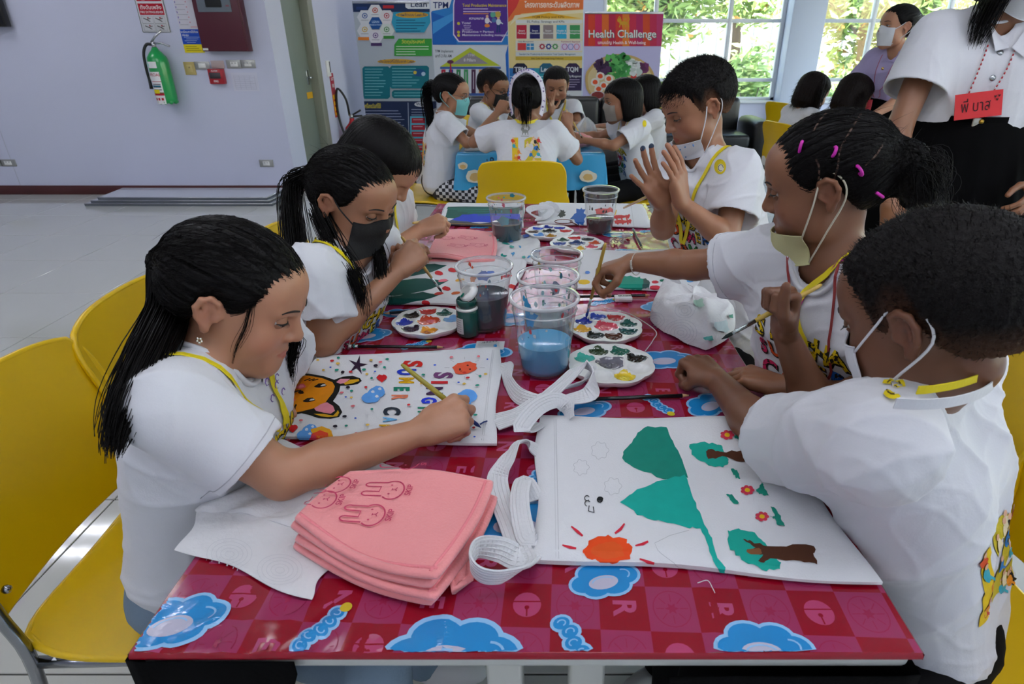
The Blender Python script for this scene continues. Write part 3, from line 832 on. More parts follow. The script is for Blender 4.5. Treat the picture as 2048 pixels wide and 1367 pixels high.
# ------------------------------------------------------------------ chairs
m_ycl = M('chair_yellow', '#dcb404', .32, spec=.45, bump=.012, bscale=500)
m_chrome = M('chrome', '#8f9194', .2, metal=1)
def make_chair():
    r = thing('stacking_chair', 'x', 'chair', (0, 0, 0), 'yellow stacking chairs')
    def shell(fn, nu, nv, th, name):
        b = MB(); e = 1e-3
        def nrm(u, v):
            du = fn(min(u + e, 1), v) - fn(max(u - e, 0), v); dv = fn(u, min(v + e, 1)) - fn(u, max(v - e, 0))
            return du.cross(dv).normalized()
        top = lambda u, v: fn(u, v) + nrm(min(max(u, .02), .98), min(max(v, .02), .98)) * th / 2
        bot = lambda u, v: fn(u, v) - nrm(min(max(u, .02), .98), min(max(v, .02), .98)) * th / 2
        b.grid(nu, nv, top, m_ycl); b.grid(nu, nv, bot, m_ycl, flip=True)
        ring = [(i / (nu - 1), 0) for i in range(nu)] + [(1, j / (nv - 1)) for j in range(1, nv)] + [(i / (nu - 1), 1) for i in range(nu - 2, -1, -1)] + [(0, j / (nv - 1)) for j in range(nv - 2, 0, -1)]
        pts = [fn(u, v) for u, v in ring]
        b.tube(pts, th * .55, m_ycl, 8, closed=True)
        return b.build(name, r)
    def rr(a, c, k=.16, n=5): return a * (1 - k * abs(c) ** n)
    def seat(u, v):
        s, t = 2 * u - 1, 2 * v - 1
        x = .222 * rr(s, t, .14); y = .215 * rr(t, s, .1)
        z = .44 + .012 * s * s + .02 * max(0, -t) ** 2 - .035 * max(0, t) ** 3 - .006
        return Vector((x, y, z))
    shell(seat, 17, 15, .012, 'seat')
    def back(u, v):
        s, t = 2 * u - 1, 2 * v - 1
        wdt = .205 + (.018 * (1 - 1 / (1 + math.exp(-(t + .15) * 12))))
        x = wdt * rr(s, max(t, -.2 * t), .12, 6); z = .665 + .155 * rr(t, s, .10 if t > 0 else .02, 4)
        y = -.235 - .03 * (t + 1) - .0 + .045 * s * s * (.6 + .4 * (1 - abs(t)))
        return Vector((x, y, z))
    o = shell(back, 21, 17, .011, 'backrest')
    for s in (-1, 1): b = MB(); b.sphere((s * .19, -.19, .565), .007, m_chrome, 8, 6); b.build('bolt', o)
    for s in (-1, 1):
        b = MB(); b.tube(catmull([(s * .212, -.205, .66), (s * .214, -.195, .54), (s * .216, -.18, .45), (s * .218, -.2, .3), (s * .222, -.26, 0)], 4), .0095, m_chrome, 8); b.build('leg', r)
        b = MB(); b.tube(catmull([(s * .21, -.18, .428), (s * .212, .1, .425), (s * .214, .16, .40), (s * .218, .2, .2), (s * .222, .23, 0)], 4), .0095, m_chrome, 8); b.build('leg', r)
    b = MB(); b.tube([(-.21, .08, .423), (.21, .08, .423)], .008, m_chrome, 8); b.tube([(-.214, -.15, .43), (.214, -.15, .43)], .008, m_chrome, 8); b.build('crossbar', r)
    return r
chair0 = None
def chair(x, y, ang, label):
    """ang: direction the sitter faces, degrees from +X"""
    global chair0
    Mx = Matrix.Translation((x, y, 0)) @ Matrix.Rotation(math.radians(ang - 90), 4, 'Z')
    if chair0 is None:
        chair0 = make_chair(); chair0.matrix_basis = Mx; chair0['label'] = label; return chair0
    return dup(chair0, Mx @ chair0.matrix_basis.inverted(), label, 'yellow stacking chairs')
chair(-.63, .86, 2, 'large yellow chair at the left picture edge under the girl with the long ponytail')
chair(-.64, 1.24, 2, 'yellow chair of the girl in the black mask, second along the left side')
chair(-.53, 1.70, 0, 'yellow chair of the hidden child, third along the left side')
chair(.60, .63, 184, 'yellow chair under the boy at the right front corner')
chair(.59, 1.06, 178, 'yellow chair under the girl with pink hair bands')
chair(.56, 1.66, 180, 'yellow chair under the boy who wipes his hands')
chair(-.12, 3.17, 90, 'yellow chair with its back to the far end of the front table')
chair(-.74, 3.92, -8, 'yellow chair under the girl with glasses at the back table')
chair(.60, 3.88, 182, 'yellow chair under the bobbed girl in the grey mask')
chair(.72, 4.48, 180, 'yellow chair behind the bobbed girl at the back table')
chair(-.48, 4.68, -40, 'yellow chair hidden behind the boy in glasses')
chair(.10, 4.92, -90, 'yellow chair on the far side of the back table')
chair(2.42, 6.2, 20, 'empty yellow chair standing farthest back near the column')
chair(1.86, 4.52, 15, 'yellow chair right of the boy, in front of the empty one')
chair(1.85, 4.05, 30, 'yellow chair hidden behind the girl with pink bands')

# ------------------------------------------------------------------ back tables
m_bcloth = M('blue_cloth', '#3a9fd0', .25, coat=.2, bump=.02, bscale=20)
r = thing('work_table', 'second work table at the back with white legs', 'table', (-.1, 4.2, 0))
b = MB(); b.rbox((-.53, 3.74, T - .03), (.33, 4.30, T - .005), .006, m_lam); b.build('tabletop', r)
for x in (-.48, .24):
    for y in (3.8, 4.2):
        b = MB(); b.rbox((x, y, 0), (x + .045, y + .045, T - .03), .004, m_leg); b.build('leg', r)
b = MB()
def bcl(u, v):
    # one sheet with drops on all sides
    a = [-.70, -.535, .335, .50]; x = -.75 + 1.3 * u; y = 3.52 + 1.0 * v
    ox = max(0, -.535 - x, x - .335); oy = max(0, 3.735 - y, y - 4.305)
    z = T - max(ox, oy) * 1.0
    x = min(max(x, -.54), .34) + (.03 * math.sin(y * 40) * ox); y = min(max(y, 3.73), 4.31) + (.03 * math.sin(x * 40) * oy)
    return Vector((x - (ox * .1 if x < 0 else -ox * .1), y - (oy * .1 if y < 4 else -oy * .1), z))
b.grid(79, 91, bcl, m_bcloth)
c2 = tag(b.build('tablecloth'), 'light blue printed plastic tablecloth on the back table', 'tablecloth')
d = Decal(lambda x, y, l: Vector((x, 3.722 - .015 - l - max(0, .73 - y) * .1, y)))
mg = ink('#caa86a')
for k, (x, z, s) in enumerate(((-.43, .60, .055), (-.25, .64, .03), (.24, .60, .05), (-.5, .66, .03))):
    d.poly(blob(x, z, s, s * .7, 16, .1, 0, k), ink('#d9d4c0')); d.poly(blob(x, z - .005, s * .6, s * .42, 14, .1, 0, k + 5), mg)
d.text('gude', -.32, .64, .075, ink('#183a5c'), rot=-1.45, bold=.02)
stuff(d.build('cloth_print', c2))
r = thing('work_table', 'third work table with pale top at the right behind the standing women', 'table', (2.7, 5, 0))
b = MB(); b.rbox((2.05, 4.5, T - .03), (3.5, 5.5, T), .006, M('white_top', '#d4d6da', .3)); b.build('tabletop', r)
for x in (2.1, 3.4):
    for y in (4.55, 5.4):
        b = MB(); b.rbox((x, y, 0), (x + .045, y + .045, T - .03), .004, m_leg); b.build('leg', r)

# black sofa
m_sofa = M('black_leather', '#0c0d0e', .4, bump=.1, bscale=60)
r = thing('sofa', 'long black leather sofa in front of the banners', 'sofa', (.6, 7.2, 0))
b = MB(); b.rbox((-1.0, 6.85, .08), (2.2, 7.5, .3), .03, m_sofa); b.build('base', r)
for k in range(4):
    b = MB(); b.rbox((-.98 + .79 * k, 6.8, .3), (-.98 + .79 * (k + 1) - .01, 7.35, .44), .04, m_sofa, 3); b.build('seat_cushion', r)
    b = MB(); b.rbox((-.98 + .79 * k, 7.3, .38), (-.98 + .79 * (k + 1) - .01, 7.55, .78), .06, m_sofa, 3); b.build('back_cushion', r)
for x in (-1.2, 2.2):
    b = MB(); b.rbox((x, 6.8, .08), (x + .22, 7.52, .58), .07, m_sofa, 3); b.build('armrest', r)
for x in (-.95, 2.1):
    for y in (6.9, 7.42):
        b = MB(); b.tube([(x, y, 0), (x, y, .08)], .02, m_chrome); b.build('foot', r)

# ------------------------------------------------------------------ roll-up banners
YB = 7.85
def Z2(x, y, l=0): return ony(640 + x * .34180, y * .34180, YB - .002 - l)
def banner(label, xl, xr, ztop, col):
    a, c = Z2(xl, 300), Z2(xr, 300)
    r = thing('rollup_banner', label, 'banner', ((a.x + c.x) / 2, YB, 0))
    b = MB(); b.box((a.x, YB, .06), (c.x, YB + .002, ztop), M('banner_' + col.lstrip('#'), col, .35)); b.build('panel', r)
    b = MB(); b.rbox((a.x - .01, YB - .05, 0), (c.x + .01, YB + .1, .06), .02, m_steel); b.build('base', r)
    b = MB(); b.tube([((a.x + c.x) / 2, YB + .04, .05), ((a.x + c.x) / 2, YB + .02, ztop)], .008, m_steel); b.build('pole', r)
    b = MB(); b.rbox((a.x, YB - .006, ztop - .012), (c.x, YB + .012, ztop + .012), .005, m_steel); b.build('top_bar', r)
    def bf(x, y, l):
        p = Z2(x, y, l)
        return Vector((min(max(p.x, a.x), c.x), p.y, min(max(p.z, .06), ztop)))
    d = Decal(bf, step=.00008)
    return r, d
I = ink
def T2(d, s, x, y, h, mat, w=None, bold=.015): d.text(s, x, y, h, mat, flip=-1, wfit=w, bold=bold)
def lines(d, x0, x1, y, n, dy, mat, th=4, seed=0):
    rr = random.Random(seed)
    for k in range(n): d.line([(x0, y + dy * k), (x0 + (x1 - x0) * rr.uniform(.55, 1), y + dy * k)], th, mat)
# 1 Lean
r, d = banner('tall grey and navy printed banner headed Lean, leftmost of four', 222, 660, 1.735, '#a9b2bc')
d.rect(190, 12, 660, 70, I('#1d2f55')); d.poly([(498, 5), (655, 5), (655, 52), (515, 52), (500, 42)], I('#d5d9dc')); T2(d, 'Lean', 578, 27, 46, I('#1d2f55'), 95)
for k, (hx, hy, cc, ic) in enumerate(((322, 68, '#d7d8da', '#c04030'), (262, 100, '#d0d3d8', '#3a5c9a'), (390, 100, '#d7d3d6', '#b02a3a'), (262, 180, '#d0d3d8', '#c8a23a'), (390, 180, '#cdd5cf', '#4a8a4a'), (325, 215, '#d2d0d8', '#6a4a8a'))):
    d.poly([(hx + 46 * math.cos(a * math.pi / 3), hy + 46 * math.sin(a * math.pi / 3)) for a in range(6)], I(cc))
    d.line(arc(hx, hy - 8, 14, 14, 0, 360, 12), 5, I(ic)); d.poly(blob(hx, hy - 8, 6, 6, 8, 0), I(ic)); d.line([(hx - 22, hy + 18), (hx + 22, hy + 18)], 3, I('#8c8f98'))
d.poly([(325 + 40 * math.cos(a * math.pi / 3), 135 + 40 * math.sin(a * math.pi / 3)) for a in range(6)], I('#1b4f8f')); T2(d, 'LEAN', 325, 128, 18, I('#b8d0ea')); T2(d, 'PRODUCTION', 325, 146, 11, I('#b8d0ea'))
for (x, y, cc) in ((400, 40, '#b22a34'), (255, 226, '#d0782c'), (403, 218, '#3d8a3f'), (330, 260, '#4b3566'), (244, 48, '#223a70')): d.rect(x - 32, y - 9, x + 32, y + 9, I(cc))
d.poly([(430, 70), (640, 70), (650, 130), (610, 190), (445, 190), (418, 130)], I('#2f95b5')); d.poly(blob(538, 87, 96, 18, 20, 0), I('#c8992c')); T2(d, 'การผลิตแบบ Lean คือ', 538, 87, 24, I('#21365c'), 170)
lines(d, 445, 630, 118, 5, 16, I('#123a5a'), 4, 1)
d.poly([(435, 262), (460, 226), (655, 226), (655, 328), (435, 328)], I('#38963d')); T2(d, 'วัตถุประสงค์', 545, 245, 28, I('#d0c84a')); lines(d, 445, 640, 272, 4, 15, I('#cfe0cf'), 4, 2)
d.poly(blob(448, 360, 112, 15, 24, 0), I('#c8992c')); T2(d, 'ประโยชน์ที่ได้รับจาก Lean', 448, 360, 22, I('#21365c'), 205)
for (x0, y0, x1, y1, n) in ((248, 388, 410, 578, 10), (408, 384, 638, 518, 7), (420, 527, 640, 574, 2)):
    d.poly([(x0 + 12, y0), (x1 - 12, y0), (x1, y0 + 12), (x1, y1 - 12), (x1 - 12, y1), (x0 + 12, y1), (x0, y1 - 12), (x0, y0 + 12)], I('#0f6a78')); lines(d, x0 + 14, x1 - 16, y0 + 16, n, 17, I('#6fb3bc'), 4, n)
d.poly(blob(580, 425, 38, 22), I('#1c4f80')); d.poly(blob(605, 432, 12, 12), I('#a9c4d8')); d.poly(blob(556, 424, 10, 10), I('#c8b040'))
d.rect(200, 592, 690, 960, I('#1c2a4c')); d.line([(515, 600), (520, 790)], 4, I('#9aa4b8')); T2(d, 'เครื่องมือที่ใช้', 305, 622, 34, I('#c8b83a'), 100); d.poly(blob(594, 610, 42, 15, 20, .0), I('#c9ccd2')); T2(d, 'Waste', 594, 610, 24, I('#1c2a4c'))
lines(d, 255, 500, 648, 6, 17, I('#8f9ab4'), 4, 5); lines(d, 255, 490, 760, 3, 16, I('#8f9ab4'), 4, 6); lines(d, 535, 665, 640, 3, 16, I('#8f9ab4'), 4, 7)
d.poly([(265, 800), (380, 748), (525, 800)], I('#b8b040')); d.rect(265, 800, 525, 830, I('#6a8c3a')); T2(d, 'Total Organization', 390, 780, 18, I('#3a4a28'), 130); d.rect(270, 830, 525, 940, I('#30407a'))
d.rect(528, 680, 690, 940, I('#57b2c8'))
for k in range(6): d.rect(536, 690 + 40 * k, 615, 720 + 40 * k, I('#a82838')); d.line([(545, 700 + 40 * k), (600, 700 + 40 * k)], 4, I('#d8a0a8')); d.rect(622, 688 + 40 * k, 665, 722 + 40 * k, I('#2d3f70' if k % 2 else '#c4d4dc')); d.poly(blob(644, 705 + 40 * k, 10, 10, 10), I('#c8c8cc' if k % 2 else '#46588a'))
stuff(d.build('print', r))
# 2 TPM
r, d = banner('tall blue and purple printed banner headed TPM, second from the left', 662, 1102, 1.88, '#c6ccd8')
d.rect(650, -60, 1110, 262, I('#2a78bd')); d.poly([(650, 70), (790, 120), (800, 262), (650, 262)], I('#1d5fae')); d.poly([(660, 200), (790, 110), (790, 70), (660, 130)], I('#3f8fd0')); d.poly([(650, -60), (790, -60), (755, 45), (650, 66)], I('#d3d6da')); T2(d, 'TPM', 707, 32, 52, I('#1d2f66'), 90)
pp = [(800, -60), (1110, -60), (1110, 175), (1060, 240), (815, 240), (785, 200), (785, 30)]
d.poly([(945 + (x - 945) * 1.04, 90 + (y - 90) * 1.04) for x, y in pp], I('#d2c8de')); d.poly(pp, I('#4e2f86'))
T2(d, 'Total Productive Maintenance', 962, 32, 26, I('#d2b83a'), 258); lines(d, 838, 1060, 52, 2, 16, I('#c9b8e0'), 5, 8); T2(d, 'ความหมาย', 915, 108, 20, I('#e0d8ea')); lines(d, 838, 990, 80, 1, 10, I('#e08a3a'), 5, 2)
for k, (s, y, n) in enumerate((('Total', 135, 3), ('Productive = Perfect', 186, 0), ('Maintenance including management', 205, 0))):
    d.poly(blob(811, y + 2, 9, 9, 10), I('#c8b83a')); d.text(s, 832 + len(s) * 4.6, y, 18, I('#d8d0e4'), flip=-1, wfit=len(s) * 9.2 if k else 52)
    for q in range(n): T2(d, ('Efficiency', 'System', 'Participation')[q], 862, 150 + 12 * q, 12, I('#c0b0d8'))
for (x, y, c1, c2) in ((978, 120, '#d8d4dc', '#2f4f92'), (1044, 128, '#c8d4dc', '#243a6c')):
    d.poly(blob(x, y, 14, 18), I(c1)); d.poly(blob(x, y - 24, 8, 9), I('#d8a888')); d.line([(x - 5, y + 18), (x - 8, y + 62)], 9, I(c2)); d.line([(x + 5, y + 18), (x + 8, y + 62)], 9, I(c2)); d.line([(x + 10, y), (x + 26, y + 12)], 6, I(c1))
d.poly(blob(1040, 84, 18, 18), I('#b89c46')); d.poly(blob(1012, 86, 16, 16), I('#5aa08c')); d.poly(blob(978, 150, 16, 10), I('#d07a3a')); d.poly(blob(1018, 118, 14, 14), I('#4a6ea0'))
d.poly([(650, 268), (980, 266), (1050, 280), (1085, 320), (1098, 380), (1110, 600), (650, 600)], I('#c9ced6')); d.poly([(1085, 320), (1110, 260), (1110, 600), (1098, 600)], I('#1f62b4'))
d.text('TPM Implement', 726, 300, 22, I('#3a4050'), flip=-1, wfit=108); d.text('เสาที่ 2 คือ AM', 722, 328, 24, I('#3a4050'), flip=-1, wfit=95)
d.poly([(703, 390), (878, 278), (1055, 385)], I('#aeba36')); d.poly([(770, 375), (878, 305), (985, 373)], I('#8d8790')); T2(d, '8 Pillars', 876, 352, 24, I('#d4cfd6'), 70); T2(d, 'TPM', 884, 324, 22, I('#b9b4bb')); d.rect(703, 390, 1058, 404, I('#3a5a9c'))
for k, cc in enumerate(('#a8203a', '#2b2f7a', '#2f7a50', '#3f8f5a', '#4b2a48', '#c98a5a', '#2d3f7a', '#5a3a4a')): d.rect(710 + 44 * k, 406, 735 + 44 * k, 545, I(cc)); d.line([(722 + 44 * k, 420), (722 + 44 * k, 520)], 4, I('#c4c0cc'))
d.rect(703, 545, 1058, 560, I('#3a5a9c')); d.poly(blob(763, 362, 20, 11, 16, 0), I('#5a2a4a')); d.line([(763, 372), (768, 440)], 8, I('#a8203a'))
stuff(d.build('print', r))
# 3 project
r, d = banner('tall cream and orange printed banner with coloured squares, third from the left', 1105, 1535, 1.88, '#c9cdd2')
d.rect(1090, -60, 1560, 400, I('#dcc98c')); d.poly([(1090, -60), (1560, -60), (1560, 55), (1300, 70), (1180, 80), (1090, 130)], I('#d8713a')); d.poly([(1090, -60), (1190, -60), (1150, 40), (1090, 110)], I('#c83a38')); d.poly([(1110, 150), (1140, 90), (1300, 72), (1560, 58), (1560, 75), (1310, 92), (1160, 105)], I('#e0d6b4'))
d.text('โครงการยกระดับผลิตภาพ', 1358, 30, 44, I('#ead9c8'), flip=-1, wfit=322, bold=.025)
d.poly([(1155, 108), (1340, 75), (1530, 108)], I('#d9a528')); T2(d, 'TQM Policy and KPIs', 1335, 100, 18, I('#7a5a20'), 190); d.rect(1145, 116, 1535, 138, I('#d2d4d4')); T2(d, '5S, Policy, Strategy and KPIs', 1320, 127, 17, I('#555555'), 220)
d.rect(1145, 140, 1535, 232, I('#d6d0bc'))
for k, (cc, s1, s2) in enumerate((('#b3283e', 'Smart', 'Factory'), ('#23235e', 'Smart', 'Condition'), ('#8d8080', 'Smart', 'Employee'), ('#2f9fc4', 'Health &', 'Well-being'), ('#3f8f55', 'Environment', 'Management'))):
    d.rect(1150 + 78 * k, 146, 1209 + 78 * k, 226, I(cc)); d.text(s1, 1180 + 78 * k, 180, 15, I('#d8d8d8'), flip=-1); d.text(s2, 1180 + 78 * k, 194, 15, I('#d8d8d8'), flip=-1)
d.rect(1145, 236, 1535, 300, I('#d2d0c8')); d.rect(1156, 252, 1206, 294, I('#c03a3c')); d.rect(1208, 254, 1252, 292, I('#3f86b8')); d.line([(1212, 272), (1250, 272)], 4, I('#d8d8d8')); d.line([(1230, 255), (1230, 291)], 4, I('#d8d8d8')); T2(d, 'Daily Management', 1204, 243, 13, I('#888888'), 90); T2(d, 'Framework Approach', 1466, 244, 14, I('#a04050'), 110)
for k, cc in enumerate(('#a02a42', '#2b3f86', '#4a8a52')):
    x = 1300 + 38 * k; d.poly(star(x, 272, 20, 14, 10), I(cc)); d.poly(blob(x, 272, 8, 8, 10, 0), I('#d2d0c8'))
d.rect(1408, 254, 1526, 294, I('#c9bcd8'))
for k, cc in enumerate(('#a04a8a', '#5a7ab8', '#c05a6a')): d.line([(1432 + 35 * k + 16 * math.cos(a * math.pi / 3), 273 + 18 * math.sin(a * math.pi / 3)) for a in range(7)], 4, I(cc))
d.rect(1145, 304, 1535, 328, I('#c8cccc')); T2(d, 'Standard for Productivity & Innovation Total Quality Management', 1330, 317, 15, I('#4a6a8a'), 330); d.rect(1145, 331, 1535, 352, I('#bfa33c')); T2(d, 'Safety Quality Environment Energy Productivity', 1330, 342, 14, I('#5a4a1c'), 190)
d.rect(1090, 398, 1560, 600, I('#2a6cae')); d.rect(1255, 398, 1405, 600, I('#2a8a9c')); d.rect(1405, 398, 1560, 600, I('#2d2348')); d.rect(1090, 530, 1560, 600, I('#c9cdd2'))
for (x, s, cc) in ((1172, 'TPM', '#1f2038'), (1326, 'Lean', '#275e78'), (1478, 'TQM', '#2f2140')):
    d.poly([(x - 44, 430), (x - 40, 388), (x - 22, 370), (x + 22, 370), (x + 40, 388), (x + 44, 430)], I(cc)); T2(d, s, x, 407, 38, I('#c8ccd2'), 68, .03)
T2(d, 'Total Quality Management', 1470, 446, 19, I('#c8c8d0'), 118); lines(d, 1112, 1240, 448, 4, 16, I('#a9c4e0'), 4, 3); lines(d, 1265, 1395, 448, 4, 16, I('#a9d4d8'), 4, 4); lines(d, 1415, 1530, 466, 4, 14, I('#a49ab8'), 4, 6)
T2(d, 'อย่างยั่งยืน', 1440, 566, 30, I('#3a3f50'), 60)
stuff(d.build('print', r))
# 4 Health Challenge
r, d = banner('pink and lilac printed banner headed Health Challenge with a salad tray, rightmost of four', 1544, 1995, 1.63, '#b4b0d8')
for k in range(12): d.rect(1530 + 40 * k, 70, 1570 + 40 * k, 270, I(('#b8324a', '#c8402c', '#c02a5a', '#d0662c', '#b02a48', '#c83a34', '#d87a30', '#c0304a', '#a82a5c', '#c84a2c', '#b82e50', '#b43a6a')[k]))
# lion emblem, walking, drawn as a small gold mark
go = I('#c8962a'); d.poly(blob(1775, 135, 24, 11), go); d.poly(blob(1752, 118, 13, 13), go); d.line([(1758, 140), (1752, 160)], 6, go); d.line([(1768, 142), (1772, 160)], 6, go); d.line([(1790, 142), (1788, 160)], 6, go); d.line([(1798, 138), (1808, 158)], 6, go); d.line([(1798, 130), (1812, 112), (1804, 98)], 5, go); d.line([(1745, 104), (1752, 96), (1760, 106)], 5, go); d.poly(blob(1786, 112, 8, 7), go)
for off, cc in ((3, '#1f7a72'), (0, '#e0e2e0')): d.text('Health Challenge', 1768 + off, 200 + off, 64, I(cc), flip=-1, wfit=395, bold=.008)
T2(d, 'แคมเปญ Health & Well-being', 1765, 250, 26, I('#e8d8dc'), 280)
d.poly(blob(1755, 470, 205, 155, 40, .01), I('#b89a62')); d.poly(blob(1755, 474, 190, 142, 40, .01), I('#c8b48a'))
rr = random.Random(5)
def scat(cx, cy, rx, ry, n, s, cols):
    for k in range(n): d.poly(blob(cx + rr.uniform(-rx, rx), cy + rr.uniform(-ry, ry), s * rr.uniform(.7, 1.3), s * rr.uniform(.6, 1.2), 9, .25, 0, k), I(rr.choice(cols)), lay=30 + k % 9)
scat(1655, 390, 38, 42, 26, 18, ('#3a2444', '#4a2c50', '#2c1c34')); scat(1745, 380, 62, 58, 60, 18, ('#3f8f4a', '#2f7a3c', '#5aa85a', '#78b868')); scat(1775, 440, 40, 50, 30, 15, ('#4a9a50', '#3a8444')); scat(1840, 400, 36, 46, 30, 16, ('#c9ced0', '#b4c0bc', '#d8dcdc')); scat(1890, 400, 24, 24, 14, 14, ('#6a2f5c', '#54284c'))
scat(1880, 470, 50, 30, 24, 15, ('#c8382c', '#b42a28', '#d2503a')); scat(1800, 500, 50, 18, 14, 13, ('#d0b83a', '#5f9a4a'))
for k, (x, y) in enumerate(((1640, 445), (1610, 480), (1660, 500), (1690, 460), (1690, 520), (1630, 520))):
    d.poly(blob(x, y, 26, 24, 16, .05), I('#d8d4ce'), lay=42); d.poly(blob(x, y, 15, 14, 14, .05), I('#d0502c'), lay=43)
d.poly(blob(1625, 560, 45, 28, 20, .02), I('#c0b8c0'), lay=44); d.poly(blob(1625, 556, 36, 20, 20, .02), I('#7a3030'), lay=45)
stuff(d.build('print', r))
# ================================================================== things on the front table
TZ = T + .0036
m_canvas = M('canvas', '#d9dadd', .85, bump=.12, bscale=420)
m_strap = M('strap_webbing', '#d6d7da', .8, bump=.15, bscale=300)
m_paper = M('paper_towel', '#d8d8da', .9, bump=.25, bscale=90)
def slab(name, label, cat, P, hf, mat, th0=.0, nu=41, nv=33, group=None, wob=0, seed=0):
    """soft flat thing over four table corners (TL, TR, BR, BL); hf(u, v) = height over the table"""
    TL, TR, BR, BL = [Vector((p[0], p[1], 0)) for p in P]; rr = random.Random(seed); ph = [rr.uniform(0, 6) for _ in range(6)]
    def xy(u, v):
        p = (TL * (1 - u) + TR * u) * (1 - v) + (BL * (1 - u) + BR * u) * v
        p.x += wob * math.sin(9 * v + ph[0]) * (1 if u > .5 else -1) * abs(2 * u - 1) ** 3
        p.y += wob * math.sin(8 * u + ph[1]) * (1 if v > .5 else -1) * abs(2 * v - 1) ** 3
        return p
    def top(u, v):
        p = xy(u, v); e = min(u, 1 - u, v, 1 - v)
        h = hf(u, v) * min(1, (e * 40 + .25)) ** .5 if e < .02 else hf(u, v)
        return Vector((p.x, p.y, TZ + th0 + h))
    b = MB(); b.grid(nu, nv, top, mat, flip=True)
    b.grid(nu, nv, lambda u, v: xy(u, v) + Vector((0, 0, TZ + th0 + .0003)), mat)
    ring = [(i / (nu - 1), 0) for i in range(nu)] + [(1, j / (nv - 1)) for j in range(1, nv)] + [(i / (nu - 1), 1) for i in range(nu - 2, -1, -1)] + [(0, j / (nv - 1)) for j in range(nv - 2, -1, -1)]
    vs = []
    for u, v in ring: t = top(u, v); q = xy(u, v); vs += [t, (q.x, q.y, TZ + th0 + .0003)]
    b.add(vs, [(2 * k, 2 * k + 1, 2 * k + 3, 2 * k + 2) for k in range(len(ring) - 1)], mat, True)
    o = tag(b.build(name), label, cat, group)
    bv = BVHTree.FromPolygons([Vector(v) for v in b.v], b.f)
    return o, bv, top
def on(bv, lift=.0005):
    def fn(x, y, l):
        h = bv.ray_cast(O, ray(x, y).normalized())
        if h[0] is None: return None
        n = h[1] if h[1].z > 0 else -h[1]
        return h[0] + n * (lift + l)
    return fn
def tz(px, py, z=TZ): return onz(px, py, z)
def soft(seed, amp, base):
    r = random.Random(seed); p = [r.uniform(0, 6) for _ in range(4)]
    return lambda u, v: base + amp * (.5 * math.sin(5 * u + 3 * v + p[0]) + .5 * math.sin(4 * v - 3 * u + p[1]) + .3 * math.sin(11 * u + 4 * v + p[2]) * .5)
def strap(parent, pts, wd=.026, roll=None, name='strap'):
    """webbing strap; pts = (px, py, height above table, roll degrees)"""
    P = [onz(p[0], p[1], TZ + p[2]) for p in pts]
    C_ = catmull(P, 6); m = len(C_)
    rl = []
    for i in range(len(pts) - 1):
        for k in range(6): rl.append(pts[i][3] + (pts[i + 1][3] - pts[i][3]) * k / 6)
    rl.append(pts[-1][3])
    ups = []
    for i in range(m):
        t = (C_[min(i + 1, m - 1)] - C_[max(i - 1, 0)]).normalized()
        s = t.cross(Vector((0, 0, 1)))
        s = s.normalized() if s.length > .05 else Vector((1, 0, 0))
        u = s.cross(t); a = math.radians(rl[i])
        ups.append(u * math.cos(a) + s * math.sin(a))
    b = MB(); b.ribbon(C_, ups, wd, .0022, m_strap)
    # woven ribs along the webbing
    for off in (-.36, -.18, 0, .18, .36):
        for sd in (1, -1):
            pp = []
            for i in range(m):
                t = (C_[min(i + 1, m - 1)] - C_[max(i - 1, 0)]).normalized(); s = t.cross(ups[i]).normalized()
                pp.append(C_[i] + s * off * wd + ups[i] * sd * .0009)
            b.tube(pp, .0011, m_strap, 4, caps=False)
    return b.build(name, parent)

# ---- bag of the girl at the left front (painted bear, words)
P = [(-.465, 1.083), tz(1003, 699), tz(990, 891), (-.452, .815)]
bagA, bvA, _ = slab('tote_bag', 'white tote bag painted with an orange bear and coloured letters, left front', 'tote bag', P, soft(3, .0035, .011), m_canvas, wob=.003)
d = Decal(on(bvA), cut=.012, step=.00003)
def zA(x, y): return (510 + x * .24414, 680 + y * .24414)
def PA(pts): return [zA(*p) for p in pts]
def bl(x, y, rx, ry, c, n=14, j=.15, rot=0, s=1): d.poly(PA(blob(x, y, rx, ry, n, j, rot, s)), paint(c))
def kidtext(ch, x, y, h, wdt, col, rot=math.pi / 2):
    X, Y = zA(x, y)
    d.text(ch, X, Y, h * .24414 * 1.35, paint(col), rot=rot, flip=-1, sx=wdt * .46, bold=.05)
# bear head: black outline then orange
ol = [(330, 272), (440, 275), (560, 295), (650, 325), (720, 300), (800, 292), (860, 312), (875, 335), (840, 362), (770, 372), (700, 375), (690, 420), (660, 470), (640, 500), (690, 540), (715, 590), (690, 630), (620, 645), (520, 640), (440, 612), (380, 600), (250, 630), (90, 668), (60, 690), (60, 640)]
d.poly(PA(ol), paint('#12130f'))
orr = [(322, 290), (440, 292), (550, 312), (635, 345), (655, 380), (640, 430), (600, 480), (575, 515), (480, 560), (380, 585), (250, 610), (110, 645), (170, 530), (250, 390)]
d.poly(PA(orr), paint('#e08a10')); d.poly(PA([(330, 300), (440, 302), (480, 330), (400, 420), (300, 520), (180, 600), (140, 620), (200, 500)]), paint('#d87c0c'))
d.poly(PA([(665, 345), (700, 318), (780, 318), (740, 350), (700, 360)]), paint('#e0909e')); d.poly(PA([(725, 355), (780, 325), (850, 320), (855, 335), (800, 355), (740, 366)]), paint('#d2a018'))
d.poly(PA([(485, 560), (540, 525), (590, 510), (640, 540), (655, 580), (620, 605), (560, 595), (500, 580)]), paint('#e28a98')); d.poly(PA([(640, 620), (670, 590), (680, 575), (690, 595), (675, 625), (600, 632), (540, 625), (480, 605), (560, 605)]), paint('#d2a018'))
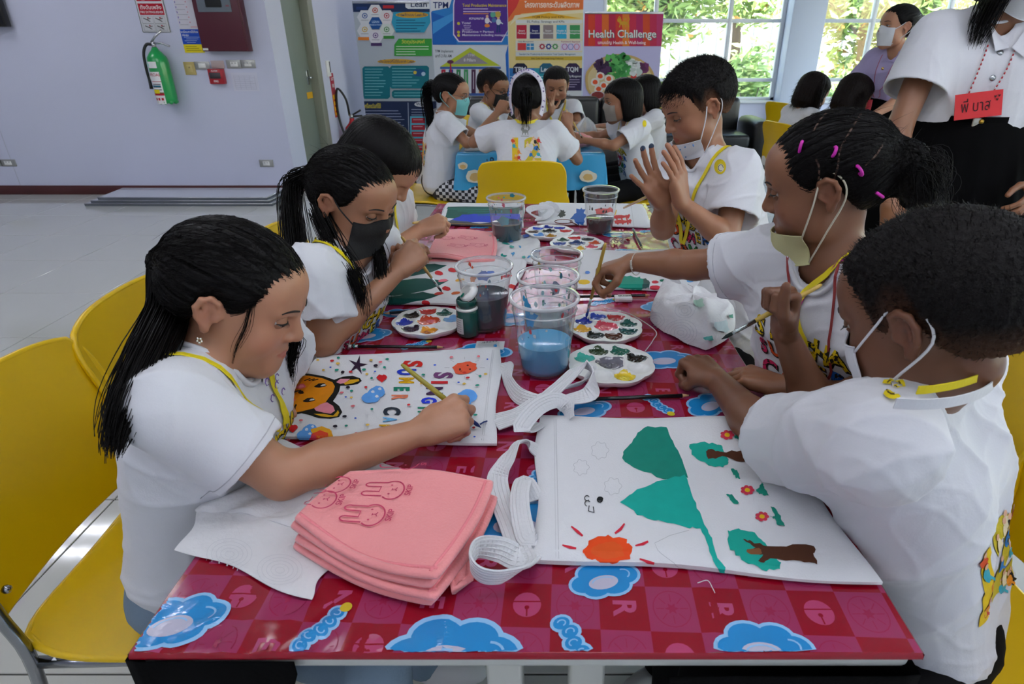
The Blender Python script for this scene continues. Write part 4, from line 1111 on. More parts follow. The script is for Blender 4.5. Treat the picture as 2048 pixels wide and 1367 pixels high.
for x, y in ((378, 380), (292, 492)): bl(x, y, 40, 20, '#e0626e', rot=-.2); bl(x, y, 26, 11, '#e8848c', rot=-.2)
for x, y in ((538, 373), (445, 492)): bl(x, y, 50, 17, '#1a1410', rot=-.15); bl(x + 22, y - 2, 22, 7, '#cfd0d0', rot=-.2)
d.line(PA([(275, 440), (310, 425), (330, 405), (345, 420), (300, 440)]), 2.5, paint('#16201c')); bl(378, 430, 24, 14, '#2a1c14'); d.line(PA([(345, 420), (380, 415)]), 2.5, paint('#16201c'))
for x in (405, 440, 470): d.line(PA([(x, 335), (x + 50, 316 + (x - 405) * .1)]), 1.8, paint('#1c1208'))
for x in (268, 296, 324): d.line(PA([(x, 575), (x + 6, 545), (x + 16, 530)]), 3.2, paint('#1c1208'))
d.poly(PA(star(842, 208, 85, 24, 5, -.1)[:]), paint('#2a1730'))
kidtext('S', 1285, 198, 150, 1.15, '#c2201c'); kidtext('U', 1235, 264, 150, .75, '#1c35b8'); kidtext('M', 1235, 333, 120, .85, '#d2a012'); kidtext('E', 1195, 402, 125, .85, '#137a5e'); kidtext('R', 1180, 468, 130, .75, '#d87a58')
kidtext('S', 1535, 292, 150, 1.1, '#6a3a6a'); kidtext('I', 1505, 350, 130, 1.4, '#c0202a'); kidtext('N', 1465, 420, 130, 1.1, '#3a1f44'); kidtext('G', 1420, 498, 120, .9, '#1c35c8'); kidtext('H', 1390, 575, 120, .9, '#137a5e'); kidtext('C', 1115, 585, 135, 1.1, '#1c2634'); kidtext('A', 1100, 655, 110, .8, '#6aaede'); kidtext('M', 1060, 715, 90, .9, '#d2a012')
bl(1718, 232, 100, 50, '#e05a3a', 18, .1, -.15); bl(1680, 243, 9, 9, '#5a1a14'); bl(1743, 212, 9, 6, '#5a1a14'); bl(1762, 243, 9, 6, '#5a1a14'); bl(1716, 270, 18, 8, '#c8302a'); d.line(PA(arc(1690, 246, 16, 14, 60, 200, 8)), 1, paint('#5a1a14'))
for a in range(0, 360, 45): d.line(PA([(1718 + 125 * math.cos(math.radians(a)), 232 + 68 * math.sin(math.radians(a))), (1718 + 165 * math.cos(math.radians(a)), 232 + 90 * math.sin(math.radians(a)))]), .5, paint('#8c8c92'))
for hx, hy, s in ((1043, 320, 1), (315, 730, .95)): bl(hx - 18 * s, hy - 6 * s, 28 * s, 24 * s, '#c41d24', s=3); bl(hx + 16 * s, hy - 10 * s, 26 * s, 22 * s, '#c41d24', s=4); d.poly(PA([(hx - 40 * s, hy), (hx + 40 * s, hy - 10), (hx - 2 * s, hy + 34 * s)]), paint('#c41d24'))
for (cx, cy, s, sd) in ((972, 450, 1, 1), (1705, 490, 1.2, 2), (430, 755, .85, 3), (285, 870, .5, 5)):
    for (a, e, f, g) in ((-40, 30, 58, 42), (35, -20, 60, 48), (0, 10, 55, 60)): bl(cx + a * s, cy + e * s, f * s, g * s, '#5b9be0', 14, .05, 0, sd)
    if s < 1.1:
        for (a, e) in ((52, -44), (-5, -20), (28, 18)): bl(cx + a * s, cy + e * s, 15 * s, 11 * s, '#d4dce8')
bl(560, 765, 95, 42, '#d89a1c', rot=.25); bl(545, 790, 75, 42, '#d2442a', rot=.2); bl(480, 800, 30, 20, '#c83a54')
rr = random.Random(8)
for (x, y, c) in ((685, 153, 'g'), (632, 178, 'r'), (516, 172, 'y'), (680, 200, 'y'), (563, 255, 'y'), (620, 232, 'b'), (672, 255, 'g'), (720, 272, 'k'), (785, 270, 'r'), (953, 174, 'y'), (990, 218, 'k'), (1085, 165, 'g'), (1062, 232, 'g'), (895, 252, 'g'), (918, 288, 'y'), (985, 268, 'b'), (957, 322, 'g'), (764, 397, 'k'), (793, 428, 'g'), (712, 442, 'p'), (745, 478, 'b'), (791, 482, 'y'), (910, 397, 'r'), (804, 553, 'p'), (960, 578, 'g'), (736, 638, 'k'), (825, 653, 'b'), (660, 720, 'k'), (750, 716, 'g'), (925, 708, 'y'), (1262, 543, 'r'), (1380, 296, 'g'), (1475, 217, 'b'), (1610, 152, 'p'), (1832, 146, 'p'), (1905, 170, 'b'), (1744, 322, 'r'), (1670, 360, 'b'), (1845, 308, 'g'), (1822, 384, 'g'), (1890, 292, 'y'), (1715, 372, 'y'), (1805, 628, 'g'), (1792, 732, 'r'), (1800, 800, 'b'), (1675, 830, 'p'), (1715, 702, 'y'), (380, 673, 'p'), (312, 668, 'p'), (262, 708, 'b'), (178, 726, 'G'), (245, 782, 'g'), (125, 800, 'r'), (282, 800, 'p'), (835, 770, 'p'), (1364, 370, 'y'), (1030, 195, 'p')):
    s = 18 if c in 'kG' else (10 if c == 'b' else 14)
    bl(x, y, s * rr.uniform(.8, 1.3), s * .62, {'g': '#168a72', 'G': '#0f5f4a', 'r': '#c8262c', 'y': '#ddb850', 'b': '#2a58c8', 'k': '#1c1626', 'p': '#e07078'}[c], 10, .1, -.1, int(x))
d.line([(960, 853), (968, 848), (975, 846)], 3, paint('#23366a'))
# folded hem line of the bag mouth
stuff(d.build('painting', bagA))
m_seam = M('seam', '#bfc0c4', .9)
d = Decal(on(bvA, .0003), cut=.02); d.line([(985, 700), (962, 890)], 1.2, m_seam); d.line([(988, 700), (966, 890)], .7, m_seam); d.build('hem_seam', bagA)
strap(bagA, [(1000, 728, .004, 0), (1014, 735, .014, 30), (1018, 765, .012, 70), (1040, 792, .013, 60), (1080, 800, .014, 10), (1115, 775, .03, 0), (1150, 742, .05, -10), (1172, 728, .055, -60), (1188, 752, .045, -80), (1180, 786, .03, -30), (1130, 800, .02, 0), (1070, 815, .014, 0), (1030, 836, .01, 0), (992, 850, .006, 0)], .029)
strap(bagA, [(992, 836, .006, 0), (1040, 822, .012, 0), (1085, 790, .018, -20), (1130, 775, .022, -40), (1168, 762, .024, -50), (1178, 742, .022, -60)], .026)

# ---- bag of the boy at the right front (mountains, sun, trees)
P = [tz(1076, 836), (.372, .862), tz(1757, 1169), tz(1068, 1121)]
bagD, bvD, _ = slab('tote_bag', 'white tote bag painted with green mountains, an orange sun and two trees', 'tote bag', P, soft(5, .003, .011), m_canvas, wob=.004)
d = Decal(on(bvD), cut=.012, step=.00003)
def zD(x, y): return (1000 + x * .42938, 780 + y * .42938)
def PD(pts): return [zD(*p) for p in pts]
def rough(pts, amp=4, n=4, seed=1):
    r = random.Random(seed); out = []
    for i in range(len(pts)):
        a, c = pts[i], pts[(i + 1) % len(pts)]
        for k in range(n): t = k / n; out.append((a[0] + (c[0] - a[0]) * t + r.uniform(-amp, amp), a[1] + (c[1] - a[1]) * t + r.uniform(-amp, amp)))
    return out
def pd(pts, c, amp=4, s=1): d.poly(PD(rough(pts, amp, 4, s)), paint(c))
pd([(665, 172), (775, 172), (800, 235), (840, 300), (876, 404), (760, 412), (640, 368), (565, 318), (580, 280), (620, 230)], '#10806f', 5, 2)
pd([(560, 522), (640, 465), (760, 415), (862, 398), (890, 470), (930, 590), (940, 640), (880, 640), (740, 610), (640, 580)], '#14a596', 5, 3)
pd([(905, 530), (930, 570), (960, 640), (985, 690), (1010, 780), (1050, 825), (1045, 865), (1025, 850), (985, 780), (955, 680), (910, 610)], '#14a596', 3, 4)
pd([(385, 740), (430, 690), (510, 678), (590, 700), (618, 735), (600, 790), (530, 805), (450, 800), (400, 770)], '#e24a18', 7, 5)
pd([(420, 742), (460, 715), (520, 705), (570, 725), (575, 770), (500, 785), (440, 775)], '#dc5620', 5, 6)
for q in (((332, 635), (385, 680)), ((290, 722), (355, 738)), ((580, 622), (535, 668)), ((630, 725), (690, 705)), ((650, 785), (718, 806))): d.line(PD([q[0], ((q[0][0] + q[1][0]) / 2 + 4, (q[0][1] + q[1][1]) / 2 + 3), q[1]]), [3, 6, 4], paint('#c8283c'))
d.poly(PD(blob(517, 842, 15, 20, 12, .2)), paint('#c8283c'))
pd([(885, 258), (940, 244), (1010, 250), (1040, 275), (1060, 310), (1065, 340), (1030, 362), (975, 350), (920, 325), (890, 290)], '#17a08e', 6, 7)
pd([(960, 285), (985, 275), (1030, 290), (1130, 280), (1210, 275), (1250, 335), (1230, 345), (1130, 335), (1040, 310), (970, 325)], '#4e2c1c', 5, 8)
pd([(1060, 655), (1120, 650), (1190, 670), (1240, 715), (1250, 760), (1305, 800), (1300, 838), (1220, 838), (1130, 790), (1070, 740)], '#17a08e', 7, 9)
pd([(1130, 695), (1170, 705), (1240, 730), (1330, 725), (1450, 720), (1475, 745), (1455, 765), (1480, 810), (1400, 800), (1260, 785), (1230, 805), (1200, 800), (1225, 770), (1160, 745), (1190, 735)], '#4a2a1a', 5, 10)
d.poly(PD(blob(1185, 752, 36, 16, 12, .2)), paint('#7a5030'))
for (x, y) in ((1058, 210), (1152, 467), (1220, 590)):
    for k in range(7): d.poly(PD(blob(x + 22 * math.cos(k * .9), y + 15 * math.sin(k * .9), 12, 8, 9, .1)), paint('#cc3a52'), lay=20)
    d.poly(PD(blob(x, y, 13, 10, 10, .1)), paint('#e0b41c'), lay=21)
for q in ([(1085, 215), (1115, 200), (1135, 225), (1150, 265), (1130, 258), (1120, 235), (1098, 228)], [(1185, 462), (1205, 460), (1220, 430), (1230, 450), (1248, 490), (1225, 490), (1200, 482)], [(1078, 368), (1100, 375), (1122, 412), (1100, 412), (1088, 395)], [(1055, 487), (1080, 485), (1110, 530), (1090, 530), (1070, 510)], [(1255, 590), (1280, 590), (1262, 540), (1285, 555), (1310, 600), (1330, 638), (1295, 630), (1285, 605)]): pd(q, '#1a8a76', 4, int(q[0][0]))
for (x, y, q) in ((465, 283, 38), (378, 362, 34), (525, 450, 38)): d.line(PD([(x + (q + 5 * math.cos(k * 1.6 * 3)) * math.cos(k * .21), y + (q + 5 * math.cos(k * 1.6 * 3)) * math.sin(k * .21)) for k in range(31)]), .7, paint('#a9abb0'))
for (x, y) in ((465, 512),): d.line(PD(arc(x, y, 12, 12, 0, 330)), 2.4, paint('#111316')); d.poly(PD(blob(x + 2, y - 4, 14, 10)), paint('#111316'))
d.line(PD(arc(405, 505, 11, 12, 40, 340)), 1.6, paint('#26282c')); d.line(PD(arc(408, 530, 13, 13, 100, 330)), 1.6, paint('#26282c')); d.line(PD([(415, 540), (412, 565), (438, 572), (434, 545)]), 2, paint('#26282c'))
d.line(PD([(880, 655), (790, 680), (720, 715), (735, 750), (830, 820), (900, 835), (1010, 865)]), .7, paint('#9a9ca0'))
stuff(d.build('painting', bagD))
d = Decal(on(bvD, .0003), cut=.02); d.line([(1112, 838), (1118, 1135)], 1.4, m_seam); d.line([(1108, 838), (1112, 1133)], .8, m_seam); d.build('hem_seam', bagD)
strap(bagD, [(1076, 902, .004, 0), (1048, 884, .02, 20), (1028, 893, .03, 50), (1012, 920, .025, 20), (995, 955, .012, 0), (1003, 1000, .008, 0), (1022, 1050, .008, 0), (1040, 1100, .010, 0), (1050, 1130, .018, 40), (1010, 1152, .026, 70), (965, 1150, .03, 80), (942, 1125, .032, 90), (955, 1095, .034, 90), (1000, 1098, .030, 60), (1040, 1115, .02, 20), (1068, 1100, .006, 0)], .03)
strap(bagD, [(1078, 846, .006, 0), (1050, 862, .02, 10), (1045, 850, .035, 20), (1075, 815, .04, 30), (1110, 800, .036, 40), (1134, 812, .024, 60), (1140, 838, .01, 70)], .028)
strap(bagD, [(1072, 1000, .004, 0), (1050, 960, .014, 10), (1040, 985, .02, 10), (1042, 1030, .018, 0), (1055, 1075, .014, 20), (1070, 1060, .006, 0)], .026)

# ---- middle bags
P = [(-.425, 1.72), (-.055, 1.70), tz(1012, 612), (-.44, 1.375)]
bagB, bvB, _ = slab('tote_bag', 'white tote bag with dark green painted trees and red hearts before the masked girl', 'tote bag', P, soft(6, .003, .010), m_canvas, wob=.003)
d = Decal(on(bvB), cut=.012, step=.00003)
for q in ([(760, 528), (860, 527), (893, 532), (850, 548), (800, 556), (740, 556)], [(740, 572), (830, 556), (897, 562), (850, 582), (790, 592), (740, 590)], [(740, 600), (800, 590), (845, 585), (886, 588), (850, 600), (785, 612), (740, 614)]): d.poly(rough(q, 1.5, 3), paint('#0d4a44'))
for (x, y) in ((878, 546), (893, 577), (1025, 573), (852, 605), (962, 610), (905, 540)): d.poly(blob(x, y, 9, 4.5, 10, .2), paint('#c4262e'))
for (x, y, c) in ((886, 561, '#dc6a80'), (878, 587, '#c43a34'), (920, 560, '#dca63c'), (912, 586, '#cf6a3a'), (1015, 552, '#c8303a'), (980, 545, '#4a6ab8'), (925, 600, '#c8303a'), (1000, 585, '#7a90c8')): d.poly(blob(x, y, 10, 3, 10, .2, -.2), paint(c))
stuff(d.build('painting', bagB))
P = [(.10, 1.78), (.375, 1.80), tz(1416, 584), tz(1150, 578)]
bagE, bvE, _ = slab('tote_bag', 'white tote bag with a teal painted bush and yellow patch under the outstretched arm', 'tote bag', P, soft(7, .003, .012), m_canvas, wob=.003)
d = Decal(on(bvE), cut=.012, step=.00003)
d.poly(rough([(1205, 567), (1245, 553), (1275, 553), (1290, 560), (1298, 572), (1280, 580), (1250, 577)], 2), paint('#1a8a76')); d.poly(rough([(1288, 556), (1299, 562), (1298, 577), (1286, 576)], 2), paint('#2c4a48')); d.poly(blob(1168, 564, 12, 5), paint('#dcb42c')); d.poly(blob(1310, 575, 11, 4.5), paint('#c83a4a')); d.poly(blob(1310, 564, 7, 3), paint('#c83a4a')); d.poly(rough([(1330, 566), (1350, 565), (1360, 574), (1345, 580), (1336, 575)], 2), paint('#175a4e')); d.line([(1352, 575), (1370, 579)], 4, paint('#3a2416')); d.poly(blob(1325, 561, 6, 2.5), paint('#1a6a58')); d.poly(blob(1380, 562, 7, 3), paint('#6aa6dc')); d.line([(1375, 568), (1386, 574), (1384, 578), (1392, 581)], .7, paint('#888888')); d.poly(blob(1192, 557, 6, 2), paint('#888a90')); d.poly(blob(1175, 545, 5, 3), paint('#5f8fd8'))
stuff(d.build('painting', bagE))
P = [tz(893, 409), tz(1050, 409), tz(1046, 456), tz(874, 449)]
bagC, bvC, _ = slab('tote_bag', 'tote bag painted green and blue at the far left corner of the front table', 'tote bag', P, soft(8, .002, .010), m_canvas, wob=.002)
d = Decal(on(bvC), cut=.02, step=.00005)
d.poly(rough([(890, 413), (1047, 414), (1046, 440), (960, 440), (880, 436)], 1), paint('#0c5246')); d.poly(rough([(902, 440), (925, 430), (970, 427), (1040, 428), (1043, 446), (930, 444)], 1), paint('#2440c0')); d.poly(rough([(876, 441), (905, 441), (960, 446), (1044, 444), (1044, 454), (930, 452), (877, 449)], 1), paint('#54565c')); d.line([(890, 446), (960, 449), (1030, 448)], 1.2, paint('#8f7a4a'))
for k in range(4): d.line([(895 + 20 * k, 418 + 4 * k), (985 + 12 * k, 419 + 4 * k)], 1, paint('#1c7a68'))
stuff(d.build('painting', bagC))
P = [tz(1078, 408), tz(1285, 411), tz(1306, 456), tz(1075, 448)]
bagF, bvF, _ = slab('tote_bag', 'white tote bag with blue and red paint strokes at the table\'s far end', 'tote bag', P, soft(9, .002, .009), m_canvas, wob=.002)
d = Decal(on(bvF), cut=.02, step=.00005)
d.poly(rough([(1142, 436), (1155, 420), (1168, 416), (1172, 436), (1168, 452), (1155, 448)], 3), paint('#1c56a0')); d.poly(rough([(1115, 432), (1122, 421), (1131, 422), (1130, 433), (1122, 436)], 2), paint('#2a302e')); d.line(arc(1127, 443, 18, 4, 0, 350), 1.5, paint('#6a3428')); d.line([(1140, 443), (1162, 453)], 2, paint('#5a2c2c')); d.poly(rough([(1190, 418), (1222, 416), (1228, 424), (1195, 430)], 2), paint('#c83a34')); d.poly(rough([(1228, 431), (1260, 430), (1258, 436), (1230, 438)], 2), paint('#c0282e')); d.poly(rough([(1228, 441), (1262, 440), (1262, 446), (1232, 448)], 2), paint('#c0282e'))
for k in range(3): d.line([(1232 + 10 * k, 430), (1236 + 10 * k, 449)], 3, paint('#c0282e'))
d.line([(1233, 420), (1230, 430)], 2, paint('#d8b030')); d.line([(1262, 412), (1268, 453)], .5, paint('#9a9ca2'))
stuff(d.build('painting', bagF))
strap(bagF, [(1078, 436, .005, 0), (1058, 425, .02, 30), (1062, 417, .03, 50), (1090, 414, .035, 30), (1102, 420, .03, 0), (1090, 434, .02, -20), (1070, 440, .01, 0)], .024)
strap(bagF, [(1080, 424, .008, 40), (1095, 408, .03, 60), (1112, 414, .02, 60), (1116, 425, .008, 30)], .022)

# ---- pink folded towels
m_towel = M('towel_pink', '#ef9596', .95, bump=.2, bscale=300, sheen=.4, var=.05, vscale=20)
m_towel2 = M('towel_edge', '#ef8a92', .9, bump=.3, bscale=300)
m_bunny = ink('#c23a5e')
def bunny(d, fn, x, y, s, rot):
    c, q = math.cos(rot), math.sin(rot)
    tr = lambda P: [(x + s * (a * c - b_ * q), y + s * (a * q + b_ * c)) for a, b_ in P]
    outl = [(-.55, .55)] + arc(-.45, 1.25, .2, .32, 180, 0, 8) + [(-.2, .72), (.2, .72)] + arc(.45, 1.25, .2, .32, 180, 0, 8) + arc(0, 0, .78, .7, 40, -220, 24)
    outl = [(-.58, .5)] + arc(-.42, 1.45, .2, .3, 200, -10, 8) + [(-.22, .74), (.22, .74)] + arc(.42, 1.45, .2, .3, 190, -20, 8) + arc(0, 0, .8, .7, 38, -218, 26)
    d.line(tr(outl), s * .09, m_bunny)
    for sx in (-.38, .38): d.poly(tr(blob(sx, .12, .06, .07, 8, 0)), m_bunny)
    d.poly(tr([(-.1, .02), (.1, .02), (0, -.1)]), m_bunny); d.line(tr([(0, -.1), (0, -.22), (-.15, -.3)]), s * .06, m_bunny); d.line(tr([(0, -.22), (.15, -.3)]), s * .06, m_bunny)
    X, Y = tr([(0, -1.05)])[0]
    d.text('SKIP', X, Y, s * .5, m_bunny, rot=rot, bold=.02)
def towel(label, P, layers, hbase, seed, amp):
    r = thing('hand_towel', label, 'towel', (P[0][0], P[0][1], TZ))
    last = None
    for k in range(layers):
        dx = [(0, 0), (.004, -.003), (-.003, .004), (.003, .002)][k % 4]
        Q = [Vector((p[0] + dx[0] + .002 * k * (1 if p[0] < P[1][0] - .05 else -1), p[1] + dx[1])) for p in P]
        zb = k * hbase
        def hf(u, v, k=k):
            front = max(0, (v - .55) / .45); sag = math.sin(math.pi * min(1, u * 1.0)) * front
            z = hbase * .92 + (amp * k / layers) * math.sin(math.pi * u * 1.6 + .6 * k) * front ** 2
            return max(.003, z + .0015 * math.sin(7 * u + 5 * v + seed + k))
        TL, TR, BR, BL = [Vector((q.x, q.y, 0)) for q in Q]
        def xy(u, v):
            p = (TL * (1 - u) + TR * u) * (1 - v) + (BL * (1 - u) + BR * u) * v
            bul = .012 * math.sin(math.pi * u) * (v - .5) * 2
            p.y -= bul; p.x += .008 * math.sin(math.pi * v) * (2 * u - 1)
            return p
        def top(u, v):
            p = xy(u, v); return Vector((p.x, p.y, TZ + zb + hf(u, v)))
        def bot(u, v):
            p = xy(u, v); return Vector((p.x, p.y, TZ + zb + .001 + max(0, hf(u, v) - hbase * .92) * .8))
        b = MB(); n1, n2 = 37, 31
        b.grid(n1, n2, top, m_towel, flip=True); b.grid(n1, n2, bot, m_towel)
        ring = [(i / (n1 - 1), 0) for i in range(n1)] + [(1, j / (n2 - 1)) for j in range(1, n2)] + [(i / (n1 - 1), 1) for i in range(n1 - 2, -1, -1)] + [(0, j / (n2 - 1)) for j in range(n2 - 2, 0, -1)]
        rp = [(top(u, v) + bot(u, v)) / 2 for u, v in ring]
        b.tube(rp, hbase * .47, m_towel, 8, closed=True)
        o = b.build('fold_layer', r)
        b2 = MB(); b2.tube([top(u, v) + Vector((0, 0, -.0005)) for u, v in [(i / 36, .97) for i in range(37)]], .0022, m_towel2, 6); b2.tube([top(.97, i / 30) + Vector((0, 0, -.0005)) for i in range(31)], .0022, m_towel2, 6); b2.build('stitched_edge', o)
        last = (b, top, o)
    return r, last
P = [(-.315, .785), onz(990, 985, .75), onz(862, 1185, .75), onz(590, 1078, .75)]
P = [Vector((p[0], p[1])) for p in P]
tw, (tb, ttop, tl) = towel('pink towel folded in a thick stack with rabbit outlines, at the table front', [onz(688, 955, .77), onz(985, 985, .76), onz(858, 1188, .75), onz(592, 1078, .75)], 4, .0115, 1, .012)
bvT = BVHTree.FromPolygons([Vector(v) for v in tb.v], tb.f)
def tfn(x, y, l):
    h = bvT.ray_cast(Vector((x, y, 1.2)), Vector((0, 0, -1)))
    return None if h[0] is None else h[0] + Vector((0, 0, .0004 + l))
d = Decal(tfn, cut=.01)
for (px, py, rt) in ((785, 982, 1.5), (745, 1032, 1.5), (678, 975, 1.5), (650, 1010, 1.5), (820, 935, 1.5)):
    p = onz(px, py, .778); bunny(d, tfn, p.x, p.y, .0215, rt)
stuff(d.build('rabbit_print', tl))
# corner of the lower fold showing to the right
b = MB(); q = [onz(900, 1130, TZ), onz(950, 1080, TZ), onz(938, 1165, TZ), onz(912, 1188, TZ)]
b.grid(9, 9, lambda u, v: (q[0] * (1 - u) + q[1] * u) * (1 - v) + (q[3] * (1 - u) + q[2] * u) * v + Vector((0, 0, .012 + .003 * math.sin(u * 5))), m_towel, flip=True); b.grid(9, 9, lambda u, v: (q[0] * (1 - u) + q[1] * u) * (1 - v) + (q[3] * (1 - u) + q[2] * u) * v + Vector((0, 0, .001)), m_towel)
b.tube([q[0] + Vector((0, 0, .007)), q[1] + Vector((0, 0, .007)), q[2] + Vector((0, 0, .007)), q[3] + Vector((0, 0, .007))], .006, m_towel, 8, closed=True); b.build('fold_corner', tw)
tw2, (tb2, _, tl2) = towel('pink folded towel with rabbit outlines in the middle of the table on the left', [onz(885, 462, .75), onz(985, 468, .75), onz(985, 524, .74), onz(855, 522, .74)], 2, .012, 4, .02)
bvT2 = BVHTree.FromPolygons([Vector(v) for v in tb2.v], tb2.f)
def tfn2(x, y, l):
    h = bvT2.ray_cast(Vector((x, y, 1.2)), Vector((0, 0, -1)))
    return None if h[0] is None else h[0] + Vector((0, 0, .0004 + l))
d = Decal(tfn2, cut=.01)
for (px, py, rt) in ((895, 478, 1.2), (940, 478, 1.2), (920, 495, 1.2), (960, 496, 1.2)):
    p = onz(px, py, .755); bunny(d, tfn2, p.x, p.y, .021, rt)
stuff(d.build('rabbit_print', tl2))

# ---- paper towels
def sheet(name, label, pts, hf, n=33, dots=None, mat=None):
    TL, TR, BR, BL = pts
    o, bv, top = slab(name, label, 'paper towel', pts, hf, mat or m_paper, nu=n, nv=n, wob=.004)
    return o, bv
sh, bvs = sheet('paper_towel', 'flat sheet of embossed paper towel at the left front corner under the pink towel', [onz(420, 985, TZ), onz(690, 1090, TZ), onz(617, 1199, TZ), onz(358, 1095, TZ)], lambda u, v: .0016 + .001 * math.sin(6 * u + 4 * v))
d = Decal(on(bvs, .0002), cut=.02)
for (cx, cy) in ((560, 1140), (460, 1110)):
    for k in range(1, 6): d.line(arc(cx, cy, 9 * k, 6 * k, 0, 360, 30), .8, M('emboss', '#c6c7cb', .9))
d.build('embossing', sh)
crs, _ = sheet('paper_towel', 'crumpled white tissue lying under the left front girl\'s forearm', [(-.43, .80), onz(830, 945, TZ), onz(640, 1060, TZ), onz(400, 1020, TZ)], lambda u, v: .007 + .006 * math.sin(8 * u + 3 * v) * math.sin(7 * v - 2 * u) + .003 * math.sin(21 * u + 13 * v), 49)
rag, bvr = sheet('paint_rag', 'white rag smeared with blue and green paint in the middle of the table', [onz(935, 470, TZ), onz(1075, 474, TZ), onz(1085, 530, TZ), onz(985, 520, TZ)], lambda u, v: .012 + .008 * math.sin(6 * u + 2 * v) * math.sin(5 * v + 1) + .003 * math.sin(17 * u + 9 * v), 41)
d = Decal(on(bvr, .0006), cut=.012)
rr = random.Random(4)
for k in range(30):
    x, y = rr.uniform(935, 1075), rr.uniform(472, 525); d.poly(blob(x, y, rr.uniform(3, 9), rr.uniform(1.5, 4), 9, .35, rr.uniform(-.6, .8), k), paint(rr.choice(('#2f6ab0', '#4a90c0', '#1c8a80', '#8a98a8', '#2a50a0', '#56a8a0'))))
stuff(d.build('paint_smears', rag))
# thick wad of paper towel at the right
def wad():
    base = [(1300, 622), (1322, 580), (1352, 596), (1372, 606), (1392, 590), (1420, 610), (1466, 632), (1462, 670), (1424, 700), (1392, 694), (1350, 678), (1316, 656)]
    r = thing('paper_towel', 'thick crumpled wad of embossed paper towel at the right table edge', 'paper towel', onz(1385, 650, TZ))
    lo = [onz(p[0], p[1] + (14 if p[1] < 640 else 0), TZ) for p in base]; cen = sum(lo, Vector()) / len(lo)
    loop = catmull(lo, 5, closed=True); m = len(loop); b = MB()
    def fn(u, v):
        p = loop[int(round(u * m)) % m]
        k = math.cos(v * math.pi / 2) ** .55 if v < 1 else 0
        q = cen + (p - cen) * k
        hh = .062 * math.sin(v * math.pi / 2) ** .8
        w_ = .5 + .5 * math.sin(u * 6.283 * 2 + .4)
        hh += .012 * w_ * math.sin(v * 3.14) + .004 * math.sin(u * 40 + v * 9) + .003 * math.sin(u * 23 - v * 14)
        return Vector((q.x, q.y, TZ + .001 + max(0, hh)))
    b.grid(m, 15, fn, m_paper, closed_u=True); o = b.build('crumpled_body', r)
    bv = BVHTree.FromPolygons([Vector(v) for v in b.v], b.f)
    # stand-up ears of the fold
    for (q0, q1, q2, hh) in (((1322, 600), (1338, 615), (1362, 622), .055), ((1385, 615), (1402, 612), (1425, 625), .05), ((1440, 640), (1458, 640), (1462, 660), .03)):
        A, B_, D_ = onz(q0[0], q0[1], TZ), onz(q1[0], q1[1], TZ), onz(q2[0], q2[1], TZ)
        e = MB()
        def ear(u, v):
            p = (A * (1 - u) ** 2 + B_ * 2 * u * (1 - u) + D_ * u * u)
            top = .025 + hh * math.sin(math.pi * min(1, u * .9 + .08)) ** 1.2
            return Vector((p.x + .006 * math.sin(u * 9) * v, p.y + .004 * v, TZ + .012 + top * v))
        e.grid(15, 9, ear, m_paper); e.grid(15, 9, lambda u, v: ear(u, v) + Vector((.0012, .0012, 0)), m_paper); e.build('folded_ear', r)
    d = Decal(on(bv, .0006), cut=.01)
    em = M('emboss2', '#c2c4ca', .9)
    for (cx, cy, n) in ((1362, 665, 6), (1370, 622, 4), (1312, 640, 4)):
        for k in range(1, n): d.line(arc(cx, cy, 6.5 * k, 5 * k, 0, 360, 28), .8, em)
    for (x, y, rx, ry, c) in ((1398, 608, 12, 9, '#a8c8b8'), (1417, 676, 8, 4, '#5fb0a8'), (1440, 652, 14, 12, '#c4d4d8'), (1458, 632, 4, 4, '#4a8a78')): d.poly(blob(x, y, rx, ry, 12, .3), paint(c))
    stuff(d.build('stains', o))
wad()

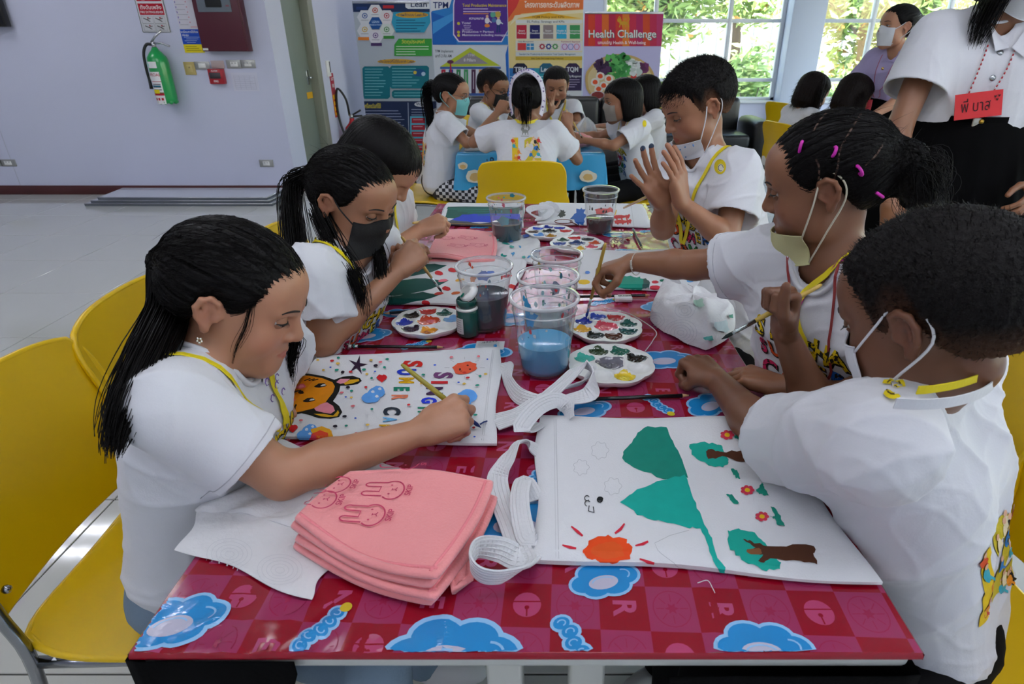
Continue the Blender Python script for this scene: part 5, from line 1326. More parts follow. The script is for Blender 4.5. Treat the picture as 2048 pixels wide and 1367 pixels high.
# ---- clear plastic cups
m_cup = clear_plastic('cup_plastic', (.975, .98, .985), .05, .06)
m_cuprim = clear_plastic('cup_rim', (.93, .945, .95), .42, .1)
def cup(label, x, y, h, rt, rb, liq=None, fill=0, spl=(), seed=0, z=TZ, smear=None):
    r = thing('plastic_cup', label, 'cup', (x, y, z), 'clear plastic cups on the front table')
    rad = lambda t: rb + (rt - rb) * t
    b = MB(); prof = [(0, .004), (rb * .8, .0035), (rb * .93, .0), (rb, .003)]
    for k in range(1, 13):
        t = k / 12; prof.append((rad(t) + (.0008 if k in (3, 10) else 0), .003 + (h - .003) * t))
    b.lathe(prof, m_cup, 40, (x, y, z)); b.build('cup_wall', r)
    b = MB(); b.lathe([(rt - .001, h - .004), (rt + .0035, h - .005), (rt + .0045, h - .001), (rt + .003, h + .002), (rt - .001, h + .001)], m_cuprim, 40, (x, y, z)); b.lathe([(rad(.84), h * .84), (rad(.84) + .0022, h * .85), (rad(.86), h * .86)], m_cuprim, 40, (x, y, z)); b.build('rim', r)
    if liq:
        f = fill / h; b = MB()
        pr = [(0, .006), (rb * .96, .005)] + [(rad(f * k / 6) - .0012, .006 + (fill - .006) * k / 6) for k in range(1, 7)]
        b.lathe(pr, liq, 36, (x, y, z))
        b.lathe([(rad(f) - .0012, fill), (rad(f) - .003, fill - .0006), (0, fill - .0006)], liq, 36, (x, y, z)); b.build('paint_water', r)
    rr = random.Random(seed); d = Decal(lambda a, t, l: Vector((x + (rad(t) - .0012 - l) * math.cos(a), y + (rad(t) - .0012 - l) * math.sin(a), z + h * t)), cut=.25)
    for k in range(26):
        a = rr.uniform(0, 6.28); t = rr.uniform(min(.9, fill / h + .08), .95); s = rr.uniform(.003, .009)
        if spl: d.poly(blob(a, t, s / rt * .5, s / h * .5 * rr.uniform(.6, 1.6), 8, .3, 0, k), paint(rr.choice(spl)))
    for (a, t, ra, rt_, c) in (smear or ()): d.poly(blob(a, t, ra, rt_, 14, .3, 0, 3), paint(c))
    if spl: stuff(d.build('paint_splashes', r))
    return r
def water(n, c, r=.12): return M('paint_water_' + n, c, r, spec=.5)
p = onz(1090, 735, TZ); q = onz(1089, 597, TZ + .15)
cup('clear cup of sky blue paint water nearest the camera', q.x, (q.y + p.y) / 2 + .003, .15, .0615, .0455, water('blue', '#4a9cc8'), .062, ('#c8d4dc', '#3a90b8', '#c83a40', '#b8c8cc'), 1, smear=((2.2, .62, .3, .12, '#2c78a8'), (2.35, .78, .16, .1, '#3a8ab4')))
q = onz(968, 530, TZ + .142)
cup('clear cup of dark grey paint water in the middle left of the table', q.x, q.y, .142, .059, .043, water('grey', '#2a333c'), .078, ('#a8b8bc', '#c05a40', '#8aa0a8', '#c83a30'), 2, smear=((1.7, .72, .4, .07, '#7a88b8'), (2.3, .7, .2, .05, '#c88a68')))
q = onz(1096, 552, TZ + .145)
cup('clear cup with murky grey water just behind the sky blue one', q.x, q.y + .004, .145, .0615, .045, water('murk', '#5a686c'), .05, ('#3a8a7a', '#9cc4c8', '#2a5a6a'), 3, smear=((5.6, .9, .12, .06, '#2f8a78'), (.3, .75, .12, .14, '#2a6a5a'), (3.4, .75, .14, .14, '#4a9a88')))
q = onz(1114, 511, TZ + .135)
cup('clear cup with yellow streaks, rearmost of the three in a row', q.x, q.y + .012, .135, .057, .043, None, 0, ('#c8b43a', '#a8b8c0', '#5a6a8a', '#b8505a'), 4, smear=((3.6, .85, .2, .08, '#c8b85a'), (4.6, .5, .3, .12, '#7a86a8')))
q = onz(1012, 394, TZ + .142)
cup('clear cup half full of dark teal paint water at the far left', q.x, q.y, .142, .0585, .043, water('teal', '#0c3c44'), .062, ('#3a8a90', '#c04a60', '#2a6a8a'), 5, smear=((4.5, .55, .5, .1, '#6aa8b4'), (1.2, .97, .2, .04, '#2a7a8a'), (4.6, .9, .1, .05, '#c8506a')))
q = onz(1202, 378, TZ + .142)
cup('clear cup half full of brown grey paint water at the far right', q.x, q.y, .142, .0575, .042, water('brown', '#38302f'), .048, ('#5a5a5a', '#4a4444', '#8a7a6a'), 6)

# ---- flower palettes
m_pal = M('palette_plastic', '#dfe0de', .3, coat=.2)
def palette(label, px, py, R, rot, cols, cen, ell=1.0):
    p = onz(px, py, TZ + .006); X, Y = p.x, p.y; n = len(cols)
    r = thing('paint_palette', label, 'palette', (X, Y, TZ), 'white flower palettes on the front table')
    zt = .0135
    def wells(x, y):
        z = zt
        for k in range(n + 1):
            if k < n: a = rot + 2 * math.pi * k / n; wx, wy, wr = .66 * R * math.cos(a), .66 * R * math.sin(a), R * .245
            else: wx, wy, wr = 0, 0, R * .31
            dd = math.hypot(x - wx, y - wy) / wr
            if dd < 1: z = min(z, zt - .0105 * (1 - dd ** 3))
        return z
    def out(a): return R * (.955 + .06 * abs(math.cos(n * (a - rot) / 2)) ** .8)
    b = MB(); NA = 112
    def fn(u, v):
        a = 2 * math.pi * u; rr_ = out(a) * v
        return Vector((X + rr_ * math.cos(a), Y + ell * rr_ * math.sin(a), TZ + wells(rr_ * math.cos(a), rr_ * math.sin(a))))
    b.grid(NA, 26, fn, m_pal, closed_u=True)
    def side(u, v):
        a = 2 * math.pi * u; rr_ = out(a) * (1 - .1 * v * v)
        return Vector((X + rr_ * math.cos(a), Y + ell * rr_ * math.sin(a), TZ + zt * (1 - v) + .0004))
    b.grid(NA, 5, side, m_pal, closed_u=True, flip=True)
    b.build('tray', r)
    rr = random.Random(int(px))
    for k in range(n + 1):
        c = cols[k] if k < n else cen
        if not c: continue
        a = rot + 2 * math.pi * k / n
        wx, wy, wr = (.66 * R * math.cos(a), .66 * R * math.sin(a), R * .24) if k < n else (0, 0, R * .325)
        cs = c if isinstance(c, tuple) else (c,)
        b = MB()
        for i, cc in enumerate(cs):
            ph = rr.uniform(0, 6); sc = 1 if i == 0 else rr.uniform(.35, .55)
            ox, oy = (0, 0) if i == 0 else (wr * rr.uniform(-.35, .35), wr * rr.uniform(-.35, .35))
            def bf(u, v, ph=ph, sc=sc, ox=ox, oy=oy, i=i):
                an = 2 * math.pi * u; q = wr * sc * v * (1 + .13 * math.sin(3 * an + ph) + .08 * math.sin(5 * an + 2 * ph))
                x, y = wx + ox + q * math.cos(an), wy + oy + q * math.sin(an)
                z = max(wells(x, y) + .0004, zt - .006 + .0016 * math.sin(x * 700 + ph) * math.sin(y * 600) * (1 - v) + i * .0008)
                if v > .99: z = wells(x, y) + .0002
                return Vector((X + x, Y + ell * y, TZ + z))
            b.grid(20, 8, bf, M('wetpaint_' + cc.lstrip('#'), cc, .18, coat=.5), closed_u=True)
        b.build('paint', r)
palette('white flower palette with pink in the middle at the right, before the eraser', 1211, 657, .081, math.radians(105), ['#1c44b0', '#1c2f9a', '#d8a218', '#14201e', '#4a2414', '#0d4a48', '#135a50', '#c02a2c'], ('#d8485c', '#e06a74'))
palette('white flower palette with grey in the middle, beside the sky blue cup', 1222, 731, .084, math.radians(112), ['#1c3a18', '#2aa896', None, None, ('#e0c41c', '#e8d84a'), None, '#101412', '#0f5f4c'], ('#6a6a74', '#585862'))
palette('white flower palette with red and orange paint left of the green jar', 857, 646, .079, math.radians(100), ['#b82420', '#15100f', '#2438a8', '#2a1830', ('#d8901c', '#a85a18'), None, '#6a9ed0', '#0f4a40'], ('#c8401c', '#e06a70'))
palette('white flower palette with black in the middle behind the teal cup', 1099, 466, .080, math.radians(95), ['#20309a', '#2a4ac0', '#5a4a40', '#5a96d8', '#a87a24', None, '#c0282a', '#2434a0'], ('#16181a', '#2a2c30'))
palette('white flower palette with navy in the middle under the hand with the bracelet', 1154, 490, .084, math.radians(95), ['#b8262a', '#3a5a48', '#2c4488', '#8a8478', '#d0a83a', '#d8586a', '#c8481c', '#121414'], ('#1c3464', '#2a4478'))

# ---- paint jar
def jar():
    m_gp = M('jar_green', '#0c4a42', .25, coat=.3); p = onz(937, 668, TZ)
    x, y, R, h = p.x, p.y, .0235, .085
    r = thing('paint_jar', 'dark green paint jar with its white flip lid open', 'jar', (x, y, TZ))
    b = MB(); b.lathe([(0, 0), (R * .9, 0), (R, .004), (R, h * .66), (R * .97, h * .70), (R * .86, h * .74), (R * .84, h * .8), (R * .80, h * .8), (R * .8, h * .3), (0, h * .3)], m_gp, 32, (x, y, TZ)); b.build('body', r)
    b = MB(); b.lathe([(R * .84, h * .70), (R * 1.0, h * .72), (R * 1.0, h * .77), (R * .86, h * .785)], m_white, 32, (x, y, TZ)); b.build('collar_ring', r)
    b = MB(); b.lathe([(R * .84, h * .785), (R * .93, h * .80), (R * .93, h * .96), (R * .85, h), (R * .78, h * .99), (R * .78, h * .7)], m_gp, 32, (x, y, TZ)); b.build('neck', r)
    rot = Matrix.Rotation(math.radians(-38), 4, 'Y') @ Matrix.Rotation(math.radians(28), 4, 'X')
    off = Vector((x + .004, y - .004, TZ + h + .017))
    b = MB(); b.lathe([(0, .002), (R * .8, .002), (R * .95, -.002), (R * .97, -.007), (R * .9, -.007), (R * .88, -.002), (0, -.001)], m_white, 28, off, fn=lambda q: rot @ q); o = b.build('flip_lid', r)
    d = Decal(lambda u, v, l: rot @ Vector((u, v, .0022 + l)) + off)
    for k in range(7): d.line([(-R * .5, R * .5 - k * .0035), (R * (.3 + .1 * (k % 3)), R * .5 - k * .0035)], .0008, ink('#5a6a66'))
    d.poly(blob(-.012, -.006, .006, .004, 10, .3), paint('#0c6a58')); d.build('lid_print', o)
    def lf(u, v, l): a = math.radians(215) + u / R; return Vector((x + (R + .0006 + l) * math.cos(a), y + (R + .0006 + l) * math.sin(a), TZ + v))
    d = Decal(lf, cut=.006); d.rect(-.008, .010, .016, .046, ink('#c9ccca'))
    for k in range(6): d.line([(-.005, .042 - .005 * k), (.012, .042 - .005 * k)], .0008, ink('#70757a'))
    d.build('label', r)
jar()

# ---- pencils, erasers, small things
m_pblk = M('pencil_black', '#141518', .25); m_wood = M('wood', '#b98f62', .6); m_lead = M('lead', '#24252a', .4); m_ferr = M('ferrule', '#b9c4c4', .25, metal=1); m_teal = M('teal_band', '#1f9a90', .3)
def pencil(label, p0, p1, col=None, eraser=True, zz=.0045):
    A, B_ = onz(p0[0], p0[1], TZ + zz), onz(p1[0], p1[1], TZ + zz); L = (B_ - A).length; t = (B_ - A) / L
    r = thing('pencil', label, 'pencil', A)
    b = MB(); b.tube([A + t * (.018 if eraser else 0), B_ - t * .016], .0037, col or m_pblk, 6); b.build('shaft', r)
    b = MB(); b.tube([B_ - t * .016, B_ - t * .004], [.0036, .0012], m_wood, 8); o = b.build('sharpened_tip', r); b = MB(); b.tube([B_ - t * .0045, B_], [.0013, .0003], m_lead, 6); b.build('lead', o)
    if eraser:
        b = MB(); b.tube([A + t * .006, A + t * .019], .0039, m_ferr, 10); b.tube([A + t * .010, A + t * .013], .0041, m_teal, 10); b.build('ferrule', r)
        b = MB(); b.tube([A, A + t * .0015, A + t * .007], [.003, .0036, .0036], m_white, 10); b.build('eraser_tip', r)
    d = Decal(lambda u, v, l: A + t * u + Vector((0, 0, .0037 + l)) + t.cross(Vector((0, 0, 1))) * v)
    d.text('2B', .035, 0, .004, ink('#a8a080'))
    d.build('print', r)
pencil('black pencil with white eraser tip behind the painted bear bag', (698, 692), (890, 694))
pencil('black pencil lying between the two front bags under the grey palette', (1156, 799), (1382, 790))
pencil('short black pencil left of the red and orange palette', (842, 620), (765, 627), eraser=False)
pencil('black pencil under the white eraser behind the pink palette', (1150, 593), (1303, 590), eraser=False)
pencil('grey pencil at the far right by the small eraser', (1266, 458), (1285, 497), M('pencil_grey', '#3c4248', .3))
def eraser(label, px, py, L, Wd, H_, rot):
    p = onz(px, py, TZ); R = Matrix.Rotation(rot, 3, 'Z')
    r = thing('eraser', label, 'eraser', p)
    b = MB(); b.rbox((-L / 2, -Wd / 2, .0005), (L / 2, Wd / 2, H_), .002, M('eraser_white', '#dcdcdc', .7), 2, fn=lambda c: R @ c + p); b.build('block', r)
    b = MB(); b.rbox((-L * .3, -Wd / 2 - .0006, .0002), (L * .5, Wd / 2 + .0006, H_ + .0006), .0015, M('sleeve', '#cfd0d2', .5), 1, fn=lambda c: R @ c + p); o = b.build('card_sleeve', r)
    d = Decal(lambda u, v, l: R @ Vector((u, v, H_ + .0008 + l)) + p); d.text('ERASER', .004, 0, Wd * .45, ink('#1a1a1c'), bold=.03); d.build('print', o)
eraser('white block eraser with printed sleeve lying against a black pencil', 1246, 601, .042, .022, .012, .05)
eraser('small white eraser at the far right end of the table', 1252, 474, .026, .016, .012, .4)
# pencil shavings and torn scrap
b = MB(); p = onz(1238, 485, TZ)
for k in range(7): b.tube(catmull([p + Vector((.012 * math.cos(k), .012 * math.sin(k), .002)), p + Vector((.02 * math.cos(k + .6), .016 * math.sin(k + .5), .012)), p + Vector((.026 * math.cos(k + 1.2), .02 * math.sin(k + 1), .003))], 4), .0022, M('shaving', '#6a3a34' if k % 2 else '#b8a8a0', .8), 5)
tag(stuff(b.build('pencil_shavings')), 'small heap of pencil shavings beside the far eraser', 'shavings')
# thin clear film strip over the cloth at the right
b = MB(); b.tube(catmull([onz(1208, 615, TZ + .004), onz(1260, 628, TZ + .006), onz(1310, 660, TZ + .006), onz(1306, 680, TZ + .004), onz(1290, 702, TZ + .004)]), .0011, M('film_edge', '#c9c4c6', .3), 5); tag(b.build('plastic_thread'), 'thin clear plastic strip curling on the cloth at the right', 'plastic strip')
b = MB(); b.tube(catmull([onz(1395, 1165, TZ + .001), onz(1415, 1160, TZ + .002), onz(1425, 1175, TZ + .001), onz(1430, 1185, TZ + .001)]), .0005, m_strap, 4); tag(b.build('loose_thread'), 'loose white thread at the front edge of the mountain bag', 'thread')
# ================================================================== people: signed-distance modelling
class Field:
    BIG = .06
    def __init__(s, lo, hi, h):
        s.h = h; s.lo = np.array(lo, float); n = np.ceil((np.array(hi, float) - s.lo) / h).astype(int) + 1
        s.n = n; s.d = np.full(tuple(n), s.BIG, np.float32)
    def _win(s, lo, hi, pad):
        a = np.maximum(np.floor((np.minimum(lo, hi) - pad - s.lo) / s.h).astype(int), 0)
        b = np.minimum(np.ceil((np.maximum(lo, hi) + pad - s.lo) / s.h).astype(int) + 1, s.n)
        if np.any(b <= a): return None
        ax = [(s.lo[i] + s.h * np.arange(a[i], b[i])).astype(np.float32) for i in range(3)]
        return (slice(a[0], b[0]), slice(a[1], b[1]), slice(a[2], b[2])), ax[0][:, None, None], ax[1][None, :, None], ax[2][None, None, :]
    def _mix(s, sl, v, k, sub):
        o = s.d[sl]
        if sub:
            v = -v
            if k > 0: hh = np.maximum(k - np.abs(o - v), 0) / k; s.d[sl] = np.maximum(o, v) + hh * hh * k * .25
            else: s.d[sl] = np.maximum(o, v)
        elif k > 0:
            hh = np.maximum(k - np.abs(o - v), 0) / k; s.d[sl] = np.minimum(o, v) - hh * hh * k * .25
        else: s.d[sl] = np.minimum(o, v)
    def rc(s, a, b, ra, rb, k=.01, sub=False, inf=0):
        a = np.array(a, float); b = np.array(b, float); ra += inf; rb += inf
        w_ = s._win(np.minimum(a - ra, b - rb), np.maximum(a + ra, b + rb), .012 + k)
        if w_ is None: return
        sl, X, Y, Z = w_; ba = b - a; L = max(float(ba @ ba), 1e-9)
        t = np.clip(((X - a[0]) * ba[0] + (Y - a[1]) * ba[1] + (Z - a[2]) * ba[2]) / L, 0, 1)
        v = np.sqrt((X - a[0] - t * ba[0]) ** 2 + (Y - a[1] - t * ba[1]) ** 2 + (Z - a[2] - t * ba[2]) ** 2) - (ra + (rb - ra) * t)
        s._mix(sl, v, k, sub)
    def el(s, c, r, R=None, k=.01, sub=False, inf=0):
        c = np.array(c, float); r = np.array(r, float) + inf; m = r.max()
        w_ = s._win(c - m, c + m, .012 + k)
        if w_ is None: return
        sl, X, Y, Z = w_; X = X - c[0]; Y = Y - c[1]; Z = Z - c[2]
        if R is not None:
            R = np.array(R); X, Y, Z = (X * R[0, 0] + Y * R[1, 0] + Z * R[2, 0], X * R[0, 1] + Y * R[1, 1] + Z * R[2, 1], X * R[0, 2] + Y * R[1, 2] + Z * R[2, 2])
        q = (X / r[0]) ** 2 + (Y / r[1]) ** 2 + (Z / r[2]) ** 2
        g = np.sqrt((X / r[0] ** 2) ** 2 + (Y / r[1] ** 2) ** 2 + (Z / r[2] ** 2) ** 2) + 1e-6
        k0 = np.sqrt(q); v = k0 * (k0 - 1) / g
        s._mix(sl, v, k, sub)
    def plane(s, p, n, lo=None, hi=None):
        """keep the side where (x - p).n < 0"""
        p = np.array(p, float); n = np.array(n, float); n /= np.linalg.norm(n)
        w_ = s._win(np.array(s.lo if lo is None else lo), np.array(s.lo + s.n * s.h if hi is None else hi), 0)
        if w_ is None: return
        sl, X, Y, Z = w_
        v = (X - p[0]) * n[0] + (Y - p[1]) * n[1] + (Z - p[2]) * n[2]
        s.d[sl] = np.maximum(s.d[sl], v)
    def fn(s, f, lo, hi):
        w_ = s._win(np.array(lo), np.array(hi), 0)
        if w_ is None: return
        sl, X, Y, Z = w_
        s.d[sl] = f(s.d[sl], X, Y, Z)
    def mesh(s):
        d = np.clip(s.d, -s.BIG, s.BIG)
        d[0], d[-1] = s.BIG, s.BIG; d[:, 0], d[:, -1] = s.BIG, s.BIG; d[:, :, 0], d[:, :, -1] = s.BIG, s.BIG
        g = vdb.FloatGrid(s.BIG); g.copyFromArray(d)
        v, q = g.convertToQuads(0.0)
        return v.astype(np.float64) * s.h + s.lo, q
def vnorm(v, q):
    n = np.zeros_like(v); e = np.cross(v[q[:, 2]] - v[q[:, 0]], v[q[:, 3]] - v[q[:, 1]])
    for k in range(4): np.add.at(n, q[:, k], e)
    return n / (np.linalg.norm(n, axis=1, keepdims=True) + 1e-12)
def smooth(v, q, it=2, lam=.5):
    nb_ = np.zeros(len(v)); e = np.vstack([q[:, [0, 1]], q[:, [1, 2]], q[:, [2, 3]], q[:, [3, 0]]]).astype(int)
    cnt = np.bincount(e[:, 0], minlength=len(v)) + np.bincount(e[:, 1], minlength=len(v))
    for _ in range(it):
        acc = np.stack([np.bincount(e[:, 0], v[e[:, 1], k], len(v)) + np.bincount(e[:, 1], v[e[:, 0], k], len(v)) for k in range(3)], 1)
        v = v * (1 - lam) + lam * acc / cnt[:, None]
    return v
def np_mesh(name, v, q, mat, parent=None, cols=None, mi=None, mats=None):
    me = bpy.data.meshes.new(name); nv, nq = len(v), len(q)
    me.vertices.add(nv); me.vertices.foreach_set('co', v.astype(np.float32).ravel())
    me.loops.add(nq * 4); me.loops.foreach_set('vertex_index', q.astype(np.int32).ravel())
    me.polygons.add(nq); me.polygons.foreach_set('loop_start', np.arange(0, nq * 4, 4, dtype=np.int32))
    me.polygons.foreach_set('loop_total', np.full(nq, 4, np.int32))
    me.polygons.foreach_set('use_smooth', np.ones(nq, bool))
    for m in (mats or [mat]): me.materials.append(m)
    if mi is not None: me.polygons.foreach_set('material_index', mi.astype(np.int32))
    me.update(); me.validate()
    if cols is not None:
        a = me.color_attributes.new('Col', 'FLOAT_COLOR', 'POINT')
        a.data.foreach_set('color', np.c_[cols, np.ones(nv)].astype(np.float32).ravel())
    return link(name, me, parent)
def NV(p): return np.array(tuple(p), float)
def wrinkle(v, n, amp, seed, fr=1.0):
    r = np.random.default_rng(seed); out = np.zeros(len(v))
    for f, a in ((13, 1.2), (22, 1.0), (38, .6), (66, .3), (110, .12)):
        k1 = r.normal(0, 1, 3); k1 /= np.linalg.norm(k1); k2 = r.normal(0, 1, 3); k3 = r.normal(0, 1, 3)
        w_ = np.sin(v @ k2 * f * .45 * fr + r.uniform(0, 6)) * 1.6 + np.sin(v @ k3 * f * .3 * fr + r.uniform(0, 6)) * 1.2
        x = np.sin(v @ k1 * f * fr + w_)
        out += a * (1 - np.abs(x)) ** 2.6
    return v + n * ((out - .75) * amp)[:, None]

SKIN = {'light': (.43, .212, .125), 'mid': (.33, .155, .085), 'tan': (.245, .108, .055), 'dark': (.155, .066, .034)}
def skin_mat(): return M('skin', '#b07a58', .42, spec=.4, sss=.12, attr='Col', bump=.03, bscale=220)
m_shirt = M('shirt_cotton', '#d2d3d8', .85, bump=.06, bscale=350, sheen=.15)
m_hair = M('hair_black', '#080606', .46, spec=.12, bump=.2, bscale=260)
m_hairf = M('hair_fade', '#080606', .6, spec=.15, attr='Col', bump=.3, bscale=500)
m_brow = M('brow', '#120c0a', .7); m_lash = M('lash', '#0a0707', .6)
m_eyew = M('eye_white', '#c9c4be', .15, coat=.5); m_iris = M('iris', '#160c08', .08, coat=1)
m_lany = M('lanyard_yellow', '#e0cc10', .6, bump=.1, bscale=300)
m_maskw = M('mask_white', '#d6d8dc', .85, bump=.1, bscale=250)

class Head:
    """head frame: x to the person's right, y forward, z up; metres of a child's head (chin to crown 0.2) times s"""
    def __init__(s, c, fwd, up=(0, 0, 1), sc=1.0):
        f = Vector(fwd).normalized(); u = Vector(up); u = (u - f * u.dot(f)).normalized(); x = f.cross(u)
        s.c = Vector(c); s.s = sc; s.R = Matrix((x, f, u)).transposed(); s.Rn = np.array(s.R); s.f, s.u, s.x = f, u, x
    def w(s, p): return s.c + s.R @ (Vector(p) * s.s)
    def loc(s, v): return (v - NV(s.c)) @ s.Rn / s.s
    def box(s, k=.15):
        c = NV(s.c); return c - k * s.s, c + k * s.s
def head_sdf(F, h, inf=0, ears=True):
    S = h.s; w_ = h.w; R = h.Rn
    E = lambda p, r, k=.01, sub=False: F.el(NV(w_(p)), np.array(r) * S, R, k * S, sub)
    L = lambda a, b, ra, rb, k=.01, sub=False: F.rc(NV(w_(a)), NV(w_(b)), ra * S, rb * S, k * S, sub)
    E((0, -.016, .030), (.0725, .089, .072))
    E((0, .022, -.012), (.0625, .058, .078), .03)
    L((-.038, .018, -.062), (0, .055, -.083), .026, .021, .03); L((.038, .018, -.062), (0, .055, -.083), .026, .021, .03)
    E((-.034, .046, -.030), (.029, .027, .028), .02); E((.034, .046, -.030), (.029, .027, .028), .02)
    E((0, .058, -.052), (.026, .024, .024), .02)
    E((0, .062, -.083), (.017, .014, .013), .015)
    E((0, .046, .045), (.055, .034, .035), .03)
    for sx in (-1, 1):
        E((sx * .030, .0805, .006), (.018, .012, .0115), .012, True)
        L((sx * .012, .078, .021), (sx * .045, .066, .022), .006, .005, .012)
    L((0, .076, .012), (0, .0905, -.018), .0070, .0098, .012); E((0, .0925, -.0225), (.0105, .009, .0085), .006)
    for sx in (-1, 1): E((sx * .0112, .0835, -.0255), (.0078, .0085, .0065), .005); E((sx * .0062, .0885, -.0315), (.0035, .004, .003), .003, True)
    # lips
    L((-.018, .0705, -.0515), (0, .0800, -.0500), .0042, .0062, .005); L((.018, .0705, -.0515), (0, .0800, -.0500), .0042, .0062, .005)
    L((-.015, .0715, -.0575), (0, .0785, -.0605), .0045, .0068, .005); L((.015, .0715, -.0575), (0, .0785, -.0605), .0045, .0068, .005)
    L((-.019, .0775, -.0535), (.019, .0775, -.0535), .0012, .0012, .003, True); L((-.008, .0870, -.0555), (.008, .0870, -.0555), .0015, .0015, .004, True)
    if ears:
        for sx in (-1, 1):
            X_ = lambda x, y, z: (sx * x, y, z)
            E(X_(.0728, -.0125, -.002), (.0055, .0130, .0235), .004)
            rim = [(.0700, .003, .004), (.0760, .000, .018), (.0800, -.010, .0225), (.0830, -.021, .017), (.0830, -.0255, .004), (.0800, -.022, -.010), (.0760, -.014, -.020)]
            for a_, b_ in zip(rim[:-1], rim[1:]): L(X_(*a_), X_(*b_), .0040, .0040, .003)
            L(X_(.077, -.0155, .012), X_(.077, -.016, -.008), .0030, .0030, .003)
            E(X_(.0745, -.010, -.0255), (.0045, .0070, .0078), .004)
            L(X_(.0725, .0035, -.004), X_(.0740, .001, -.009), .0038, .0034, .004)
            E(X_(.0805, -.0070, -.004), (.0060, .0062, .0105), .002, True)
def hand_sdf(F, W, d, t, n, hs, fingers, thumb, fspread=(.24, .08, -.08, -.25), k=.006):
    """W wrist; d towards the fingers, t towards the thumb side, n out of the palm. returns finger tip points"""
    W, d, t, n = NV(W), NV(d), NV(t), NV(n); S = hs
    d = d / np.linalg.norm(d); n = n - d * (n @ d); n /= np.linalg.norm(n); t0 = t; t = np.cross(n, d); t = t if t @ t0 > 0 else -t
    P = lambda a, b, c: W + S * (d * a + t * b + n * c)
    mcp = [(.070, .0255), (.074, .0085), (.070, -.0085), (.062, -.0245)]
    for a, b in mcp: F.rc(P(.004, b * .45, 0), P(a, b, -.001), .0125 * S, .0098 * S, .009 * S)
    F.rc(P(.012, .0, .003), P(.05, .004, .004), .013 * S, .012 * S, .012 * S)
    F.rc(P(.010, .012, .006), P(.035, .028, .008), .013 * S, .011 * S, .012 * S)
    F.rc(P(.012, -.014, .005), P(.05, -.022, .005), .011 * S, .010 * S, .012 * S)
    lens = [(.031, .020, .017), (.035, .023, .018), (.032, .021, .017), (.025, .016, .015)]; rad = [.0082, .0084, .0079, .0070]
    tips = []
    for i in range(4):
        p = P(mcp[i][0], mcp[i][1], -.001); a = 0; sp = fspread[i]
        dd = d * math.cos(sp) + t * math.sin(sp)
        r0 = rad[i]
        for j in range(3):
            a += math.radians(fingers[i][j]); q = p + S * lens[i][j] * (dd * math.cos(a) + n * math.sin(a))
            F.rc(p, q, r0 * S, r0 * .93 * S, (.0035 if j == 0 else .0025) * S); r0 *= .93; p = q
        tips.append(p)
    p = P(.022, .024, .007); seg = [.030, .027, .021]; r0 = .0112
    for j in range(3):
        v = thumb[j]; dv = d * v[0] + t * v[1] + n * v[2]; dv = dv / np.linalg.norm(dv); q = p + S * seg[j] * dv
        F.rc(p, q, r0 * S, r0 * .88 * S, .006 * S if j == 0 else .003 * S); r0 *= .88; p = q
    tips.append(p)
    return tips
GRIP = dict(
    pen=dict(fingers=[(48, 52, 18), (58, 58, 24), (72, 70, 30), (80, 74, 34)], thumb=[(.55, .45, .70), (.85, -.05, .55), (.9, -.35, .3)], fspread=(.06, .02, -.04, -.10)),
    fist=dict(fingers=[(78, 92, 55), (82, 94, 55), (84, 94, 55), (86, 92, 55)], thumb=[(.55, .35, .75), (.75, -.35, .55), (.35, -.85, .35)], fspread=(.02, .01, -.01, -.02)),
    splay=dict(fingers=[(-4, 8, 6), (2, 10, 6), (2, 10, 6), (0, 8, 6)], thumb=[(.45, .85, .25), (.6, .8, .1), (.7, .7, 0)], fspread=(.30, .10, -.12, -.36)),
    flat=dict(fingers=[(8, 12, 8), (10, 12, 8), (12, 12, 8), (12, 12, 8)], thumb=[(.75, .6, .25), (.95, .25, .1), (1, .1, 0)], fspread=(.10, .03, -.03, -.10)),
    relax=dict(fingers=[(28, 32, 18), (32, 36, 20), (36, 38, 22), (38, 40, 24)], thumb=[(.6, .6, .45), (.85, .3, .35), (.9, .1, .3)], fspread=(.08, .02, -.03, -.10)))

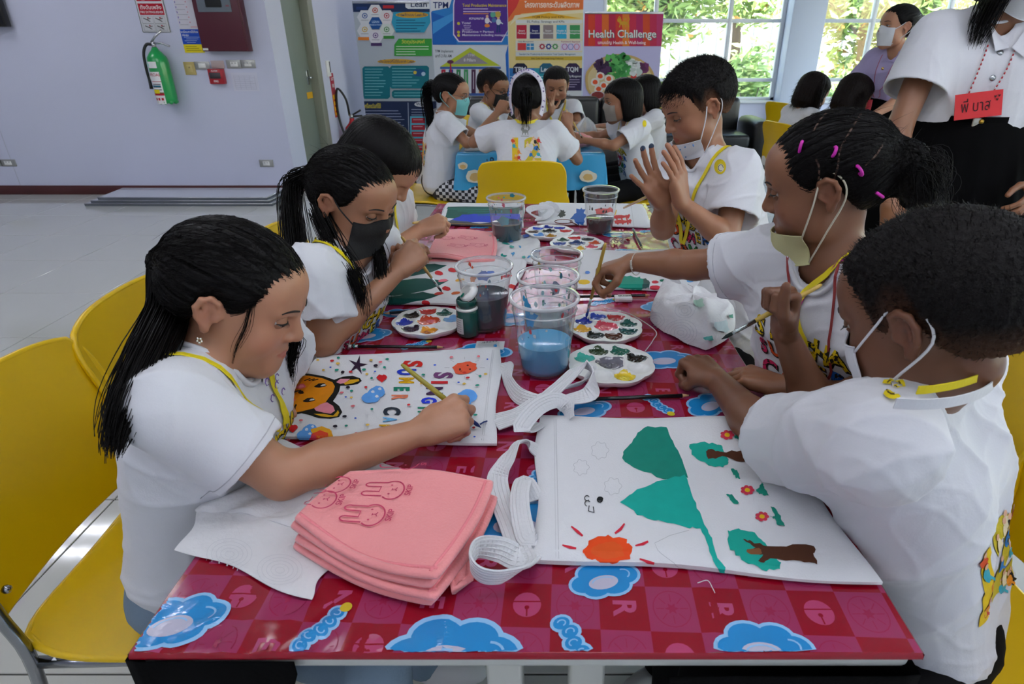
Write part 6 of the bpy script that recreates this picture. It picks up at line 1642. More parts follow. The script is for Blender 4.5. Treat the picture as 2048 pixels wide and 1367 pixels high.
def person(name, label, head, nb, chest_f, SL, SR, PV, arms, hips, skin='mid', h=.003, girl=True, child=1.0, shirt=None, pants=None, group=None, sleeve=.58, sleeve_r=(.055, .066), loose=.016, nomesh_legs=False, wr=.0055, seed=1, cat='person', neck_r=.036, collar=None, hem=None, slim=1.0):
    """one seated or standing figure. returns dict with the objects and helpers"""
    nb, SL, SR, PV = map(NV, (nb, SL, SR, PV)); K = child
    cf = NV(chest_f); cf /= np.linalg.norm(cf)
    lat = SR - SL; lat /= np.linalg.norm(lat); upv = nb - PV; upv /= np.linalg.norm(upv)
    hc = NV(head.c); pts = [nb, SL, SR, PV, hc + .14, hc - .14]
    for a in arms: pts += [NV(a['E']), NV(a['W']) + .13, NV(a['W']) - .13]
    lo_u = np.min(pts, 0) - .13; hi_u = np.max(pts, 0) + .13
    legs = []
    for (hp, kn, an) in hips: legs.append(tuple(map(NV, (hp, kn, an))))
    # ---------------- skin: one continuous figure
    F = Field(lo_u, hi_u, h)
    head_sdf(F, head)
    hb = NV(head.w((0, -.020, -.055))); 
    F.rc(hb, nb, neck_r * K, (neck_r + .004) * K, .02)
    F.rc(nb, nb - upv * .03, .037 * K, .040 * K, .02)
    ch = nb - upv * .12 * K
    for sx in (-1, 1):
        F.rc(nb + lat * sx * .03 * K, (SR if sx > 0 else SL), .04 * K, .036 * K, .03)
        F.rc(ch + lat * sx * .05 * K, PV + lat * sx * .045 * K * slim + upv * .02, .066 * K, .072 * K * slim, .03)
    tips = {}
    for a in arms:
        S_ = SR if a['side'] == 'R' else SL; E_, W_ = NV(a['E']), NV(a['W']); q = a.get('k', 1) * K
        F.rc(S_, E_, .036 * q, .029 * q, .015); m_ = E_ + (W_ - E_) * .3
        F.rc(E_, m_, .028 * q, .029 * q, .012); F.rc(m_, W_, .029 * q, .0185 * q, .012)
        g = dict(GRIP[a.get('grip', 'relax')]); g.update(a.get('over', {}))
        tips[a['side']] = hand_sdf(F, W_, a['d'], a['t'], a['n'], a.get('hs', 1.0) * K * .92, **g)
    v, q = F.mesh(); n = vnorm(v, q)
    # colour: skin tone, lips, blush, knuckles
    base = np.array(SKIN[skin]); cols = np.tile(base, (len(v), 1)) * (1 + .05 * np.sin(v @ np.array([31, 47, 23.]))[:, None])
    l = head.loc(v)
    lip = np.clip(1.2 - ((l[:, 0] / .0185) ** 2 + ((l[:, 2] + .0550) / .0075) ** 2), 0, 1) * (l[:, 1] > .066) * (l[:, 1] < .1); lip = np.clip(lip * 2.2, 0, 1)
    cols = cols * (1 - lip[:, None]) + lip[:, None] * base * np.array([.95, .56, .58])
    for sx in (-1, 1):
        bl_ = (l[:, 1] < .11) * np.exp(-(((l[:, 0] - sx * .042) / .022) ** 2 + ((l[:, 2] + .028) / .02) ** 2)) * (l[:, 1] > .02)
        cols = cols * (1 - .25 * bl_[:, None] * np.array([0, .5, .4]))
        er = np.exp(-(((l[:, 0] - sx * .08) / .01) ** 2 + ((l[:, 1] + .012) / .02) ** 2 + ((l[:, 2] + .004) / .03) ** 2)); cols = cols * (1 - .3 * er[:, None] * np.array([0, .45, .4]))
    for sd, tp in tips.items():
        for p in tp:
            g_ = np.exp(-((v - p) ** 2).sum(1) / .008 ** 2)[:, None]; cols = cols * (1 - g_ * np.array([-.12, .0, -.05]))
    root = thing(name, label, cat, (float(PV[0]), float(PV[1]), 0.0), group)
    body = np_mesh('body', v, q, skin_mat(), root, cols)
    res = dict(root=root, body=body, head=head, tips=tips, lat=lat, up=upv, cf=cf, nb=nb, ch=ch, h=h)
    res['bvh_body'] = BVHTree.FromPolygons([Vector(p) for p in v], [tuple(map(int, f)) for f in q]) if h <= .0046 else None
    # ---------------- shirt
    lo_s = np.min([nb, SL, SR, PV] + [NV(a['E']) for a in arms], 0) - .17; hi_s = np.max([nb, SL, SR, PV] + [NV(a['E']) for a in arms], 0) + .17
    G = Field(lo_s, hi_s, max(h, .004))
    for a in arms:
        S_ = SR if a['side'] == 'R' else SL; E_ = NV(a['E']); ax = E_ - S_; L_ = np.linalg.norm(ax); ax /= L_
        sl = a.get('sleeve', sleeve); cu = S_ + ax * L_ * sl; sr0, sr1 = a.get('sr', sleeve_r)
        sag = np.array([0, 0, -.008])
        G.rc(S_ - ax * .01 + sag * .3, cu + ax * .02 + sag, sr0 * K, sr1 * K, .035)
    # cut the cuffs flat and hollow them
    for a in arms:
        S_ = SR if a['side'] == 'R' else SL; E_ = NV(a['E']); ax = E_ - S_; L_ = np.linalg.norm(ax); ax /= L_
        sl = a.get('sleeve', sleeve); cu = S_ + ax * L_ * sl; sr1 = a.get('sr', sleeve_r)[1] * K
        c0 = cu + ax * .045
        G.fn(lambda o, X, Y, Z, cu=cu, ax=ax, sr1=sr1: np.where(((X - cu[0]) ** 2 + (Y - cu[1]) ** 2 + (Z - cu[2]) ** 2) < (sr1 + .055) ** 2, np.maximum(o, (X - cu[0]) * ax[0] + (Y - cu[1]) * ax[1] + (Z - cu[2]) * ax[2]), o), cu - .14, cu + .14)
        G.rc(cu - ax * .022 + np.array([0, 0, -.006]), cu + ax * .06 + np.array([0, 0, -.008]), sr1 - .014, sr1 - .0085, .004, True)
    for sx in (-1, 1):
        S_ = SR if sx > 0 else SL
        G.rc(nb + lat * sx * .028 * K - upv * .010, S_ - upv * .004, .049 * K, .046 * K, .04)
        G.rc(ch + lat * sx * .056 * K, PV + lat * sx * .062 * K * slim + upv * .01, .078 * K, .088 * K * slim, .05, inf=loose * .5)
        G.rc(ch + lat * sx * .05 * K + cf * .012, PV + lat * sx * .05 * K * slim + upv * .03 + cf * .03, .074 * K, .078 * K * slim, .05, inf=loose * .5)
    hz = PV - upv * (.05 if hem is None else hem)
    G.plane(hz, -upv)
    ncol = nb + upv * .03 + cf * .012
    G.rc(nb - upv * .008 + cf * .012, hb, .0455 * K, .042 * K, .006, True)
    sv, sq = G.mesh(); sv = smooth(sv, sq, 3); sn = vnorm(sv, sq)
    sv = wrinkle(sv, sn, wr, seed)
    shirt_o = np_mesh('shirt', sv, sq, shirt or m_shirt, root)
    res['shirt'] = shirt_o; res['bvh'] = BVHTree.FromPolygons([Vector(p) for p in sv], [tuple(map(int, f)) for f in sq])
    if shirt is None: collar_ring(res, .0555 * K)
    if h <= .0031:
        for a in arms:
            S_ = Vector(tuple(SR if a['side'] == 'R' else SL)); ax = (Vector(a['E']) - S_); L_ = ax.length; ax /= L_; cu = S_ + ax * (L_ * a.get('sleeve', sleeve) - .017) + Vector((0, 0, -.006))
            e1 = ax.orthogonal().normalized(); e2 = ax.cross(e1); pts = []
            for k in range(32):
                d_ = e1 * math.cos(k * math.pi / 16) + e2 * math.sin(k * math.pi / 16); hh = res['bvh'].ray_cast(cu + d_ * .12, -d_)
                pts.append(hh[0] + d_ * .0001 if hh[0] is not None and .03 < (hh[0] - cu).length < .1 else None)
            if all(p is not None for p in pts): b = MB(); b.tube(pts, .0009, M('hem_thread', '#b4b5bc', .9), 4, closed=True); b.build('sleeve_hem', root)
    # ---------------- trousers and shoes
    if legs:
        P_ = np.array([p for l_ in legs for p in l_]); Hh = Field(np.min(np.vstack([P_, PV]), 0) - .14, np.max(np.vstack([P_, PV]), 0) + .14, .008)
        for (hp, kn, an) in legs:
            Hh.rc(PV, hp, .085 * K * slim, .08 * K * slim, .04); Hh.rc(hp, kn, .074 * K * (.5 + .5 * slim), .056 * K, .03); Hh.rc(kn, an, .054 * K, .043 * K, .02)
        pv, pq = Hh.mesh(); pv = wrinkle(pv, vnorm(pv, pq), .002, seed + 9)
        res['pants'] = np_mesh('trousers', pv, pq, pants or M('trousers_black', '#08080a', .9, spec=.15), root)
        for (hp, kn, an) in legs:
            b = MB(); f_ = Vector(tuple(cf)); f_.z = 0; f_ = f_.normalized() if f_.length > .1 else Vector((0, 1, 0)); R_ = Matrix((f_.cross(Vector((0, 0, 1))), f_, Vector((0, 0, 1)))).transposed()
            a_ = Vector(tuple(an))
            b.sphere(a_ + f_ * .05 + Vector((0, 0, .038 - a_.z)), (.036 * K, .098 * K, .036), M('shoe', '#cfcfcf', .6), 16, 10, R_); b.build('shoe', root)
    return res
# ------------------------------------------------------------------ faces
def eyes(P, open_=1.0, look=(0, 1, -.3), sides=(-1, 1)):
    """eyeball with lids and lashes as parts; open_ 0 = looking down, 1 = open"""
    hd = P['head']; S = hd.s; sk = M('lid_' + P.get('sk', 'mid'), tuple(.82 * q for q in SKIN[P.get('sk', 'mid')]), .5, spec=.3)
    for sx in sides:
        c = Vector((sx * .0300, .0655, .0058)); r = .0125
        b = MB(); lk = Vector(look).normalized(); e1 = lk.orthogonal().normalized(); e2 = lk.cross(e1)
        def ball(u, v, rr=1.0):
            a, t = 2 * math.pi * u, math.pi * v
            return hd.w(c + (lk * math.cos(t) + (e1 * math.cos(a) + e2 * math.sin(a)) * math.sin(t)) * r * rr)
        b.grid(20, 5, lambda u, v: ball(u, v * .155), m_iris, closed_u=True); b.grid(20, 12, lambda u, v: ball(u, .155 + v * .845), m_eyew, closed_u=True)
        up = math.radians(-14 + 30 * open_); lo = math.radians(-26)
        def lid(a0, a1, rr):
            def fn(u, v):
                th = math.radians(-74 + 148 * u); a = a0 + (a1 - a0) * v
                k = math.cos(math.radians(-74 + 148 * u)) ** .6
                a = (math.radians(-8) + (a - math.radians(-8)) * k) if abs(a) < 1.2 else a
                x = math.sin(th); q = math.cos(th)
                return hd.w(c + Vector((x, q * math.cos(a), q * math.sin(a))) * r * rr)
            return fn
        b.grid(17, 10, lid(up, math.radians(150), 1.12), sk); b.grid(17, 8, lid(lo, math.radians(-130), 1.09), sk)
        ln = lid(up, up, 1.15); b.tube([ln(i / 16, 0) for i in range(17)], [.0004 * S + .0011 * S * math.sin(math.pi * i / 16) ** .5 for i in range(17)], m_lash, 6)
        if open_ < .6:
            for i in range(3, 15):
                p = ln(i / 16, 0); q = p + hd.R @ Vector((sx * .001, .005, -.0035)) * S; b.tube([p, q], [.0004 * S, .0001 * S], m_lash, 3)
        b.build('eye', P['root'])
        b = MB(); bp = []
        for i in range(9):
            t = i / 8; x = sx * (.0135 + .034 * t); o_ = hd.w((x, .14, .0235 + .006 * math.sin(t * 2.2) - .004 * t)); dr = hd.R @ Vector((0, -1, 0))
            hh = P['bvh_body'].ray_cast(o_, dr)
            if hh[0] is not None and (hh[0] - hd.c).length < .13: bp.append(hh[0] + hh[1] * .0002)
        if len(bp) > 3:
            b.tube(bp, [.0007 * S + .0012 * S * math.sin(math.pi * min(1, .25 + i / len(bp) * .8)) for i in range(len(bp))], m_brow, 5); b.build('eyebrow', P['root'])
# ------------------------------------------------------------------ hair
def hairline(kind):
    K_ = {'tied': ([-.13, -.085, -.05, -.034, -.022, -.002, .016, .028, .042, .056, .068, .08], [-.050, -.052, -.046, -.020, .014, .018, .000, .004, .018, .033, .041, .044]),
          'boy': ([-.13, -.09, -.05, -.034, -.022, -.002, .014, .022, .032, .05, .08], [-.048, -.050, -.040, -.022, .012, .016, -.006, -.002, .026, .032, .034]),
          'bob': ([-.13, -.06, .0, .012, .024, .034, .05, .09], [-.105, -.108, -.100, -.085, .012, .022, .026, .026]),
          'long': ([-.13, -.06, -.02, .0, .015, .03, .05, .09], [-.12, -.12, -.11, -.09, .0, .02, .048, .055])}[kind]
    return K_
def hair_cap(P, kind='tied', thick=.010, tie=None, seed=1, res=None, bulk=(), strip=.0012, fade=.03, name='hair', mat=None, freq=70, messy=0):
    """scalp hair: inflated skull trimmed along the hairline, ribs running towards the tie; bulk = extra (a, b, ra, rb) masses in world space"""
    hd = P['head']; S = hd.s; res = res or max(P['h'], .003)
    lo, hi = hd.box(.135)
    for a, b, ra, rb in bulk: lo = np.minimum(lo, np.minimum(NV(a) - ra, NV(b) - rb) - .02); hi = np.maximum(hi, np.maximum(NV(a) + ra, NV(b) + rb) + .02)
    F = Field(lo, hi, res); yk, zk = hairline(kind)
    c = NV(hd.c); R = hd.Rn
    def f(o, X, Y, Z):
        X = X - c[0]; Y = Y - c[1]; Z = Z - c[2]
        x, y, z = [(X * R[0, i] + Y * R[1, i] + Z * R[2, i]) / S for i in range(3)]
        if kind in ('bob', 'long'):
            side = np.clip((.03 - z) / .12, 0, 1)
            q = (x / (.0725 + .004 + .010 * side)) ** 2 + ((y + .016) / .089) ** 2 + (np.where(z > .03, (z - .03) / .072, (z - .03) / .19)) ** 2
        else:
            q = (x / .0725) ** 2 + ((y + .016) / .089) ** 2 + ((z - .030) / np.where(z > .03, .072, .105)) ** 2
        d0 = (np.sqrt(q) - 1) * .075
        zc = np.interp(y, yk, zk)
        ed = np.clip((z - zc) / fade, 0, 1); ed = ed * ed * (3 - 2 * ed)
        th = thick * (.30 + .70 * ed)
        d = np.maximum(d0 - th, (zc - z) * .8)
        if kind in ('bob', 'long'):
            # open face
            face = np.maximum(np.maximum(np.abs(x) - .060, z - .030), -(y - .012)); d = np.maximum(d, -face)
        return np.minimum(o, (d * S).astype(np.float32))
    F.fn(f, lo, hi)
    for a, b, ra, rb in bulk: F.rc(a, b, ra, rb, .02)
    v, q = F.mesh(); v = smooth(v, q, 2); n = vnorm(v, q); l = hd.loc(v); T_ = np.array(tie if tie is not None else ((0, -.05, .09) if kind == 'boy' else (0, -.02, .10)))
    ax = T_ / np.linalg.norm(T_); e1 = np.cross(ax, [1, 0, 0.01]); e1 /= np.linalg.norm(e1); e2 = np.cross(ax, e1)
    ph = np.arctan2(l @ e2, l @ e1); rr_ = np.random.default_rng(seed)
    w_ = np.zeros(len(v))
    for k in range(6): fr = int(freq * rr_.uniform(.4, 1.5)); w_ += np.sin(ph * fr + rr_.uniform(0, 6) + 1.5 * np.sin(l @ rr_.normal(0, 40, 3)))
    ek = np.clip((l[:, 2] - np.interp(l[:, 1], yk, zk)) / .03, 0, 1)
    v = v + n * (w_ * ek * strip * S / 2.2)[:, None]
    if messy: v = v + n * (rr_.normal(0, messy, len(v)))[:, None]
    cols = None
    if kind == 'boy':
        zc = np.interp(l[:, 1], yk, zk); k = np.clip((l[:, 2] - zc) / .042, 0, 1)[:, None]; k = np.where(l[:, 1:2] > .03, 1, k)
        cols = np.array([.004, .003, .003]) * k + (1 - k) * (np.array(SKIN[P.get('sk', 'mid')]) * .42)
        mat = m_hairf
    o = np_mesh(name, v, q, mat or m_hair, P['root'], cols)
    P['hair'] = o; P['hv'] = v; P['hn'] = n; P['hl'] = l
    P['bvh_hair'] = BVHTree.FromPolygons([Vector(p) for p in v], [tuple(map(int, f_)) for f_ in q])
    return o
def strands_np(lines, r0, r1, name, parent, mat=None):
    """lines: list of (m,3) arrays -> thin three-sided tapering tubes in one mesh"""
    V_ = []; Q_ = []; o = 0
    for p in lines:
        m = len(p); t = np.gradient(p, axis=0); t /= np.linalg.norm(t, axis=1, keepdims=True) + 1e-9
        a = np.cross(t, [.31, .87, .38]); a /= np.linalg.norm(a, axis=1, keepdims=True) + 1e-9; b = np.cross(t, a)
        rr = np.linspace(r0, r1, m)[:, None]
        ring = np.stack([p + rr * (a * math.cos(k) + b * math.sin(k)) for k in (0, 2.094, 4.189)], 1)
        V_.append(ring.reshape(-1, 3)); i = np.arange(m - 1)[:, None] * 3
        for k in range(3): l = (k + 1) % 3; Q_.append(np.c_[i + k, i + l, i + 3 + l, i + 3 + k] + o)
        o += 3 * m
    return np_mesh(name, np.vstack(V_), np.vstack(Q_), mat or m_hair, parent)
def tail(path, n, spread0, spread1, seed, m=16, wav=.004, flat=None):
    """bundle of hair along a world path (list of points) -> polylines"""
    P_ = np.array([tuple(p) for p in catmull(path, 6)]); idx = np.linspace(0, len(P_) - 1, m)
    c = np.stack([np.interp(idx, np.arange(len(P_)), P_[:, k]) for k in range(3)], 1)
    r = np.random.default_rng(seed); out = []
    for _ in range(n):
        off = r.normal(0, 1, 3); off /= max(1, np.linalg.norm(off) / 1.6); off2 = off * .6 + r.normal(0, .5, 3)
        t = np.linspace(0, 1, m)[:, None]
        s = spread0 * (1 - t) + spread1 * t
        env = np.sin(np.pi * np.clip(t * 1.0, 0, 1)) * .35 + .65
        pl = c + (off * (1 - t) + off2 * t) * s * env + wav * np.sin(t * r.uniform(3, 8) + r.uniform(0, 6)) * off
        cut = r.uniform(.72, 1.0); k = max(5, int(m * cut)); out.append(pl[:k])
    return out
def fuzz(P, n, ln, seed, flow=None, region=None, r0=.00045, lift=.5, name='hair_strands', curl=.0, mat=None):
    """short strands rising from the cap"""
    r = np.random.default_rng(seed); v, nn, l = P['hv'], P['hn'], P['hl']
    ok = np.arange(len(v)) if region is None else np.where(region(l))[0]
    if len(ok) == 0: return
    out = []; hd = P['head']
    for i in r.choice(ok, n):
        d = nn[i] * lift + (NV(hd.R @ Vector(flow(l[i]) if callable(flow) else flow)) if flow is not None else 0) + r.normal(0, .25, 3)
        d /= np.linalg.norm(d); L_ = ln * r.uniform(.5, 1.3); t = np.linspace(0, 1, 4)[:, None]
        g = np.array([0, 0, -1.]) * curl
        out.append(v[i] - nn[i] * .001 + d * L_ * t + g * L_ * t ** 2)
    return strands_np(out, r0, r0 * .25, name, P['root'], mat)
def flow_strands(P, n, steps, step, tie, seed, r0=.0004, name='hair_strands', region=None, back=.007):
    """long strands lying on the scalp hair, running to the tie"""
    r = np.random.default_rng(seed); bv = P['bvh_hair']; hd = P['head']; T_ = hd.w(tie); out = []
    ok = np.arange(len(P['hv'])) if region is None else np.where(region(P['hl']))[0]
    for i in r.choice(ok, n):
        p = Vector(P['hv'][i]); line = []; d0 = (T_ - p).normalized(); jit = Vector(r.normal(0, .12, 3))
        p = p - d0 * back * r.uniform(0, 1.2); off = r.uniform(.0002, .0016)
        for k in range(steps):
            h = bv.find_nearest(p)
            if h[0] is None: break
            nn = h[1]; q = h[0] + nn * off; line.append(tuple(q)); d = (T_ - q)
            if d.length < .018: break
            d = d.normalized() + jit; d = (d - nn * d.dot(nn)).normalized(); p = q + d * step
        if len(line) > 3: out.append(np.array(line))
    return strands_np(out, r0, r0 * .5, name, P['root'])
def collar_ring(P, r=.055, tr=.0045, mat=None):
    nb = Vector(tuple(P['nb'])); up = Vector(tuple(P['up'])); lat = Vector(tuple(P['lat'])); fr = up.cross(lat); fr = fr if fr.dot(Vector(tuple(P['cf']))) > 0 else -fr
    pts = []
    for k in range(28):
        a = 2 * math.pi * k / 28; o_ = nb + fr * .014 + (lat * math.cos(a) + fr * math.sin(a)) * r
        h = P['bvh'].ray_cast(o_ + up * .09, -up)
        if h[0] is not None and (h[0] - nb).length < .14 and (h[0] - nb).dot(up) > -.035: pts.append(h[0] + up * .001)
    if len(pts) < 12: return
    m = len(pts); sm = [(pts[i - 1] + pts[i] * 2 + pts[(i + 1) % m]) / 4 for i in range(m)]; sm = [(sm[i - 1] + sm[i] * 2 + sm[(i + 1) % m]) / 4 for i in range(m)]
    b = MB(); b.tube(catmull(sm, 3, closed=True), tr, mat or m_shirt, 8, closed=True); b.build('shirt_collar', P['root'])
# ------------------------------------------------------------------ clothing details
def on_shirt(P, o, xdir, ydir, raydir, lift=.0012):
    o, xd, yd, rd = map(Vector, (o, xdir, ydir, raydir)); rd = rd.normalized()
    def fn(x, y, l):
        h = P['bvh'].ray_cast(o + xd * x + yd * y, rd)
        if h[0] is None or abs(h[1].dot(rd)) < .32: return None
        return h[0] - rd * (lift + l)
    return fn
def path_on(P, pts, lift=.003, bvh=None, n=6):
    out = []; ups = []
    for p in catmull(pts, n):
        h = (bvh or P['bvh']).find_nearest(p)
        nn = h[1]; nn = nn if (p - h[0]).dot(nn) >= 0 or (p - h[0]).length < .02 else nn
        out.append(h[0] + nn * lift); ups.append(nn)
    sm = [out[0]] + [(out[i - 1] + out[i] * 2 + out[i + 1]) / 4 for i in range(1, len(out) - 1)] + [out[-1]]
    us = [ups[0]] + [(ups[i - 1] + ups[i] * 2 + ups[i + 1]).normalized() for i in range(1, len(ups) - 1)] + [ups[-1]]
    return sm, us
def lanyard(P, pts, wd=.011, name='lanyard', mat=None, lift=.004):
    a, u = path_on(P, pts, lift); b = MB(); b.ribbon(a, u, wd, .0014, mat or m_lany); return b.build(name, P['root'])
def lany_std(P, drop=.17, wd=.011, nose=.0):
    """strap round the neck meeting on the chest"""
    nb, lat, up, cf = (Vector(tuple(P[k])) for k in ('nb', 'lat', 'up', 'cf'))
    k = 1
    for s in (-1, 1):
        lanyard(P, [nb - cf * .07 + up * .01, nb - cf * .05 + lat * s * .05 + up * .02, nb + lat * s * .066 + up * .012, nb + lat * s * .06 + cf * .07 - up * .04, nb + lat * s * .03 + cf * .12 - up * drop * .6, nb + lat * s * .004 + cf * .14 - up * drop], wd)
def neck_ring(P, pts, wd=.012, name='lanyard', mat=None):
    b = MB(); C_ = catmull(pts, 6); nb = V3(tuple(P['nb']))
    b.ribbon(C_, [((p - nb) - V3(tuple(P['up'])) * (p - nb).dot(V3(tuple(P['up'])))).normalized() for p in C_], wd, .0014, mat or m_lany); return b.build(name, P['root'])
V3 = Vector
def front_print(P, dx=0, dz=-.13, sc=1.0, tilt=0.0):
    nb, lat, up, cf = (Vector(tuple(P[k])) for k in ('nb', 'lat', 'up', 'cf'))
    o = nb + up * dz + cf * .35; xd = -lat; d = Decal(on_shirt(P, o, xd, up, -cf), cut=.010, step=.00003)
    blk_ = ink('#17150f'); cs = [ink(c) for c in ('#d8b80c', '#c8285a', '#e0c010', '#1f8a3c', '#1f6ac8', '#d8501c')]
    def word(txt, y, size, cols, gap):
        n = len(txt)
        for i, ch in enumerate(txt):
            x = (i - (n - 1) / 2) * gap * sc; yy = y * sc + .006 * math.sin(i * 1.7)
            d.text(ch, dx + x + .0016, yy - .0016, size * sc, blk_, bold=.06); d.text(ch, dx + x, yy, size * sc, cols[i % len(cols)], bold=.03)
    word('SINGHA', 0, .052, [cs[0]], .032); word('SUMMER', -.042, .042, [cs[1], cs[5], cs[1], cs[1], cs[2], cs[4]], .031); word('CAMP', -.088, .055, [cs[1], cs[5], cs[3], cs[4]], .042); word('2020', -.135, .046, [cs[3], cs[3], cs[4], cs[4]], .034)
    return stuff(d.build('shirt_print', P['root']))
def back_print(P, dz=-.22, sc=1.0, logo=True):
    nb, lat, up, cf = (Vector(tuple(P[k])) for k in ('nb', 'lat', 'up', 'cf'))
    o = nb + up * dz - cf * .35; d = Decal(on_shirt(P, o, lat, up, cf), cut=.012, step=.00003)
    ye, go = ink('#e0bc20'), ink('#c8b430'); rr = random.Random(3)
    d.text('1', -.048 * sc, 0, .17 * sc, ye, bold=.04); d.text('2', .04 * sc, 0, .17 * sc, go, bold=.04)
    for k in range(20):
        x, y = rr.choice((-.045, .03, .055)) * sc + rr.uniform(-.02, .02) * sc, rr.uniform(-.06, .06) * sc
        c = rr.choice(('#d8502a', '#2a7ac0', '#1c1c22', '#e8d8b0', '#c83a3a', '#e08a2a', '#3aa0b0'))
        d.poly(blob(x, y, .008 * sc, .011 * sc, 9, .2, rr.uniform(0, 3), k), ink(c)); d.poly(blob(x, y + .013 * sc, .005 * sc, .005 * sc, 8, .1), ink('#e0b090')); d.line([(x, y), (x + .014 * sc, y - .012 * sc)], .004 * sc, ink(c))
    if logo:
        g = ink('#8f918c'); y0 = .10 * sc
        d.poly(blob(0, y0, .016, .008), g); d.poly(blob(-.014, y0 + .01, .008, .009), g); d.line([(-.01, y0), (-.013, y0 - .016)], .005, g); d.line([(.0, y0), (.002, y0 - .016)], .005, g); d.line([(.012, y0), (.016, y0 - .016)], .005, g); d.line([(.015, y0 + .003), (.024, y0 + .014), (.018, y0 + .022)], .004, g); d.line([(-.018, y0 + .02), (-.012, y0 + .026), (-.006, y0 + .018)], .003, g)
        d.line([(-.02, y0 - .022), (.02, y0 - .022)], .003, g)
    return stuff(d.build('shirt_print', P['root']))
# ------------------------------------------------------------------ face masks
def mask(P, mat, zt=-.012, zb=-.088, half=62, lift=.005, loops=True, loopmat=None, chin=False, ear=(.074, -.024, .004), bulge=.004, w0=1.0, name='face_mask', pts_hook=None):
    hd = P['head']; S = hd.s; bv = P['bvh_body']
    def raw(u, v):
        th = math.radians(half * (2 * u - 1)); z = zt + (zb - zt) * v
        cz = max(0, 1 - abs(2 * u - 1))
        z = z + (.014 * math.exp(-((2 * u - 1) / .35) ** 2) * (1 - v) if not chin else -.010 * (1 - abs(2 * u - 1)) * v)
        o_ = Vector((math.sin(th) * .2, .02 + math.cos(th) * .2, z)); t_ = Vector((0, .012, z))
        dr = hd.R @ (t_ - o_); h_ = bv.ray_cast(hd.w(o_), dr.normalized())
        if h_[0] is None or (h_[0] - hd.c).length > .16 * S: p = hd.w((math.sin(th) * .06, .012 + math.cos(th) * .068, z))
        else: p = h_[0]
        out = -dr.normalized(); k = 1 - (2 * u - 1) ** 4
        return p + out * (lift + bulge * k * math.sin(math.pi * min(1, v + .1)) + .0008 * math.sin(v * 22) * k) * S
    n1, n2 = 23, 15
    G_ = np.array([[tuple(raw(i / (n1 - 1), j / (n2 - 1))) for i in range(n1)] for j in range(n2)])
    for _ in range(3):
        H_ = G_.copy(); H_[1:-1] = (G_[:-2] + G_[2:] + 2 * G_[1:-1]) / 4; G_ = H_.copy(); G_[:, 1:-1] = (H_[:, :-2] + H_[:, 2:] + 2 * H_[:, 1:-1]) / 4
    b = MB(); at_ = lambda u, v: Vector(G_[int(round(v * (n2 - 1))), int(round(u * (n1 - 1)))])
    b.grid(n1, n2, at_, mat); cc = hd.w((0, .01, (zt + zb) / 2))
    b.grid(n1, n2, lambda u, v: at_(u, v) + (cc - at_(u, v)).normalized() * .0012, mat)
    edge = [at_(i / (n1 - 1), 0) for i in range(n1)] + [at_(1, j / (n2 - 1)) for j in range(1, n2)] + [at_(i / (n1 - 1), 1) for i in range(n1 - 2, -1, -1)] + [at_(0, j / (n2 - 1)) for j in range(n2 - 2, 0, -1)]
    b.tube(edge, .0012 * S, mat, 5, closed=True)
    o = b.build(name, P['root'])
    if loops:
        for u, sx in ((0, -1), (1, 1)):
            # ears hook: behind the ear
            a0, a1 = at_(u, .05), at_(u, .95); e0 = hd.w((sx * ear[0], ear[1] + .012, ear[2] + .026)); e1 = hd.w((sx * (ear[0] + .006), ear[1] - .012, ear[2] + .012)); e2 = hd.w((sx * (ear[0] + .002), ear[1] - .012, ear[2] - .02))
            b = MB(); b.tube(catmull([a0, (a0 + e0) / 2 + hd.R @ Vector((sx * .006, 0, 0)), e0, e1, e2, (a1 + e2) / 2 + hd.R @ Vector((sx * .004, 0, 0)), a1], 5), .0016 * S, loopmat or mat, 6); b.build('ear_loop', o)
    return o, at_
def brush(label, p0, p1, handle='#c9a046', tip='#1a2a50', r=.0042, L=None, bristle=.018):
    """paint brush from handle end p0 to bristle tip p1"""
    A, B_ = Vector(p0), Vector(p1); L = (B_ - A).length; t = (B_ - A) / L
    o = thing('paint_brush', label, 'paint brush', A)
    b = MB(); b.tube([A, A + t * .006, A + t * L * .5, A + t * (L - .055)], [r * .5, r * .8, r * 1.05, r * .75], M('brush_wood' + handle.lstrip('#'), handle, .35, coat=.2), 10); b.build('handle', o)
    b = MB(); b.tube([A + t * (L - .058), A + t * (L - .03), A + t * (L - bristle)], [r * .8, r * .75, r * .7], m_ferr, 10); b.build('ferrule', o)
    b = MB(); b.tube([A + t * (L - bristle), A + t * (L - bristle * .5), A + t * L], [r * .7, r * .75, r * .1], paint(tip), 8); b.build('bristles', o)
    return o
# ================================================================== the children at the front table
V3 = Vector
SK2 = {'A': 'light', 'B': 'mid'}
# ---- girl at the left front
hA = Head((-.438, .808, .976), (.897, .01, -.435), (.43, .09, .9), .965)
A = person('person', 'girl with long black ponytail in white T-shirt painting at the left front', hA, (-.488, .79, .893), (.93, -.1, 0), (-.47, .925, .872), (-.470, .660, .885), (-.585, .79, .535),
    [dict(side='R', E=(-.362, .672, .770), W=(-.190, .766, .778), d=(.84, .50, .20), t=(0, .6, .6), n=(.1, .62, -.78), grip='pen', sleeve=.70, sr=(.056, .062), k=1.08, hs=1.05),
     dict(side='L', E=(-.47, .995, .775), W=(-.512, .905, .756), d=(.45, -.85, .1), t=(.6, .4, .6), n=(.3, .1, -.9), grip='relax', sleeve=.62)],
    [((-.60, .72, .50), (-.255, .60, .50), (-.26, .62, .06)), ((-.60, .89, .50), (-.27, .92, .50), (-.28, .92, .06))], skin='light', h=.0028, seed=11, wr=.0045, slim=.88, pants=M('jeans_light', '#6f8294', .9, bump=.15, bscale=200))
A['sk'] = 'light'; eyes(A, .42, (0, 1, -.4), (1, -1))
